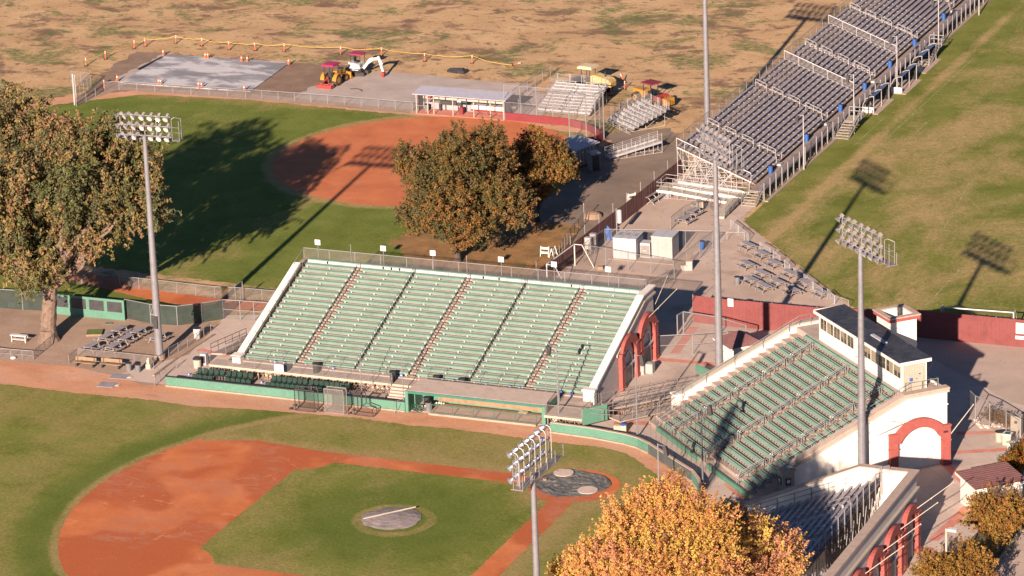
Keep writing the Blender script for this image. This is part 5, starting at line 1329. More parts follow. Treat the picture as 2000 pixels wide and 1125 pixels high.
# storage lockers in the enclosure
t = T('storage_locker', 'white steel storage locker with three bays inside the mesh enclosure', 'locker', (*G2(1198, 505), 0), math.radians(3)); P('body', MB().box(0, 2.55, 0, 2.6, .05, 2.3), 'storage_white', t)
P('bay_roof', MB().box(-.05, .82, -.05, 2.7, 2.302, 2.36).box(.87, 1.7, -.05, 2.7, 2.302, 2.36).box(1.75, 2.6, -.05, 2.7, 2.302, 2.36), 'storage_white', t); P('roof_patch', MB().box(.2, .65, .9, 2.0, 2.361, 2.37).box(1.05, 1.5, .9, 2.0, 2.361, 2.37).box(1.95, 2.4, .9, 2.0, 2.361, 2.37), 'wood_grey', t); P('seam', MB().box(.84, .86, -.012, -.001, .1, 2.3).box(1.71, 1.73, -.012, -.001, .1, 2.3).box(0, 2.55, -.012, -.001, 1.5, 1.52), 'grey_plastic', t)
t = T('storage_locker', 'cream storage locker with a flat lid at the right of the mesh enclosure', 'locker', (*G2(1273, 505), 0), math.radians(3)); P('body', MB().box(0, 2.3, 0, 2.4, .05, 2.45), 'storage_cream', t); P('lid', MB().box(-.06, 1.15, -.06, 2.5, 2.452, 2.52).box(1.17, 2.36, -.06, 2.5, 2.452, 2.52), 'storage_white', t); P('panel_rib', MB().box(.7, .75, -.03, -.002, .1, 2.4).box(1.6, 1.65, -.03, -.002, .1, 2.4), 'storage_cream', t)
t = T('storage_box', 'small white box with a mesh front between the two lockers', 'box', (*G2(1249, 505), .05), math.radians(3)); P('body', MB().box(0, 1.1, .3, 1.5, 0, 1.6), 'storage_white', t); P('front', MB().box(.06, 1.04, .26, .298, .1, 1.35), 'rail_grey', t); P('stripe', MB().box(.3, .75, .24, .259, .75, .8), 'white_paint', t)
single('plinth', MB().box(-20.6, -13.2, 62.2, 66.6, 0, .06), 'terrace', 'pale concrete plinth under the storage lockers', 'plinth')
for i, (p, lab) in enumerate([((1347, 527), 'cream stone bin beside the enclosure corner'), ((1337, 527), 'low cream box next to the cream stone bin')]):
    t = T('stone_bin', lab, 'bin', (*G2(*p), 0), .2); k = .95 if i == 0 else .5; P('body', MB().box(-.33, .33, -.33, .33, 0, k), 'storage_cream', t); P('top', MB().box(-.36, .36, -.36, .36, k, k+.08), 'coping', t)
for p, lab, rz in [((1150, 498), 'tall cream electrical cabinet by the maroon fence', 0), ((1160, 490), 'grey electrical cabinet behind the cream one by the maroon fence', 0)]:
    t = T('cabinet', lab, 'cabinet', (*G2(*p), 0), rz); P('body', MB().box(-.35, .35, -.25, .25, .7, 2.0), 'storage_cream' if 'cream elec' in lab else 'galv', t); P('leg', MB().box(-.3, -.22, -.05, .05, 0, .7).box(.22, .3, -.05, .05, 0, .7), 'galv', t)
t = T('vent_mast', 'white cylinder tank on a mast at the back of the enclosure', 'mast', (*G2(1205, 462), 0)); P('mast', MB().tube((0, 0, 0), (0, 0, 3.2), .07), 'galv', t); P('tank', MB().tube((.35, 0, 1.6), (.35, 0, 3.0), .25, n=12).ball((.35, 0, 3.0), .25, 12, 5, .4), 'storage_white', t)
single('tarp_bundle', MB().add([(-.4, 0, 0), (.4, .1, 0), (.3, .3, .2), (-.1, .05, 1.7), (.35, .1, 1.2), (-.45, .1, .8)], [(0, 1, 4, 3, 5), (1, 2, 4), (2, 0, 5, 3, 4), (0, 2, 1)]), 'blue_plastic', 'blue sheet bundled against the maroon fence inside the enclosure', 'bundle', (*G2(1188, 470), .02))
bin_('blue barrel at the back right corner of the enclosure', (*G2(1371, 487), 0), .3, .9, 'blue_plastic')
bin_('grey trash can at the left edge of the picnic table cluster', (*G2(1440, 556), 0), .3, .85, 'grey_plastic')
for i, p in enumerate([(1253, 730), (1270, 728)]):
    t = T('stone_bin', ('square concrete bin with a white lid by the arched end wall' if i == 0 else 'square concrete bin with a grey lid by the arched end wall'), 'bin', (*G2(*p), 0)); P('body', MB().box(-.38, .38, -.38, .38, 0, 1.0), 'storage_cream', t); P('lid', MB().ball((0, 0, 1.0), .36, 10, 5, .6), 'white_paint' if i == 0 else 'grey_plastic', t)
for i, (p, m_, lab) in enumerate([((1206, 846), 'wood', 'square planter bin with a brown lid behind the mint green wall'), ((1218, 846), 'blue_plastic', 'square planter bin with a blue lid behind the mint green wall')]):
    t = T('stone_bin', lab, 'bin', (*G2(*p), 0), .2); P('body', MB().box(-.3, .3, -.3, .3, 0, .85), 'cream_paint', t); P('lid', MB().ball((0, 0, .85), .34, 12, 5, .45), m_, t)
bin_('white barrel behind the left end of the mint green curving wall', (*G2(1085, 832), 0), .28, .8, 'white_paint')
bin_('blue topped barrel behind the autumn tree by the net end', (*G2(1366, 992), 0), .32, .9, 'cream_paint', 'blue_plastic')
bin_('round concrete bin with a dark opening on the far right concourse', (*G2(1952, 862), 0), .4, .95, 'cream_paint')
t = T('stone_bin', 'square concrete bin with a green and white lid on the far right concourse', 'bin', (*G2(1968, 868), 0)); P('body', MB().box(-.38, .38, -.38, .38, 0, 1.0), 'cream_paint', t); P('lid', MB().box(-.42, .42, -.42, .42, 1.0, 1.12), 'white_paint', t); P('lid_inset', MB().box(-.25, .25, -.25, .25, 1.121, 1.14), 'deep_green', t)
t = T('gate_pillar', 'pale stone gate pillar with a lamp at the right picture edge', 'pillar', (*G2(1986, 850), 0)); P('pillar', MB().box(-.5, .5, -.4, .4, 0, 2.0), 'beige_stucco', t); P('lamp', MB().box(-.12, .12, -.46, -.402, 1.3, 1.55), 'steel_dark', t)
t = T('fountain', 'pale drinking fountain of two basins beside the gate pillar', 'fountain', (*G2(1976, 884), 0)); P('pedestal', MB().box(-.35, .05, -.25, .25, 0, .9).box(.25, .6, -.2, .2, 0, 1.1), 'cream_paint', t); P('basin', MB().tube((-.15, 0, .9), (-.15, 0, 1.02), .36, .4, 12).tube((.42, 0, 1.1), (.42, 0, 1.2), .3, .33, 12), 'white_paint', t)
rk = MB()
for k in range(46):
    f = k/46; q = Vector(G2(1906+58*f, 820+26*f+8*math.sin(f*6))); r = R_.uniform(.12, .26); rk.ball((q.x+R_.uniform(-.3, .3), q.y+R_.uniform(-.3, .3), r*.4), r, 6, 4, .7)
o = single('rockery', rk, 'mat_pale', 'low edging of pale rocks along the mesh fence at right', 'rocks')
# ================================================================== maroon fences and others
solid_fence('slatted_fence', 'maroon slatted fence between the grandstands and the football field', 'fence', [(-5.0, 45.4), (-1.2, 45.2), (8.2, 45.3), (13.2, 46.2), (18, 47.3), (42, 47.4)], 2.9, 'maroon_slat', 4.2)
solid_fence('slatted_fence', 'weathered maroon slatted fence running along the service lane', 'fence', [(-24.3, 46.4), (-23.9, 60), (-23.5, 76), (-23.3, 93)], 2.0, 'maroon_old', 4.3, ph=3.0)
for xp, yp, s, lab in [(1428, 590, .6, 'white notice on the maroon fence left of the press box'), (1705, 612, .7, 'pale notice on the shaded maroon fence beside the tower'), (1993, 640, .8, 'white parking sign on the maroon fence at the right edge')]:
    x, z = 0, 0
    # where the fence plane is met
    d = ((xp-1000)*CR+(562.5-yp)*CU+FPX*CF); tt = ((45.15 if xp < 1600 else 47.2)-CAM.y)/d.y; p = CAM+d*tt
    t = T('fence_sign', lab, 'sign', (p.x, (44.98 if xp < 1500 else 47.0), p.z)); P('panel', MB().box(-s*.5, s*.5, -.02, .02, -s*.7, s*.7), 'white_paint', t)
    if xp > 1900: text_mesh('P', .7, 'grey_plastic', t, (0, -.025, .1)); P('lower_panel', MB().box(-.45, .45, -.02, .02, -1.15, -.8), 'white_paint', t)
fence('mesh_fence', 'mesh enclosure fence around the storage lockers', 'fence', [G2(1140, 512), G2(1316, 545), G2(1392, 486), G2(1182, 482), G2(1140, 512)], 2.0, 'chain_link', 3.2)
fence('mesh_fence', 'mesh fence running from the enclosure down to the end wall arches', 'fence', [G2(1318, 546), G2(1270, 568), G2(1236, 578)], 1.2, 'chain_link_dense', 1.8, .03)
fence('mesh_fence', 'high mesh gate fence between the arched end wall and the tall pole', 'fence', [(-5.0, 34.9), (-1.8, 36.4), (1.2, 38.2)], 2.1, 'chain_link', 4, .05, True)
fence('mesh_fence', 'mesh fence with a broad gate post beside the maroon fence', 'fence', [(-5.0, 40.8), (-4.8, 42.0), (-1, 41.4), (2.6, 39.8)], 2.3, 'chain_link', 3.4, .07)
fence('mesh_fence', 'mesh fence around the picnic bench court by the lane fence', 'fence', [G2(1310, 450), G2(1335, 430), G2(1385, 405), G2(1395, 415)], 1.5, 'chain_link_dense', 2.2, .04)
fence('mesh_fence', 'mesh fence sloping past the two leaning barricades behind the trees', 'fence', [G2(1093, 505), G2(1108, 478), G2(1130, 452), G2(1140, 440)], 1.5, 'chain_link_dense', 1.8, .035)
fence('mesh_fence', 'mesh fence on the rocky edging of the far right concourse', 'fence', [G2(1893, 812), G2(1905, 824), G2(1933, 836), G2(1965, 856), G2(1990, 872)], 2.6, 'chain_link', 3, .05)
fence('mesh_fence', 'mesh fence curving in front of the gate pillar at right', 'fence', [G2(1990, 880), G2(1978, 905), G2(1962, 925), G2(1944, 930)], 2.0, 'chain_link_dense', 1.6, .04)
# softball outfield fence (low) and warning-track fence
fence('mesh_fence', 'low mesh fence along the far edge of the softball outfield', 'fence', [G2(150, 208), G2(205, 178), G2(233, 176), G2(480, 192), G2(640, 203), G2(806, 217)], 1.15, 'chain_link_dense', 2.3, .045)
fence('mesh_fence', 'mesh fence between the softball grass and its red track', 'fence', [G2(30, 540), G2(160, 555), G2(272, 565), G2(420, 582), G2(470, 584), G2(640, 600)], 1.25, 'chain_link_dense', 2.4, .04)
t = T('foul_pole', 'tall pale foul pole at the left end of the softball outfield', 'pole', (*G2(146, 205), 0)); P('pole', MB().tube((0, 0, 0), (0, 0, 4.0), .11, n=8).tube((.28, 0, 0), (.28, 0, 3.9), .05, n=6), 'alu_bright', t); P('screen', MB().quad((.02, 0, 1.2), (.28, 0, 1.2), (.28, 0, 3.9), (.02, 0, 3.9)), 'screen_net', t)
fence('mesh_fence', 'taller mesh fence at the left corner behind the foul pole', 'fence', [G2(150, 196), G2(178, 168), G2(140, 162)], 1.6, 'chain_link', 1.8, .04)
# ball park left side fences
fence('screened_fence', 'fence with grey green windscreen cloth running left of the painted board', 'fence', [G2(-60, 598), G2(45, 605), G2(102, 608)], 2.1, 'shade_cloth', 3, .05)
fence('screened_fence', 'fence with grey green windscreen cloth right of the painted board', 'fence', [G2(246, 622), G2(295, 632), G2(347, 636), G2(395, 630), G2(437, 623)], 2.1, 'shade_cloth', 2.6, .05)
fence('mesh_gate', 'double mesh gate at the left end of the grandstand', 'gate', [G2(437, 623), G2(470, 625), G2(497, 627), G2(525, 629)], 2.1, 'chain_link', 1.5, .05, True)
fence('mesh_fence', 'mesh gate posts beside the softball track near the grandstand', 'fence', [G2(461, 598), G2(475, 588)], 2.2, 'chain_link', 2, .05)
bd = T('painted_board', 'mint green board with four dark panels beside the big tree', 'board', (*G2(102, 612), 0)); a = Vector((*G2(102, 612), 0)); b = Vector((*G2(245, 626), 0)); d = (b-a).normalized(); n_ = Vector((d.y, -d.x, 0)); L = (b-a).length
P('board', MB().prism([a, b, b+Vector((0, 0, 2.2)), a+Vector((0, 0, 2.2))], n_*.1), 'wall_green', bd, w=True)
for k in range(4):
    s0 = a+d*(L*(.035+.245*k))+n_*.105; s1 = s0+d*(L*.2); P('dark_panel', MB().prism([s0+Vector((0, 0, .85)), s1+Vector((0, 0, .85)), s1+Vector((0, 0, 1.95)), s0+Vector((0, 0, 1.95))], n_*.015), 'steel_dark', bd, w=True)
fence('pipe_fence', 'low pipe fence bordering the bullpen at the left edge', 'fence', [G2(-60, 690), G2(0, 698), G2(66, 703)], .95, 'chain_link', 1.2, .04, True)
fence('pipe_fence', 'low pipe fence from the trunk of the big tree to the bullpen', 'fence', [G2(66, 703), G2(100, 675), G2(112, 663)], .95, 'chain_link', 1.5, .04)
fence('pipe_fence', 'low mesh fence behind the wooden bullpen benches', 'fence', [G2(135, 710), G2(152, 697), G2(300, 712)], .9, 'chain_link_dense', 2.4, .03)
fence('mesh_fence', 'mesh fence running along the kerb from the light pole to the gate', 'fence', [G2(300, 722), G2(330, 697), G2(385, 668), G2(412, 648)], .95, 'chain_link_dense', 1.6, .035)
single('path_kerb', MB().bar((*G2(300, 735), .08), (*G2(345, 702), .08), .2, .17).bar((*G2(345, 702), .08), (*G2(418, 655), .08), .2, .17), 'footing', 'low concrete kerb along the path beside the light pole', 'kerb')
fence('pipe_fence', 'short pipe fence at the left end of the mint green field wall', 'fence', [G2(303, 755), G2(322, 735), G2(345, 720)], .95, 'chain_link', 1.6, .035)
t = T('access_ramp', 'concrete ramp with dark rails beside the left end of the grandstand', 'ramp', (*G2(412, 712), 0)); a, b = G2(414, 712), G2(482, 662)
P('deck', MB().strip([(*a, 1.2), (*b, .15)], [(a[0]+1.5, a[1]+.3, 1.2), (b[0]+1.5, b[1]+.3, .15)], (0, 0, -.15)), 'terrace', t, w=True); rail(t, [(*a, 1.2), (*b, .15)], 1.0, 'steel_dark', .03, 1.5, 'ramp_rail'); rail(t, [(a[0]+1.5, a[1]+.3, 1.2), (b[0]+1.5, b[1]+.3, .15)], 1.0, 'rail_grey', .03, 1.5, 'ramp_rail')
t = T('access_ramp', 'railed concrete ramp between the arched end wall and the diagonal grandstand', 'ramp', (-3, 18, 0))
a, b = (-4.3, 17.6), (1.2, 27.2)
P('deck', MB().strip([(*a, 1.2), (*b, .2)], [(a[0]+1.5, a[1]-.8, 1.2), (b[0]+1.5, b[1]-.8, .2)], (0, 0, -.15)).strip([(-2.6, 15.2, .9), (3.6, 25.6, .1)], [(-1.2, 14.4, .9), (5.0, 24.8, .1)], (0, 0, -.12)), 'terrace', t, w=True)
for p, q in (((-4.3, 17.6, 1.2), (1.2, 27.2, .2)), ((-2.8, 16.8, 1.2), (2.7, 26.4, .2)), ((-2.6, 15.2, .9), (3.6, 25.6, .1)), ((-1.2, 14.4, .9), (5.0, 24.8, .1)), ((-4.3, 13.2, 1.3), (-1.2, 14.4, .9))): rail(t, [p, q], 1.05, 'rail_grey', .03, 1.6, 'ramp_rail')
lg = MB().bar((-4.3, 17.6, .06), (1.2, 27.2, .06), .06).bar((-2.8, 17.0, .06), (2.7, 26.5, .06), .06).bar((-4.3, 17.6, .06), (-2.8, 17.0, .06), .06)
for k in range(9):
    f = k/9
    for o in (0, 1.5): lg.bar((-4.3+5.5*f+o, 17.6+9.6*f-.5*o, 0), (-4.3+5.5*f+o, 17.6+9.6*f-.5*o, 1.1-f), .08); lg.bar((-4.3+5.5*f+o, 17.6+9.6*f-.5*o, .05), (-4.3+5.5*(f+.1)+o, 17.6+9.6*(f+.1)-.5*o, 1.0-f), .05)
P('ramp_leg', lg, 'rust_brace', t, w=True)
P('green_end_panel', MB().prism([(.9, 29.6, .8), (2.8, 28.2, .8), (2.8, 28.2, 1.6), (.9, 29.6, 1.6)], (.02, .04, 0)), 'wall_green', t, w=True); rail(t, [(.7, 29.9, .1), (3.0, 28.2, .1), (2.7, 26.4, .2)], 1.5, 'rail_grey', .03, 1.6, 'landing_rail')
# ramp and rail in front of the lower right stand
t = T('access_ramp', 'railed green sided ramp at the foot of the lower right stand', 'ramp', (14.5, -3.2, 0)); P('side_panel', MB().prism([(15.2, -2.6, .5), (17.2, -2.9, .5), (17.2, -2.9, 1.35), (15.2, -2.6, 1.35)], (0, .05, 0)), 'wall_green', t, w=True); P('deck', MB().box(13.6, 17.2, -4.4, -2.95, .4, .5), 'terrace', t, w=True)
rail(t, [(13.0, -5.6, .1), (14.6, -3.0, .5), (17.2, -2.9, .6), (20, -3.4, .6)], 1.0, 'galv', .03, 1.5, 'ramp_rail')
# ================================================================== picnic furniture
def picnic(label, p, rz, top='wood_grey', group=None, proto=[]):
    if not proto:
        t = T('picnic_table', label, 'picnic table', (0, 0, 0))
        P('table_top', MB().box(-.95, .95, -.38, .38, .70, .75), 'wood_grey', t)
        for s in (-1, 1):
            P('seat', MB().box(-.95, .95, s*.78-.13, s*.78+.13, .42, .46), 'wood_grey', t)
            P('leg', MB().bar((s*.65, -.35, .7), (s*.65, -.72, 0), .07).bar((s*.65, .35, .7), (s*.65, .72, 0), .07).bar((s*.65, -.85, .40), (s*.65, .85, .40), .06).bar((s*.65, -.33, .67), (s*.65, .33, .67), .06), 'seat_arm', t)
        proto.append(t)
    else: t = dup(proto[0])
    t.location = (*G2(*p), 0); t.rotation_euler = (0, 0, rz); t['label'] = label
    if group: t['group'] = group
    return t
g1 = 'picnic tables on the dusty ground'
for p, lab in [((234, 654), 'grey picnic table at the far end of the left row by the light pole'), ((208, 668), 'grey picnic table in the middle of the left row by the light pole'), ((180, 686), 'grey picnic table at the near end of the left row by the light pole'), ((271, 657), 'grey picnic table at the far end of the right row by the light pole'), ((247, 671), 'grey picnic table in the middle of the right row by the light pole'), ((222, 687), 'grey picnic table at the near end of the right row by the light pole'), ((309, 668), 'grey picnic table half hidden behind the foot of the light pole')]:
    picnic(lab, p, math.radians(83), group=g1)
g2 = 'picnic tables in the yard by the football field'
tb2 = [((1461, 488), 'picnic table at the upper left corner of the yard cluster, nearest the bleachers'), ((1488, 505), 'picnic table just below the topmost one in the yard cluster'), ((1459, 525), 'picnic table at the left edge of the yard cluster, second from the top'), ((1512, 523), 'picnic table near the barriers, third from the top of that edge'), ((1488, 543), 'picnic table in the centre of the yard cluster'), ((1543, 543), 'picnic table close to the barriers in the shadow line of the tall pole'), ((1467, 556), 'picnic table beside the grey trash can in the yard'), ((1518, 560), 'picnic table right of centre in the yard cluster'), ((1493, 569), 'picnic table in the lowest row of the yard cluster, leftmost'), ((1572, 562), 'picnic table in the yard close to the barriers, second from the right end'), ((1548, 576), 'picnic table in the lowest row of the yard cluster, by the maroon fence'), ((1605, 581), 'picnic table at the lower right end of the yard cluster')]
for p, lab in tb2: picnic(lab, p, math.radians(-38), group=g2)
for p, lab in [((1338, 437), 'picnic table near end of the pair inside the bench court'), ((1355, 422), 'picnic table far end of the pair inside the bench court')]: picnic(lab, p, math.radians(80), group='picnic tables in the bench court')
t = T('white_bench', 'white painted bench table standing alone left of the big tree', 'bench', (*G2(38, 668), 0), .05); P('top', MB().box(-.9, .9, -.25, .25, .72, .78).box(-.9, .9, .2, .25, .5, .72), 'white_paint', t); P('leg', MB().box(-.8, -.72, -.2, .2, 0, .72), 'white_paint', t); P('leg', MB().box(.72, .8, -.2, .2, 0, .72), 'white_paint', t); P('shelf', MB().box(-.75, .75, -.2, .2, .28, .32), 'white_paint', t)
t = T('turf_platform', 'flat wooden platform topped with green artificial turf', 'platform', (*G2(185, 652), 0), .4); P('base', MB().box(-.8, .8, -.8, .8, 0, .2), 'wood', t); P('turf', MB().box(-.8, .8, -.8, .8, .2, .23), 'turf_mat', t)
for p, lab in [((167, 716), 'long wooden bullpen bench, left one of two'), ((217, 719), 'long wooden bullpen bench, right one of two')]:
    t = T('bench', lab, 'bench', (*G2(*p), 0), math.radians(2)); P('seat', MB().box(-1.15, 1.15, -.2, .2, .40, .46), 'wood', t); P('backrest', MB().box(-1.15, 1.15, .22, .27, .55, .92), 'wood', t)
    for s in (-.9, .9): P('leg', MB().box(s-.08, s+.08, -.25, .3, 0, .4).box(s-.04, s+.04, .2, .26, .4, .9), 'steel_dark', t)
single('dispenser', MB().box(-.25, .25, -.2, .2, 0, .5).box(-.15, .15, -.15, .15, .5, 1.0).ball((0, 0, 1.05), .13, 8, 5), 'cream_paint', 'cream ball washer stand near the foot of the light pole', 'stand', (*G2(291, 720), 0))
bin_('grey trash can beside the wooden bullpen benches, left one of two', (*G2(252, 724), 0), .3, .8, 'grey_plastic'); bin_('grey trash can beside the wooden bullpen benches, right one of two', (*G2(270, 727), 0), .3, .8, 'grey_plastic')
single('drum', MB().tube((-.4, 0, .3), (.4, 0, .3), .3, n=14), 'storage_cream', 'pale drum lying on its side near the windscreened fence', 'drum', (*G2(25, 601), 0), .15)
for p, lab in [((236, 736), 'upper'), ((212, 752), 'lower')]:
    t = T('pitching_rubber_mat', f'worn rubber mat with white home plate in the bullpen, the {lab} of two', 'mat', (*G2(*p), .03), .1); P('mat', MB().box(-1.0, .7, -.7, .7, 0, .03), 'wood_grey', t); P('plate', MB().box(.75, 1.15, -.22, .3, 0, .05), 'mat_pale', t)
bin_('round concrete bin with a black lid on the path at the grandstand corner', (*G2(386, 718), 0), .42, .9, 'cream_paint', 'bin_black')
t = T('cabinet', 'white and dark drinks cabinet by the ramp at the grandstand corner', 'cabinet', (*G2(400, 712), 0)); P('body', MB().box(-.3, .3, -.3, .3, 0, 1.2), 'storage_white', t); P('front', MB().box(-.22, .22, -.33, -.302, .25, 1.0), 'steel_dark', t)
bin_('white wrapped bin against the fence where the path meets the gate', (*G2(386, 661), 0), .4, 1.1, 'white_paint')
single('white_bag', MB().ball((0, 0, .12), .3, 8, 5, .5), 'white_paint', 'white bag lying by the low pipe fence', 'bag', (*G2(26, 701), 0))
single('ground_hatch', MB().box(-.4, .4, -.3, .3, 0, .04), 'grey_plastic', 'grey ground hatch on the dusty picnic ground', 'hatch', (*G2(213, 632), .02), .3)
# crowd barriers by the football field
bar_me = None
def barrier(label, a, b):
    t = T('crowd_barrier', label, 'barrier', (*a, 0), math.atan2(b[1]-a[1], b[0]-a[0]), 'steel crowd barriers edging the football grass'); L = math.hypot(b[0]-a[0], b[1]-a[1])
    f = MB().path([(.05, 0, .1), (.05, 0, 1.05), (L-.05, 0, 1.05), (L-.05, 0, .1), (.05, 0, .1)], .03, 6).path([(.25, -.3, 0), (.25, 0, .1), (.25, .3, 0)], .02, 5).path([(L-.25, -.3, 0), (L-.25, 0, .1), (L-.25, .3, 0)], .02, 5); P('frame', f, 'alu_bright', t)
    br = MB()
    for k in range(1, int(L/.16)): br.tube((.05+.16*k, 0, .12), (.05+.16*k, 0, 1.04), .011, n=4)
    P('upright', br, 'alu_bright', t)
bp = [(1427, 446), (1442, 458), (1462, 474), None, (1484, 490), (1505, 503), None, (1510, 507), (1524, 518), None, (1532, 525), (1543, 535), None, (1550, 540), (1562, 552), None, (1570, 553), (1588, 568), (1607, 583), None, (1616, 582), (1630, 596), (1658, 606)]
i = 0
for p, q in zip(bp, bp[1:]):
    if p and q: barrier(f'steel crowd barrier at the football field edge, {ordw(i)} from the bleachers end', G2(*p), G2(*q)); i += 1
t = T('crowd_barrier', 'steel crowd barrier folded flat beside the walkway end', 'barrier', (*G2(1420, 470), 0), math.radians(10)); P('frame', MB().path([(0, 0, .1), (0, 0, .95), (1.9, 0, .95), (1.9, 0, .1)], .025, 5), 'alu_bright', t)
# soccer goals
def goal(label, a, b, depth, h, w=None):
    a = Vector((*a, 0)); b = Vector((*b, 0)); d = (b-a).normalized(); n = Vector((-d.y, d.x, 0))*depth; u = Vector((0, 0, h)); t = T('football_goal', label, 'goal', a)
    P('frame', MB().path([a, a+u, b+u, b], .07, 8), 'white_paint', t, w=True)
    f = MB()
    for p in (a, b): f.path([p+u, p+u+n*.4, p+n], .045, 6)
    f.tube(a+n, b+n, .045, n=6); P('back_frame', f, 'white_paint', t, w=True)
    P('net', MB().quad(a+u+n*.4, b+u+n*.4, b+n, a+n), 'net_fine', t, w=True)
goal('white football goal on the grass just behind the maroon fence', (19.6, 50.2), (26.9, 50.6), 1.9, 2.4); goal('white football goal parked behind the grandstand against the lane fence', G2(1069, 559), G2(1123, 519), -2.2, 2.4)
# barricades
def barricade(label, p, rz):
    t = T('barricade', label, 'barricade', (*G2(*p), 0), rz)
    P('rail', MB().box(-.5, .5, -.05, -.02, .75, 1.0).box(-.5, .5, -.12, -.09, .3, .52), 'white_paint', t)
    for s in (-.45, .45): P('leg', MB().bar((s, 0, 1.1), (s, -.3, 0), .07).bar((s, 0, 1.1), (s, .3, 0), .07), 'white_paint', t)
barricade('white folding barricade facing the camera behind the grandstand', (1065, 500), .05); barricade('white folding barricade seen end on beside the mesh fence', (1081, 502), 1.5); barricade('white folding barricade at the lane fence near the bleachers end', (1234, 395), .9)
single('block', MB().box(-.3, .3, -.25, .25, 0, .35), 'wood', 'orange brown block lying in the yard behind the grandstand fence', 'block', (*G2(1172, 526), .02), .4)
single('dirt_mound', MB().ball((0, 0, 0), 1.1, 14, 8, .6), 'wet_earth', 'small heap of brown soil beside the lane fence', 'soil heap', (*G2(1158, 424), .01))
single('lane_post', MB().tube((0, 0, 0), (0, 0, 2.0), .05).tube((0, 0, 1.9), (0, 0, 2.1), .08), 'galv', 'short grey post standing by the soil heap in the lane', 'post', (*G2(1141, 432), 0))
t = T('low_bleacher', 'low two plank spectator bench against the lane fence', 'bench', (*G2(1272, 402), 0), math.radians(83)); P('plank', MB().box(0, 3.3, -.15, .15, .42, .47).box(0, 3.3, .45, .7, .85, .9), 'alu', t)
for x in (.3, 1.6, 3.0): P('leg', MB().bar((x, -.3, 0), (x, .6, .85), .06).bar((x, .75, 0), (x, .2, .42), .06), 'alu_bright', t)
t = T('cabinet', 'pale green utility cabinet at the foot of the ramp', 'cabinet', (*G2(1305, 384), 0)); P('body', MB().box(-.5, .5, -.4, .4, 0, .95), 'galv', t); P('lid', MB().box(-.53, .53, -.43, .43, .95, 1.0), 'storage_cream', t)
single('stone_block', MB().box(-.4, .4, -.4, .4, 0, 1.0).box(-.95, -.45, -.3, .3, 0, .7), 'beige_stucco', 'pair of cream stone blocks at the far end of the bench court', 'block', (*G2(1367, 410), 0), .3)
# team shelters, blue barrels, sideline lights, along the football field
sp_ = None
for i, (p, lab) in enumerate([((1702, 222), 'nearest'), ((1757, 183), 'middle'), ((1796, 142), 'farthest')]):
    if sp_ is None:
        t = T('team_shelter', '', 'shelter', (0, 0, 0), 0, 'team shelters on the football touchline'); mb = MB(); pr = [(-1.1, .05), (-1.05, 1.0), (-.7, 1.75), (-.1, 2.05), (.35, 2.1)]
        for a, b in zip(pr, pr[1:]): mb.quad((a[0], 0, a[1]), (b[0], 0, b[1]), (b[0], 6.2, b[1]), (a[0], 6.2, a[1]))
        P('shell', mb, 'glass_dark', t); P('end_panel', MB().quad(*[(a, 6.2, z) for a, z in pr], (.35, 6.2, .1)), 'glass_dark', t); P('end_base', MB().box(-1.1, .25, -.06, 0, 0, .75), 'white_paint', t)
        for y in (0, 3.1, 6.2): P('frame', MB().path([(a, y, z) for a, z in pr], .05, 6).tube((.3, y, 0), (.3, y, 2.1), .045), 'alu_bright', t)
        P('bench', MB().box(-.75, -.35, .1, 6.1, .42, .48), 'wood_grey', t); P('floor_slab', MB().box(-1.2, .9, -.3, 6.5, 0, .06), 'coping', t); sp_ = t
    else: t = dup(sp_)
    t.location = (*G2(*p), .03); t['label'] = f'dark arched team shelter on the football touchline, {lab} of three'
for i, (p, lab) in enumerate([((1485, 330), 'first'), ((1557, 268), 'second'), ((1628, 210), 'third'), ((1676, 168), 'fourth'), ((1733, 125), 'fifth'), ((1774, 82), 'sixth'), ((1834, 32), 'seventh')]):
    q = G2(*p, 1.6); t = bin_(f'blue barrel on the football bleachers front row, {lab} from the near end', (-12.6, q[1], 1.2), .28, .85, 'blue_plastic', group='blue barrels along the football bleachers')
for i, (p, yt) in enumerate([((1570, 332), 224), ((1668, 262), 145), ((1752, 182), 70), ((1833, 100), 0), ((1912, 30), -70)]):
    b = G2(*p); lamp_pole(f'slim white sideline light pole, {ordw(i)} from the near end', b, hz(b, yt), math.pi*.9, .07, True, 'sideline_pole', 'light pole', 'sideline poles along the football bleachers', mat='alu_bright')
# street lamp lower right
t = T('street_lamp', 'cream street lamp with a flat white head at lower right', 'street lamp', (*G2(1848, 1180), 0)); b = G2(1848, 1180); h_ = hz(b, 1032); P('pole', MB().tube((0, 0, 0), (0, 0, h_), .11, .09, 10), 'cream_paint', t); P('arm', MB().bar((0, 0, h_-.05), (.3, -.1, h_-.05), .08), 'cream_paint', t); P('lamp_head', MB().box(.2, .95, -.35, .15, h_-.12, h_+.08), 'white_paint', t)
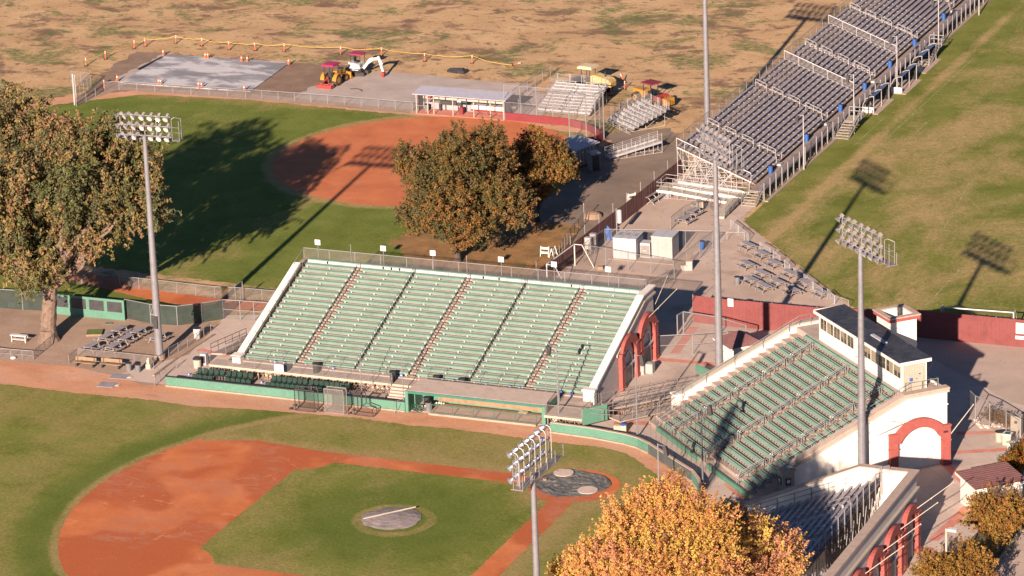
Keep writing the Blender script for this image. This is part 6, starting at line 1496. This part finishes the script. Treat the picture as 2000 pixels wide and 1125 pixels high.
# ================================================================== softball dugout, wall, backstop
d2 = T('dugout', 'open timber dugout with a pale roof and a red painted team name inside', 'dugout', (-57.3, 109.0, 0))
x0, x1, y0, y1 = -63.1, -51.5, 108.7, 110.9
P('roof', MB().prism([(x0-.3, y0-.3, 2.45), (x0-.3, y1+.3, 2.75), (x0-.3, y1+.3, 2.83), (x0-.3, y0-.3, 2.53)], (x1-x0+.6, 0, 0)), 'roof_white', d2, w=True)
P('back_wall', MB().box(x0, x1, y1-.08, y1, 1.35, 2.5), 'cream_paint', d2, w=True); P('back_panel', MB().box(x0, x1, y1-.06, y1, .1, .9), 'shed_grey', d2, w=True)
P('side_wall', MB().box(x1-.06, x1, y0+.1, y1, 0, 2.45), 'wood_grey', d2, w=True); P('side_wall', MB().box(x0, x0+.06, y0+.8, y1, 0, 2.45), 'wood_grey', d2, w=True)
for k in range(7): _pp(MB().box(-.05, .05, -.05, .05, 0, 2.48).mesh('post', [MT['cream_paint']]), d2, Vector((x0+.1+(x1-x0-.2)*(0, .13, .2, .42, .66, .85, 1)[k], y0, 0))-rootloc(d2))
for k in range(5): _pp(MB().box(-.05, .05, -.05, .05, 0, 2.48).mesh('back_post', [MT['steel_dark']]), d2, Vector((x0+.3+(x1-x0-.6)*k/4, y1-.15, 0))-rootloc(d2), 'back_post')
P('floor', MB().box(x0, x1, y0-.2, y1, .02, .06), 'red_band', d2, w=True); P('front_rail', MB().tube((x0, y0, 1.0), (x0+1.7, y0, 1.0), .035), 'galv', d2, w=True)
P('bench', MB().box(-56.6, -51.7, 110.2, 110.6, .42, .5), 'letter_red', d2, w=True)
mb = MB()
for k in range(5): mb.box(-56.55+.97*k, -55.65+.97*k, 110.62, 110.68, .5, 1.0)
P('bench_back', mb, 'white_paint', d2, w=True)
mb = MB().bar((-56.3, 110.4, .3), (-52.3, 110.4, .3), .04)
for k in range(5): mb.bar((-56.3+k, 110.2, 0), (-56.3+k, 110.5, .42), .06)
P('bench_leg', mb, 'letter_red', d2, w=True)
P('equipment_rack', MB().box(-60.6, -57.8, 110.3, 110.6, .9, 1.35).box(-60.6, -60.5, 110.2, 110.6, 0, .9).box(-57.9, -57.8, 110.2, 110.6, 0, .9), 'steel_dark', d2, w=True)
text_mesh('Wildcats', .85, 'letter_red', d2, tuple(Vector((-56.0, y1-.1, 1.9))-rootloc(d2)), shear=.35)
bin_('grey bin inside the left end of the softball dugout', (-62.2, 109.9, .06), .3, .8, 'grey_plastic'); single('stop_sign', MB().tube((0, 0, 0), (0, -.03, 0), .32, n=8).m(1).box(-.22, .22, -.035, -.031, -.05, .05), ['letter_red', 'white_paint'], 'round red sign with a white bar hung inside the softball dugout left end', 'sign', (-62.0, 110.2, 1.9))
single('equipment_bag', MB().box(-.25, .25, -.2, .2, 0, .8).box(-.2, .2, -.15, .15, .8, .95), 'pad_red', 'dark red equipment bag standing in the middle of the softball dugout', 'bag', (-57.5, 109.6, .06))
single('helmet_rack', MB().ball((0, 0, 1.4), .2, 8, 5).ball((.3, 0, 1.38), .18, 8, 5), 'white_paint', 'white helmets on the rack in the softball dugout', 'helmets', (-58.3, 110.45, 0))
rw = px((987, 234), (1112, 246), (1150, 256), (1178, 272), (1164, 281), (1144, 284))
r = T('low_wall', 'low red padded wall around the softball backstop', 'wall', (*rw[0], 0)); A = [(x, y, .02) for x, y in rw]; mb = MB()
for a, b in zip(A, A[1:]): mb.bar(Vector(a)+Vector((0, 0, .45)), Vector(b)+Vector((0, 0, .45)), .14, .9)
P('padding', mb, 'pad_red', r, w=True)
bs = px((986, 233), (1112, 244), (1172, 261), (1180, 272), (1164, 279), (1146, 282), (1113, 278))
fence('backstop_fence', 'tall mesh fence above the red wall beside the softball dugout', 'backstop', bs[:2], 4.3, 'chain_link', 2.1, .05, True)
fence('backstop_fence', 'tallest mesh backstop folded round the softball home plate', 'backstop', bs[2:], 5.9, 'chain_link', 1.9, .065, True)
fence('mesh_fence', 'low mesh fence behind the square softball bleachers', 'fence', px((987, 222), (1020, 226), (1000, 200), (1075, 150)), 1.5, 'chain_link', 2.2, .04)
# ================================================================== construction site
post_px = [(168, 129), (206, 116), (262, 95), (284, 91), (343, 85), (394, 90), (448, 97), (499, 99), (555, 101), (665, 107), (745, 109), (830, 120), (922, 124)]
dp_ = None; tops = []
for i, p in enumerate(post_px):
    if dp_ is None:
        t = T('delineator_post', '', 'post', (0, 0, 0), 0, 'orange delineator posts along the yellow tape'); P('tube', MB().tube((0, 0, .08), (0, 0, 1.15), .075, .065, 10), 'safety_orange', t); P('reflective_band', MB().tube((0, 0, .78), (0, 0, .9), .078, n=10).tube((0, 0, .98), (0, 0, 1.1), .076, n=10), 'white_paint', t); P('base', MB().box(-.22, .22, -.22, .22, 0, .08), 'machine_black', t); dp_ = t
    else: t = dup(dp_)
    t.location = (*G2(*p), 0); t['label'] = f'orange delineator post with white bands, {ordw(i)} from the left along the tape'; tops.append((*G2(*p), 1.02))
    t.rotation_euler = (R_.uniform(-.08, .08), R_.uniform(-.1, .1), R_.uniform(0, 1)); 
for p, lab, tilt in [((1219, 160), 'orange delineator post leaning hard beside the cream roller', -.45), ((1220, 175), 'orange delineator post upright beside the leaning one near the roller', .03), ((1193, 187), 'orange delineator post in front of the cream roller wheel', .02), ((203, 173), 'orange delineator post at the corner of the low outfield fence', .05)]:
    t = dup(dp_, (*G2(*p), 0), 0, lab); t.rotation_euler = (0, tilt, 0)
t = dup(dp_, (*G2(1000, 128), .1), 0, 'orange delineator post fallen flat on the dry grass'); t.rotation_euler = (0, 1.45, .6)
tops += [(*G2(1000, 130), .2)]
tp = MB()
for a, b in zip(tops, tops[1:]):
    a = Vector(a); b = Vector(b); pr = a
    for k in range(1, 7): f = k/6; q = a+(b-a)*f-Vector((0, 0, .3*4*f*(1-f)*R_.uniform(.5, 1.0))); tp.bar(pr, q, .015, .06); pr = q
single('caution_tape', tp, 'tape_yellow', 'yellow caution tape sagging between the orange posts across the dry field', 'tape')
cn_ = None
for i, p in enumerate([(229, 157), (310, 164), (314, 165), (319, 107), (388, 170), (394, 171), (401, 113), (406, 113), (472, 119), (477, 177), (483, 120), (564, 125)]):
    if cn_ is None:
        t = T('traffic_cone', '', 'traffic cone', (0, 0, 0), 0, 'traffic cones around the concrete slab'); P('cone', MB().tube((0, 0, .04), (0, 0, .75), .17, .04, 10), 'safety_orange', t); P('band', MB().tube((0, 0, .38), (0, 0, .56), .108, .082, 10), 'white_paint', t); P('base', MB().box(-.2, .2, -.2, .2, 0, .04), 'safety_orange', t); cn_ = t
    else: t = dup(cn_)
    t.location = (*G2(*p, .15), .15); t['label'] = f'orange and white traffic cone on the slab edge, {ordw(i)} counting from the left'
single('form_board', MB().bar((*G2(270, 138), .2), (*G2(317, 114), .2), .25, .12), 'machine_black', 'black board lying along the left side of the concrete slab', 'board')
single('pipe_piece', MB().path([(0, 0, .1), (.8, .25, .12), (1.4, 0, .1), (1.8, -.5, .1)], .05), 'machine_black', 'curved black pipe lying on the gravel pad', 'pipe', (*G2(684, 175), 0))
single('tarp_bundle', MB().box(-1.3, .2, -.4, .4, 0, .3).box(-.1, 1.2, -.3, .5, 0, .45).bar((-1.2, 0, .3), (.8, .3, .5), .5, .2), 'machine_black', 'crumpled black sheet on the dry field beyond the gravel pad', 'sheet', (*G2(893, 142), 0), -.2)
def wheel(par, c, r, w, hub='machine_yellow'):
    o = P('wheel', MB().tube((c[0], c[1]-w/2, c[2]), (c[0], c[1]+w/2, c[2]), r, n=18), 'tyre', par); P('rim', MB().tube((c[0], c[1]-w/2-.02, c[2]), (c[0], c[1]+w/2+.02, c[2]), r*.55, n=14), hub, o)
# tractor (x forward)
a, b = Vector(G2(648, 166)), Vector(G2(686, 146)); d = b-a
t = T('tractor', 'yellow tractor loader with a magenta canopy and a red box scraper behind', 'tractor', (*a, 0), math.atan2(d.y, d.x))
for s in (-.85, .85): wheel(t, (0, s, .72), .72, .45); wheel(t, (2.3, s*.9, .45), .45, .3)
P('chassis', MB().box(-.5, 2.9, -.35, .35, .5, 1.0), 'machine_black', t); P('hood', MB().box(1.0, 2.9, -.38, .38, 1.0, 1.55).box(2.7, 2.95, -.34, .34, .9, 1.5), 'machine_yellow', t)
for s in (-.85, .85):
    mb = MB()
    for k in range(6): a0 = math.radians(20+26*k); a1 = math.radians(20+26*(k+1)); mb.add([(math.cos(q)*r_, s+w_, .72+math.sin(q)*r_) for q in (a0, a1) for r_ in (.80, .88) for w_ in (-.27, .27)], [(0, 1, 5, 4), (2, 6, 7, 3), (0, 4, 6, 2), (1, 3, 7, 5), (0, 2, 3, 1), (4, 5, 7, 6)])
    P('fender', mb, 'machine_yellow', t)
P('seat', MB().box(-.25, .25, -.25, .25, 1.0, 1.25).box(-.35, -.22, -.25, .25, 1.25, 1.8), 'machine_black', t)
mb = MB()
for x in (-.65, .75):
    for y in (-.62, .62): mb.bar((x, y, .9), (x, y, 2.6), .08)
P('canopy_post', mb, 'machine_black', t); P('canopy', MB().box(-.9, .95, -.85, .85, 2.6, 2.74).box(-.8, .85, -.75, .75, 2.74, 2.8), 'canopy_magenta', t)
P('loader_arm', MB().bar((.6, -.55, 1.2), (3.2, -.55, .7), .12, .22).bar((.6, .55, 1.2), (3.2, .55, .7), .12, .22), 'machine_yellow', t)
P('bucket', MB().prism([(3.2, -1.0, .1), (4.0, -1.0, .05), (3.5, -1.0, .35), (3.35, -1.0, .95), (3.15, -1.0, .95)], (0, 2.0, 0)), 'machine_yellow', t)
P('box_scraper', MB().box(-2.0, -1.9, -1.05, 1.05, .05, .5).box(-2.0, -1.3, -1.05, -.98, .05, .45).box(-2.0, -1.3, .98, 1.05, .05, .45).box(-1.4, -1.3, -1.05, 1.05, .35, .5).bar((-1.65, -.5, .5), (-.9, 0, 1.25), .1).bar((-1.65, .5, .5), (-.9, 0, 1.25), .1).bar((-.9, 0, 1.25), (-.4, 0, .8), .1).bar((-1.3, -.5, .45), (-.4, -.4, .6), .1).bar((-1.3, .5, .45), (-.4, .4, .6), .1), 'implement_red', t)
# mini excavator
t = T('excavator', 'white mini excavator with a magenta canopy and an arched white boom', 'excavator', (*G2(703, 146), 0), math.radians(-4))
for s in (-.6, .6):
    o = P('track', MB().prism([(-.95, s-.17, .12), (-.75, s-.17, 0), (.75, s-.17, 0), (.95, s-.17, .12), (.95, s-.17, .38), (.75, s-.17, .5), (-.75, s-.17, .5), (-.95, s-.17, .38)], (0, .34, 0)), 'tyre', t); P('roller', MB().tube((-.6, s-.19, .25), (-.6, s+.19, .25), .16, n=10).tube((.6, s-.19, .25), (.6, s+.19, .25), .16, n=10), 'steel_dark', o)
P('undercarriage', MB().box(-.5, .5, -.43, .43, .25, .6), 'machine_black', t); P('counterweight', MB().prism([(-1.15, -.75, .62), (.55, -.75, .62), (.55, -.75, .95), (-1.15, -.75, .95)], (0, 1.5, 0)), 'machine_black', t)
P('body', MB().prism([(-1.2, -.72, .95), (.4, -.72, .95), (.35, -.72, 1.45), (-.3, -.72, 1.6), (-1.2, -.72, 1.7)], (0, 1.44, 0)), 'machine_white', t); P('decal', MB().box(-.7, .2, -.765, -.752, .74, .84), 'white_paint', t)
P('seat', MB().box(-.6, -.1, -.3, .3, 1.6, 1.85).box(-.7, -.55, -.3, .3, 1.85, 2.3), 'machine_black', t)
mb = MB()
for x in (-.9, .45):
    for y in (-.6, .6): mb.bar((x, y, 1.2), (x, y, 2.75), .06)
    mb.bar((x, -.6, 2.71), (x, .6, 2.71), .06)
mb.bar((-.9, 0, 2.71), (.45, 0, 2.71), .06)
P('canopy_post', mb, 'machine_black', t); P('canopy', MB().box(-1.1, .7, -.75, .75, 2.75, 2.86), 'canopy_magenta', t)
P('boom', MB().bar((.6, 0, .9), (1.6, 0, 2.15), .26, .34).bar((1.55, 0, 2.15), (2.9, 0, 2.4), .24, .32).bar((1.3, 0, 1.75), (2.0, 0, 2.3), .22, .4), 'machine_white', t); P('arm', MB().bar((2.75, 0, 2.65), (3.35, 0, .7), .2, .28).bar((2.95, 0, 2.2), (3.2, 0, 1.6), .16, .35), 'machine_white', t)
P('bucket', MB().prism([(3.3, -.3, .75), (3.6, -.3, .55), (3.5, -.3, .1), (3.1, -.3, .05), (3.15, -.3, .4)], (0, .6, 0)), 'implement_red', t); P('dozer_blade', MB().box(-1.55, -1.45, -.85, .85, .05, .45), 'machine_black', t)
# roller
a, b = Vector(G2(1150, 178)), Vector(G2(1196, 184)); d = b-a
t = T('roller', 'pale yellow soil roller with a cream canopy behind the softball bleachers', 'roller', (*a, 0), math.atan2(d.y, d.x))
P('drum', MB().tube((-1.9, -1.0, .75), (-1.9, 1.0, .75), .75, n=22), 'steel_dark', t); P('drum_frame', MB().box(-2.75, -.6, -1.15, -1.03, .6, 1.0).box(-2.75, -.6, 1.03, 1.15, .6, 1.0).box(-.75, -.4, -1.0, 1.0, .6, 1.0), 'machine_cream', t)
for s in (-.85, .85): wheel(t, (2.2, s, .75), .75, .5, 'steel_dark')
P('body', MB().box(-.4, 3.0, -.6, .6, .7, 1.2), 'machine_black', t); P('hood', MB().prism([(.6, -.7, 1.15), (3.5, -.7, 1.0), (3.6, -.7, 1.6), (3.2, -.7, 1.95), (1.2, -.7, 2.35), (.7, -.7, 2.2)], (0, 1.4, 0)), 'machine_cream', t)
P('exhaust', MB().tube((2.4, 0, 2.0), (2.4, 0, 2.75), .07), 'steel_dark', t); P('seat', MB().box(-.2, .3, -.3, .3, 1.2, 1.75), 'machine_black', t)
mb = MB()
for x in (-.6, .6):
    for y in (-.65, .65): mb.bar((x, y, 1.1), (x, y, 3.0), .07)
P('canopy_post', mb, 'machine_black', t); P('canopy', MB().box(-1.0, 1.0, -.95, .95, 3.0, 3.25).box(-.85, .85, -.8, .8, 3.25, 3.32), 'canopy_cream', t)
# motor grader / scraper half hidden
a, b = Vector(G2(1262, 200)), Vector(G2(1318, 214)); d = b-a
t = T('compactor', 'yellow compactor with a studded steel drum and a red canopy beyond the angled bleachers', 'compactor', (*a, 0), math.atan2(d.y, d.x))
P('hood', MB().box(-1.6, .2, -.6, .6, .8, 1.7), 'machine_yellow', t)
for s in (-.85, .85): wheel(t, (-.8, s, .7), .7, .45)
P('frame', MB().box(-1.4, 2.6, -.35, .35, .6, .95), 'machine_black', t); mb = MB()
for x in (.2, 1.5):
    for y in (-.6, .6): mb.bar((x, y, .9), (x, y, 2.6), .07)
P('canopy_post', mb, 'machine_black', t); P('canopy', MB().box(0, 1.8, -.85, .85, 2.6, 2.78), 'pad_red', t); P('seat', MB().box(.6, 1.1, -.3, .3, .95, 1.6), 'machine_black', t)
dm = MB().tube((2.7, -.95, .75), (2.7, .95, .75), .65, n=20)
for k in range(14):
    for j in range(7): an = 2*math.pi*(k+.5*(j % 2))/14; dm.bar((2.7+.62*math.cos(an), -.85+.28*j, .75+.62*math.sin(an)), (2.7+.76*math.cos(an), -.85+.28*j, .75+.76*math.sin(an)), .1, .1)
P('drum', dm, 'implement_red', t); P('nose', MB().box(3.5, 4.2, -.7, .7, .4, 1.3).box(1.9, 3.5, -1.15, -1.03, .6, .95).box(1.9, 3.5, 1.03, 1.15, .6, .95), 'machine_yellow', t)
# ================================================================== trees
def leaf_mat(name, trans=.3):
    m, t = new_mat(name); k = NT(t)
    at = k.n('ShaderNodeAttribute'); at.attribute_name = 'tint'
    d = k.n('ShaderNodeBsdfDiffuse'); tr = k.n('ShaderNodeBsdfTranslucent'); mx = k.n('ShaderNodeMixShader'); mx.inputs[0].default_value = trans; o = k.n('ShaderNodeOutputMaterial')
    k.l(at.outputs['Color'], d.inputs['Color']); k.l(at.outputs['Color'], tr.inputs['Color']); k.l(d.outputs[0], mx.inputs[1]); k.l(tr.outputs[0], mx.inputs[2]); k.l(mx.outputs[0], o.inputs['Surface']); MATS[name] = m
leaf_mat('leaf')
def leaves(name, parent, ells, nlobe, nleaf, size, pal, lobe_r, seed, droop=0.0, thick=.16, elong=1.6, updir=.5, sprig=.8, per=24):
    g = np.random.default_rng(seed); pal = np.array(pal)*.62; C = []
    for (cx, cy, cz, rx, ry, rz) in ells:
        for _ in range(nlobe):
            d = g.normal(size=3); d /= np.linalg.norm(d); q = .55+.33*g.random()
            if d[2] < -.55: d[2] *= .4
            C.append((cx+d[0]*rx*q, cy+d[1]*ry*q, cz+d[2]*rz*q, lobe_r*(.65+.7*g.random())*min(rx, rz)))
        C.append((cx, cy, cz, .6*min(rx, rz)))
    C = np.array(C); w = C[:, 3]**2; w /= w.sum(); idx = g.choice(len(C), nleaf, p=w)
    d = g.normal(size=(nleaf, 3)); d /= np.linalg.norm(d, axis=1)[:, None]
    low = d[:, 2] < -.3; d[low, 2] *= .6
    # second level: sprigs, each a short twig of leaves
    ns = max(8, nleaf//per); sp = g.normal(size=(ns, 3)); sp /= np.linalg.norm(sp, axis=1)[:, None]
    lob = g.choice(len(C), ns, p=w); rr = C[lob, 3]*(1+g.normal(size=ns)*thick-.08)
    S = C[lob, :3]+sp*rr[:, None]*np.array([1, 1, .85])
    D = sp*.75+np.array([0, 0, updir])+g.normal(size=(ns, 3))*.35; D /= np.linalg.norm(D, axis=1)[:, None]
    LS = sprig*(.5+g.random(ns)); sel = g.integers(0, ns, nleaf); u = g.random(nleaf)**.8
    Pp = S[sel]+D[sel]*(LS[sel]*u)[:, None]+g.normal(size=(nleaf, 3))*(size*.9*(1.25-u*.7))[:, None]
    nrm = sp[sel]*.55+g.normal(size=(nleaf, 3))*.75+np.array([0, 0, .25]); nrm /= np.linalg.norm(nrm, axis=1)[:, None]
    a = np.cross(nrm, g.normal(size=(nleaf, 3))); a /= np.linalg.norm(a, axis=1)[:, None]
    if droop: a = a*(1-droop)+np.array([0, 0, -droop]); a /= np.linalg.norm(a, axis=1)[:, None]
    b = np.cross(nrm, a); b /= np.linalg.norm(b, axis=1)[:, None]
    s = size*(.6+.8*g.random(nleaf))[:, None]; A = a*s*elong*.5; B = b*s*.5
    V = np.stack([Pp-A, Pp-B*.9, Pp+A, Pp+B*.9], 1).reshape(-1, 3)
    loc = np.array(rootloc(parent)); V -= loc
    me = bpy.data.meshes.new(name); me.vertices.add(4*nleaf); me.vertices.foreach_set('co', V.ravel().astype(np.float32)); me.loops.add(4*nleaf); me.loops.foreach_set('vertex_index', np.arange(4*nleaf, dtype=np.int32)); me.polygons.add(nleaf); me.polygons.foreach_set('loop_start', np.arange(0, 4*nleaf, 4, dtype=np.int32)); me.polygons.foreach_set('loop_total', np.full(nleaf, 4, dtype=np.int32)); me.update(); me.validate()
    # species colour: each sprig leans to one of the palette's tones, each leaf varies
    tone = g.integers(0, len(pal), len(C)); st = np.where(g.random(ns) < .6, tone[lob], g.integers(0, len(pal), ns)); col = pal[st][sel]*(.72+.56*g.random((nleaf, 1)))*(1+g.normal(size=(nleaf, 3))*.07)
    col = np.clip(col, .005, .9); rgba = np.concatenate([col, np.ones((nleaf, 1))], 1).astype(np.float32)
    at = me.attributes.new('tint', 'FLOAT_COLOR', 'FACE'); at.data.foreach_set('color', rgba.ravel())
    me.materials.append(MT['leaf']); o = bpy.data.objects.new(name, me); COL.objects.link(o); o.parent = parent
    return C
def limb(mb, p, q, r0, r1, seg=5, wob=.12, n=9, rng=R_):
    p = Vector(p); q = Vector(q); L = (q-p).length; vs = []; fs = []; seg *= 2; off = Vector((0, 0, 0))
    ax = (q-p).normalized(); u = ax.cross(Vector((.3, 1, .1))).normalized(); v = ax.cross(u)
    for k in range(seg+1):
        f = k/seg
        if 0 < k < seg: off = off*.7+Vector((rng.gauss(0, wob), rng.gauss(0, wob), rng.gauss(0, wob*.5)))*L*.035
        elif k == seg: off = off*.5
        c = p+(q-p)*f+off; r = r0+(r1-r0)*f
        for i in range(n): t = 2*math.pi*i/n; rr = r*(1+rng.uniform(-.06, .06)); vs.append(c+u*(rr*math.cos(t))+v*(rr*math.sin(t)))
    for k in range(seg):
        for i in range(n): fs.append((k*n+i, k*n+(i+1) % n, (k+1)*n+(i+1) % n, (k+1)*n+i))
    mb.add(vs, fs)
def tree(name, label, base, ells, nlobe, nleaf, size, pal, tr, bark='bark', lobe_r=.34, seed=1, droop=0., fork=.3, extra=None, group=None, elong=1.6, nl=9, split=None, **kw):
    t = T(name, label, 'tree', (*base, 0), 0, group); rng = random.Random(seed)
    C = leaves('crown', t, ells, nlobe, nleaf, size, pal, lobe_r, seed, droop, elong=elong, **kw)
    mb = MB(); cx = sum(e[0] for e in ells)/len(ells); cy = sum(e[1] for e in ells)/len(ells); zlo = min(e[2]-e[5] for e in ells); zc = max(e[2] for e in ells)
    fk = Vector((base[0]+(cx-base[0])*.25, base[1]+(cy-base[1])*.25, max(1.0, zc*fork)))
    mb.tube((*base, 0), (*base, .5), tr*1.5, tr*1.16, 14).tube((*base, .5), (*base, 1.2), tr*1.16, tr*1.0, 14); limb(mb, (*base, 1.0), fk, tr*1.02, tr*.82, 5, .1, 14, rng)
    for k in range(nl):
        c = C[rng.randrange(len(C))]; limb(mb, fk, (c[0], c[1], c[2]), tr*.5, tr*.08, 5, .8, 7, rng)
    for s in (split or []): limb(mb, fk, s, tr*.7, tr*.3, 6, .4, 10, rng)
    P('trunk', mb, bark, t, w=True)
    return t
def EL(pxx, pyy, z, r, rz=None, ry=None): q = G2(pxx, pyy, z); return (q[0], q[1], z, r, ry or r, rz or r)
OLIVE = [(0.271, 0.236, 0.092), (0.350, 0.265, 0.108), (0.201, 0.208, 0.088), (0.409, 0.295, 0.134), (0.174, 0.174, 0.088), (0.375, 0.236, 0.124)]
tree('broadleaf_tree', 'huge olive and bronze leaved tree with a thick pale trunk at the left', (-66.1, 21.8),
     [EL(95, 345, 16.0, 8.0, 6.2), EL(235, 330, 16.0, 4.8, 5.6), EL(228, 268, 18.6, 3.4, 3.0), EL(170, 440, 10.8, 4.6, 3.4), EL(15, 430, 11.5, 5.5, 5.5), EL(60, 510, 8.2, 4.4, 3.0), EL(265, 390, 13.2, 3.2, 3.4), EL(0, 235, 20.8, 5.0, 4.4), EL(135, 285, 19.0, 3.8, 3.2), EL(-60, 330, 16.5, 6, 7)],
     22, 175000, .18, OLIVE, .86, 'bark', .27, 11, .4, .24, elong=1.9, nl=20, split=[G(18, 500, 8.5), G(100, 480, 9)], updir=-.75, sprig=1.5, per=34)
AUT = [(0.221, 0.169, 0.059), (0.305, 0.184, 0.070), (0.162, 0.146, 0.065), (0.350, 0.184, 0.065), (0.259, 0.184, 0.086), (0.130, 0.124, 0.055)]
tree('autumn_tree', 'round olive and rust leaved tree standing behind the grandstand', G2(893, 512), [EL(895, 372, 7.3, 6.3, 5.9), EL(830, 420, 5.0, 3.2, 3.0), EL(960, 300, 9.6, 3.4, 3.0), EL(980, 400, 5.5, 3.4, 3.4), EL(820, 330, 8.6, 3.0, 3.0), EL(900, 285, 10.6, 3.6, 2.4), EL(905, 455, 3.9, 4.2, 2.6)], 20, 115000, .15, AUT, .36, 'bark_dark', .27, 21, .1, .3, updir=.35, sprig=.75, nl=16)
RUST = [(0.261, 0.154, 0.062), (0.339, 0.184, 0.065), (0.183, 0.146, 0.057), (0.391, 0.248, 0.066), (0.222, 0.116, 0.057)]
tree('autumn_tree', 'smaller rust brown tree in front of the white roofed shed', G2(1050, 432), [EL(1050, 312, 6.0, 3.1, 3.2), EL(1085, 330, 5.0, 2.2, 2.4), EL(1035, 370, 3.6, 2.4, 1.9), EL(1100, 322, 5.0, 1.5, 1.8)], 18, 42000, .145, RUST, .22, 'bark_dark', .30, 31, .1, .3, updir=.35, sprig=.7)
GOLD = [(0.745, 0.383, 0.128), (0.881, 0.468, 0.156), (0.609, 0.281, 0.114), (0.847, 0.561, 0.143), (0.677, 0.431, 0.114), (0.761, 0.373, 0.200)]
tree('autumn_tree', 'golden orange tree at the bottom edge before home plate', (22.6, -47.5), [EL(1292, 1085, 14.4, 4.9, 4.6), EL(1302, 1005, 17.0, 2.5, 2.4), EL(1195, 1100, 13.4, 2.9, 2.7), EL(1380, 1075, 14.2, 3.0, 3.0), EL(1240, 1140, 11.0, 4.4, 3.4), EL(1140, 1125, 11.6, 2.3, 2.4)], 22, 170000, .112, GOLD, .3, 'bark', .25, 41, .0, .3, updir=1.0, sprig=1.15, per=30, nl=22)
GOLD2 = [(0.745, 0.374, 0.196), (0.847, 0.445, 0.196), (0.575, 0.267, 0.140), (0.813, 0.535, 0.140), (0.711, 0.374, 0.224)]
tree('autumn_tree', 'orange tree against the aluminium grandstand at the bottom edge', (26.6, -36.5), [EL(1470, 1090, 10.0, 4.2, 3.7), EL(1442, 1034, 12.0, 2.3, 2.0), EL(1515, 1100, 9.0, 2.3, 2.7), EL(1450, 1155, 6.6, 4.2, 3.0)], 20, 100000, .11, GOLD2, .26, 'bark', .25, 51, .0, .3, updir=1.0, sprig=1.1, per=30, nl=18)
BRZ = [(0.358, 0.202, 0.055), (0.434, 0.231, 0.065), (0.293, 0.177, 0.055), (0.412, 0.270, 0.073), (0.315, 0.141, 0.055)]
tree('autumn_tree', 'small round golden brown tree beside the cream ticket booth', G2(1949, 1080), [EL(1945, 1003, 3.5, 2.35, 1.9), EL(1918, 1012, 3.1, 1.3, 1.2), EL(1972, 1000, 3.4, 1.4, 1.3), EL(1940, 1035, 2.5, 1.8, 1.0)], 16, 26000, .125, BRZ, .09, 'bark', .34, 61, 0, .45)
tree('autumn_tree', 'small round golden brown tree behind the cream street lamp', G2(1868, 1200), [EL(1868, 1112, 3.5, 3.0, 2.1), EL(1825, 1115, 3.1, 1.5, 1.3), EL(1905, 1105, 3.4, 1.5, 1.4)], 16, 26000, .125, BRZ, .09, 'bark', .34, 71, 0, .45)
HED = [(.33, .11, .03), (.20, .14, .03), (.12, .12, .03), (.38, .15, .04)]
for p, lab, sd in [((1990, 905), 'orange and green shrub at the right picture edge, beside the fountain', 81), ((1978, 925), 'low orange shrub at the right picture edge, behind the booth roof', 82)]:
    t = T('shrub', lab, 'shrub', (*G2(*p), 0)); q = G2(*p); leaves('foliage', t, [(q[0], q[1], .7, 1.0, 1.0, .8)], 10, 3500, .13, HED, .4, sd); P('stem', MB().tube((*q, 0), (*q, .7), .05), 'bark', t, w=True)
# shrubs on the brown verge along the far right fence
for i, f in enumerate((.1, .35, .6, .85)):
    p = (1918+50*f, 818+22*f); q = G2(*p); t = T('shrub', f'dry brown tuft behind the pale rock edging, {ordw(i)} from the left', 'shrub', (*q, 0), 0, 'dry tufts along the rock edging'); leaves('foliage', t, [(q[0]+.3, q[1]+.5, .2, .5, .5, .3)], 6, 700, .1, [(.28, .15, .06), (.2, .13, .05)], .5, 90+i)
# ================================================================== light
SUN_EL = math.radians(18.8); sd = Vector((-.10358, .99462, 0))          # direction shadows fall on the ground
to_sun = Vector((-sd.x*math.cos(SUN_EL), -sd.y*math.cos(SUN_EL), math.sin(SUN_EL)))
sl = bpy.data.lights.new('sun', 'SUN'); sl.energy = 5.0; sl.angle = math.radians(.5); sl.color = (1.0, .79, .645)
so = bpy.data.objects.new('sun', sl); COL.objects.link(so); so.rotation_euler = to_sun.to_track_quat('Z', 'Y').to_euler()
w = bpy.data.worlds.new('World'); sc.world = w; w.use_nodes = True; nt = w.node_tree; nt.nodes.clear()
sky = nt.nodes.new('ShaderNodeTexSky'); sky.sky_type = 'NISHITA'; sky.sun_disc = False; sky.sun_elevation = SUN_EL; sky.air_density = .42; sky.dust_density = .15; sky.ozone_density = 2.0; sky.sun_rotation = math.atan2(to_sun.x, to_sun.y)
bg = nt.nodes.new('ShaderNodeBackground'); bg.inputs['Strength'].default_value = .05; ow = nt.nodes.new('ShaderNodeOutputWorld'); nt.links.new(sky.outputs[0], bg.inputs['Color']); nt.links.new(bg.outputs[0], ow.inputs['Surface'])
sc.view_settings.view_transform = 'Standard'; sc.view_settings.look = 'None'; sc.view_settings.gamma = 1; sc.view_settings.exposure = 1.45
sc.render.engine = 'CYCLES'; sc.cycles.max_bounces = 6; sc.cycles.transparent_max_bounces = 16; sc.cycles.diffuse_bounces = 3
sc.cycles.use_denoising = True
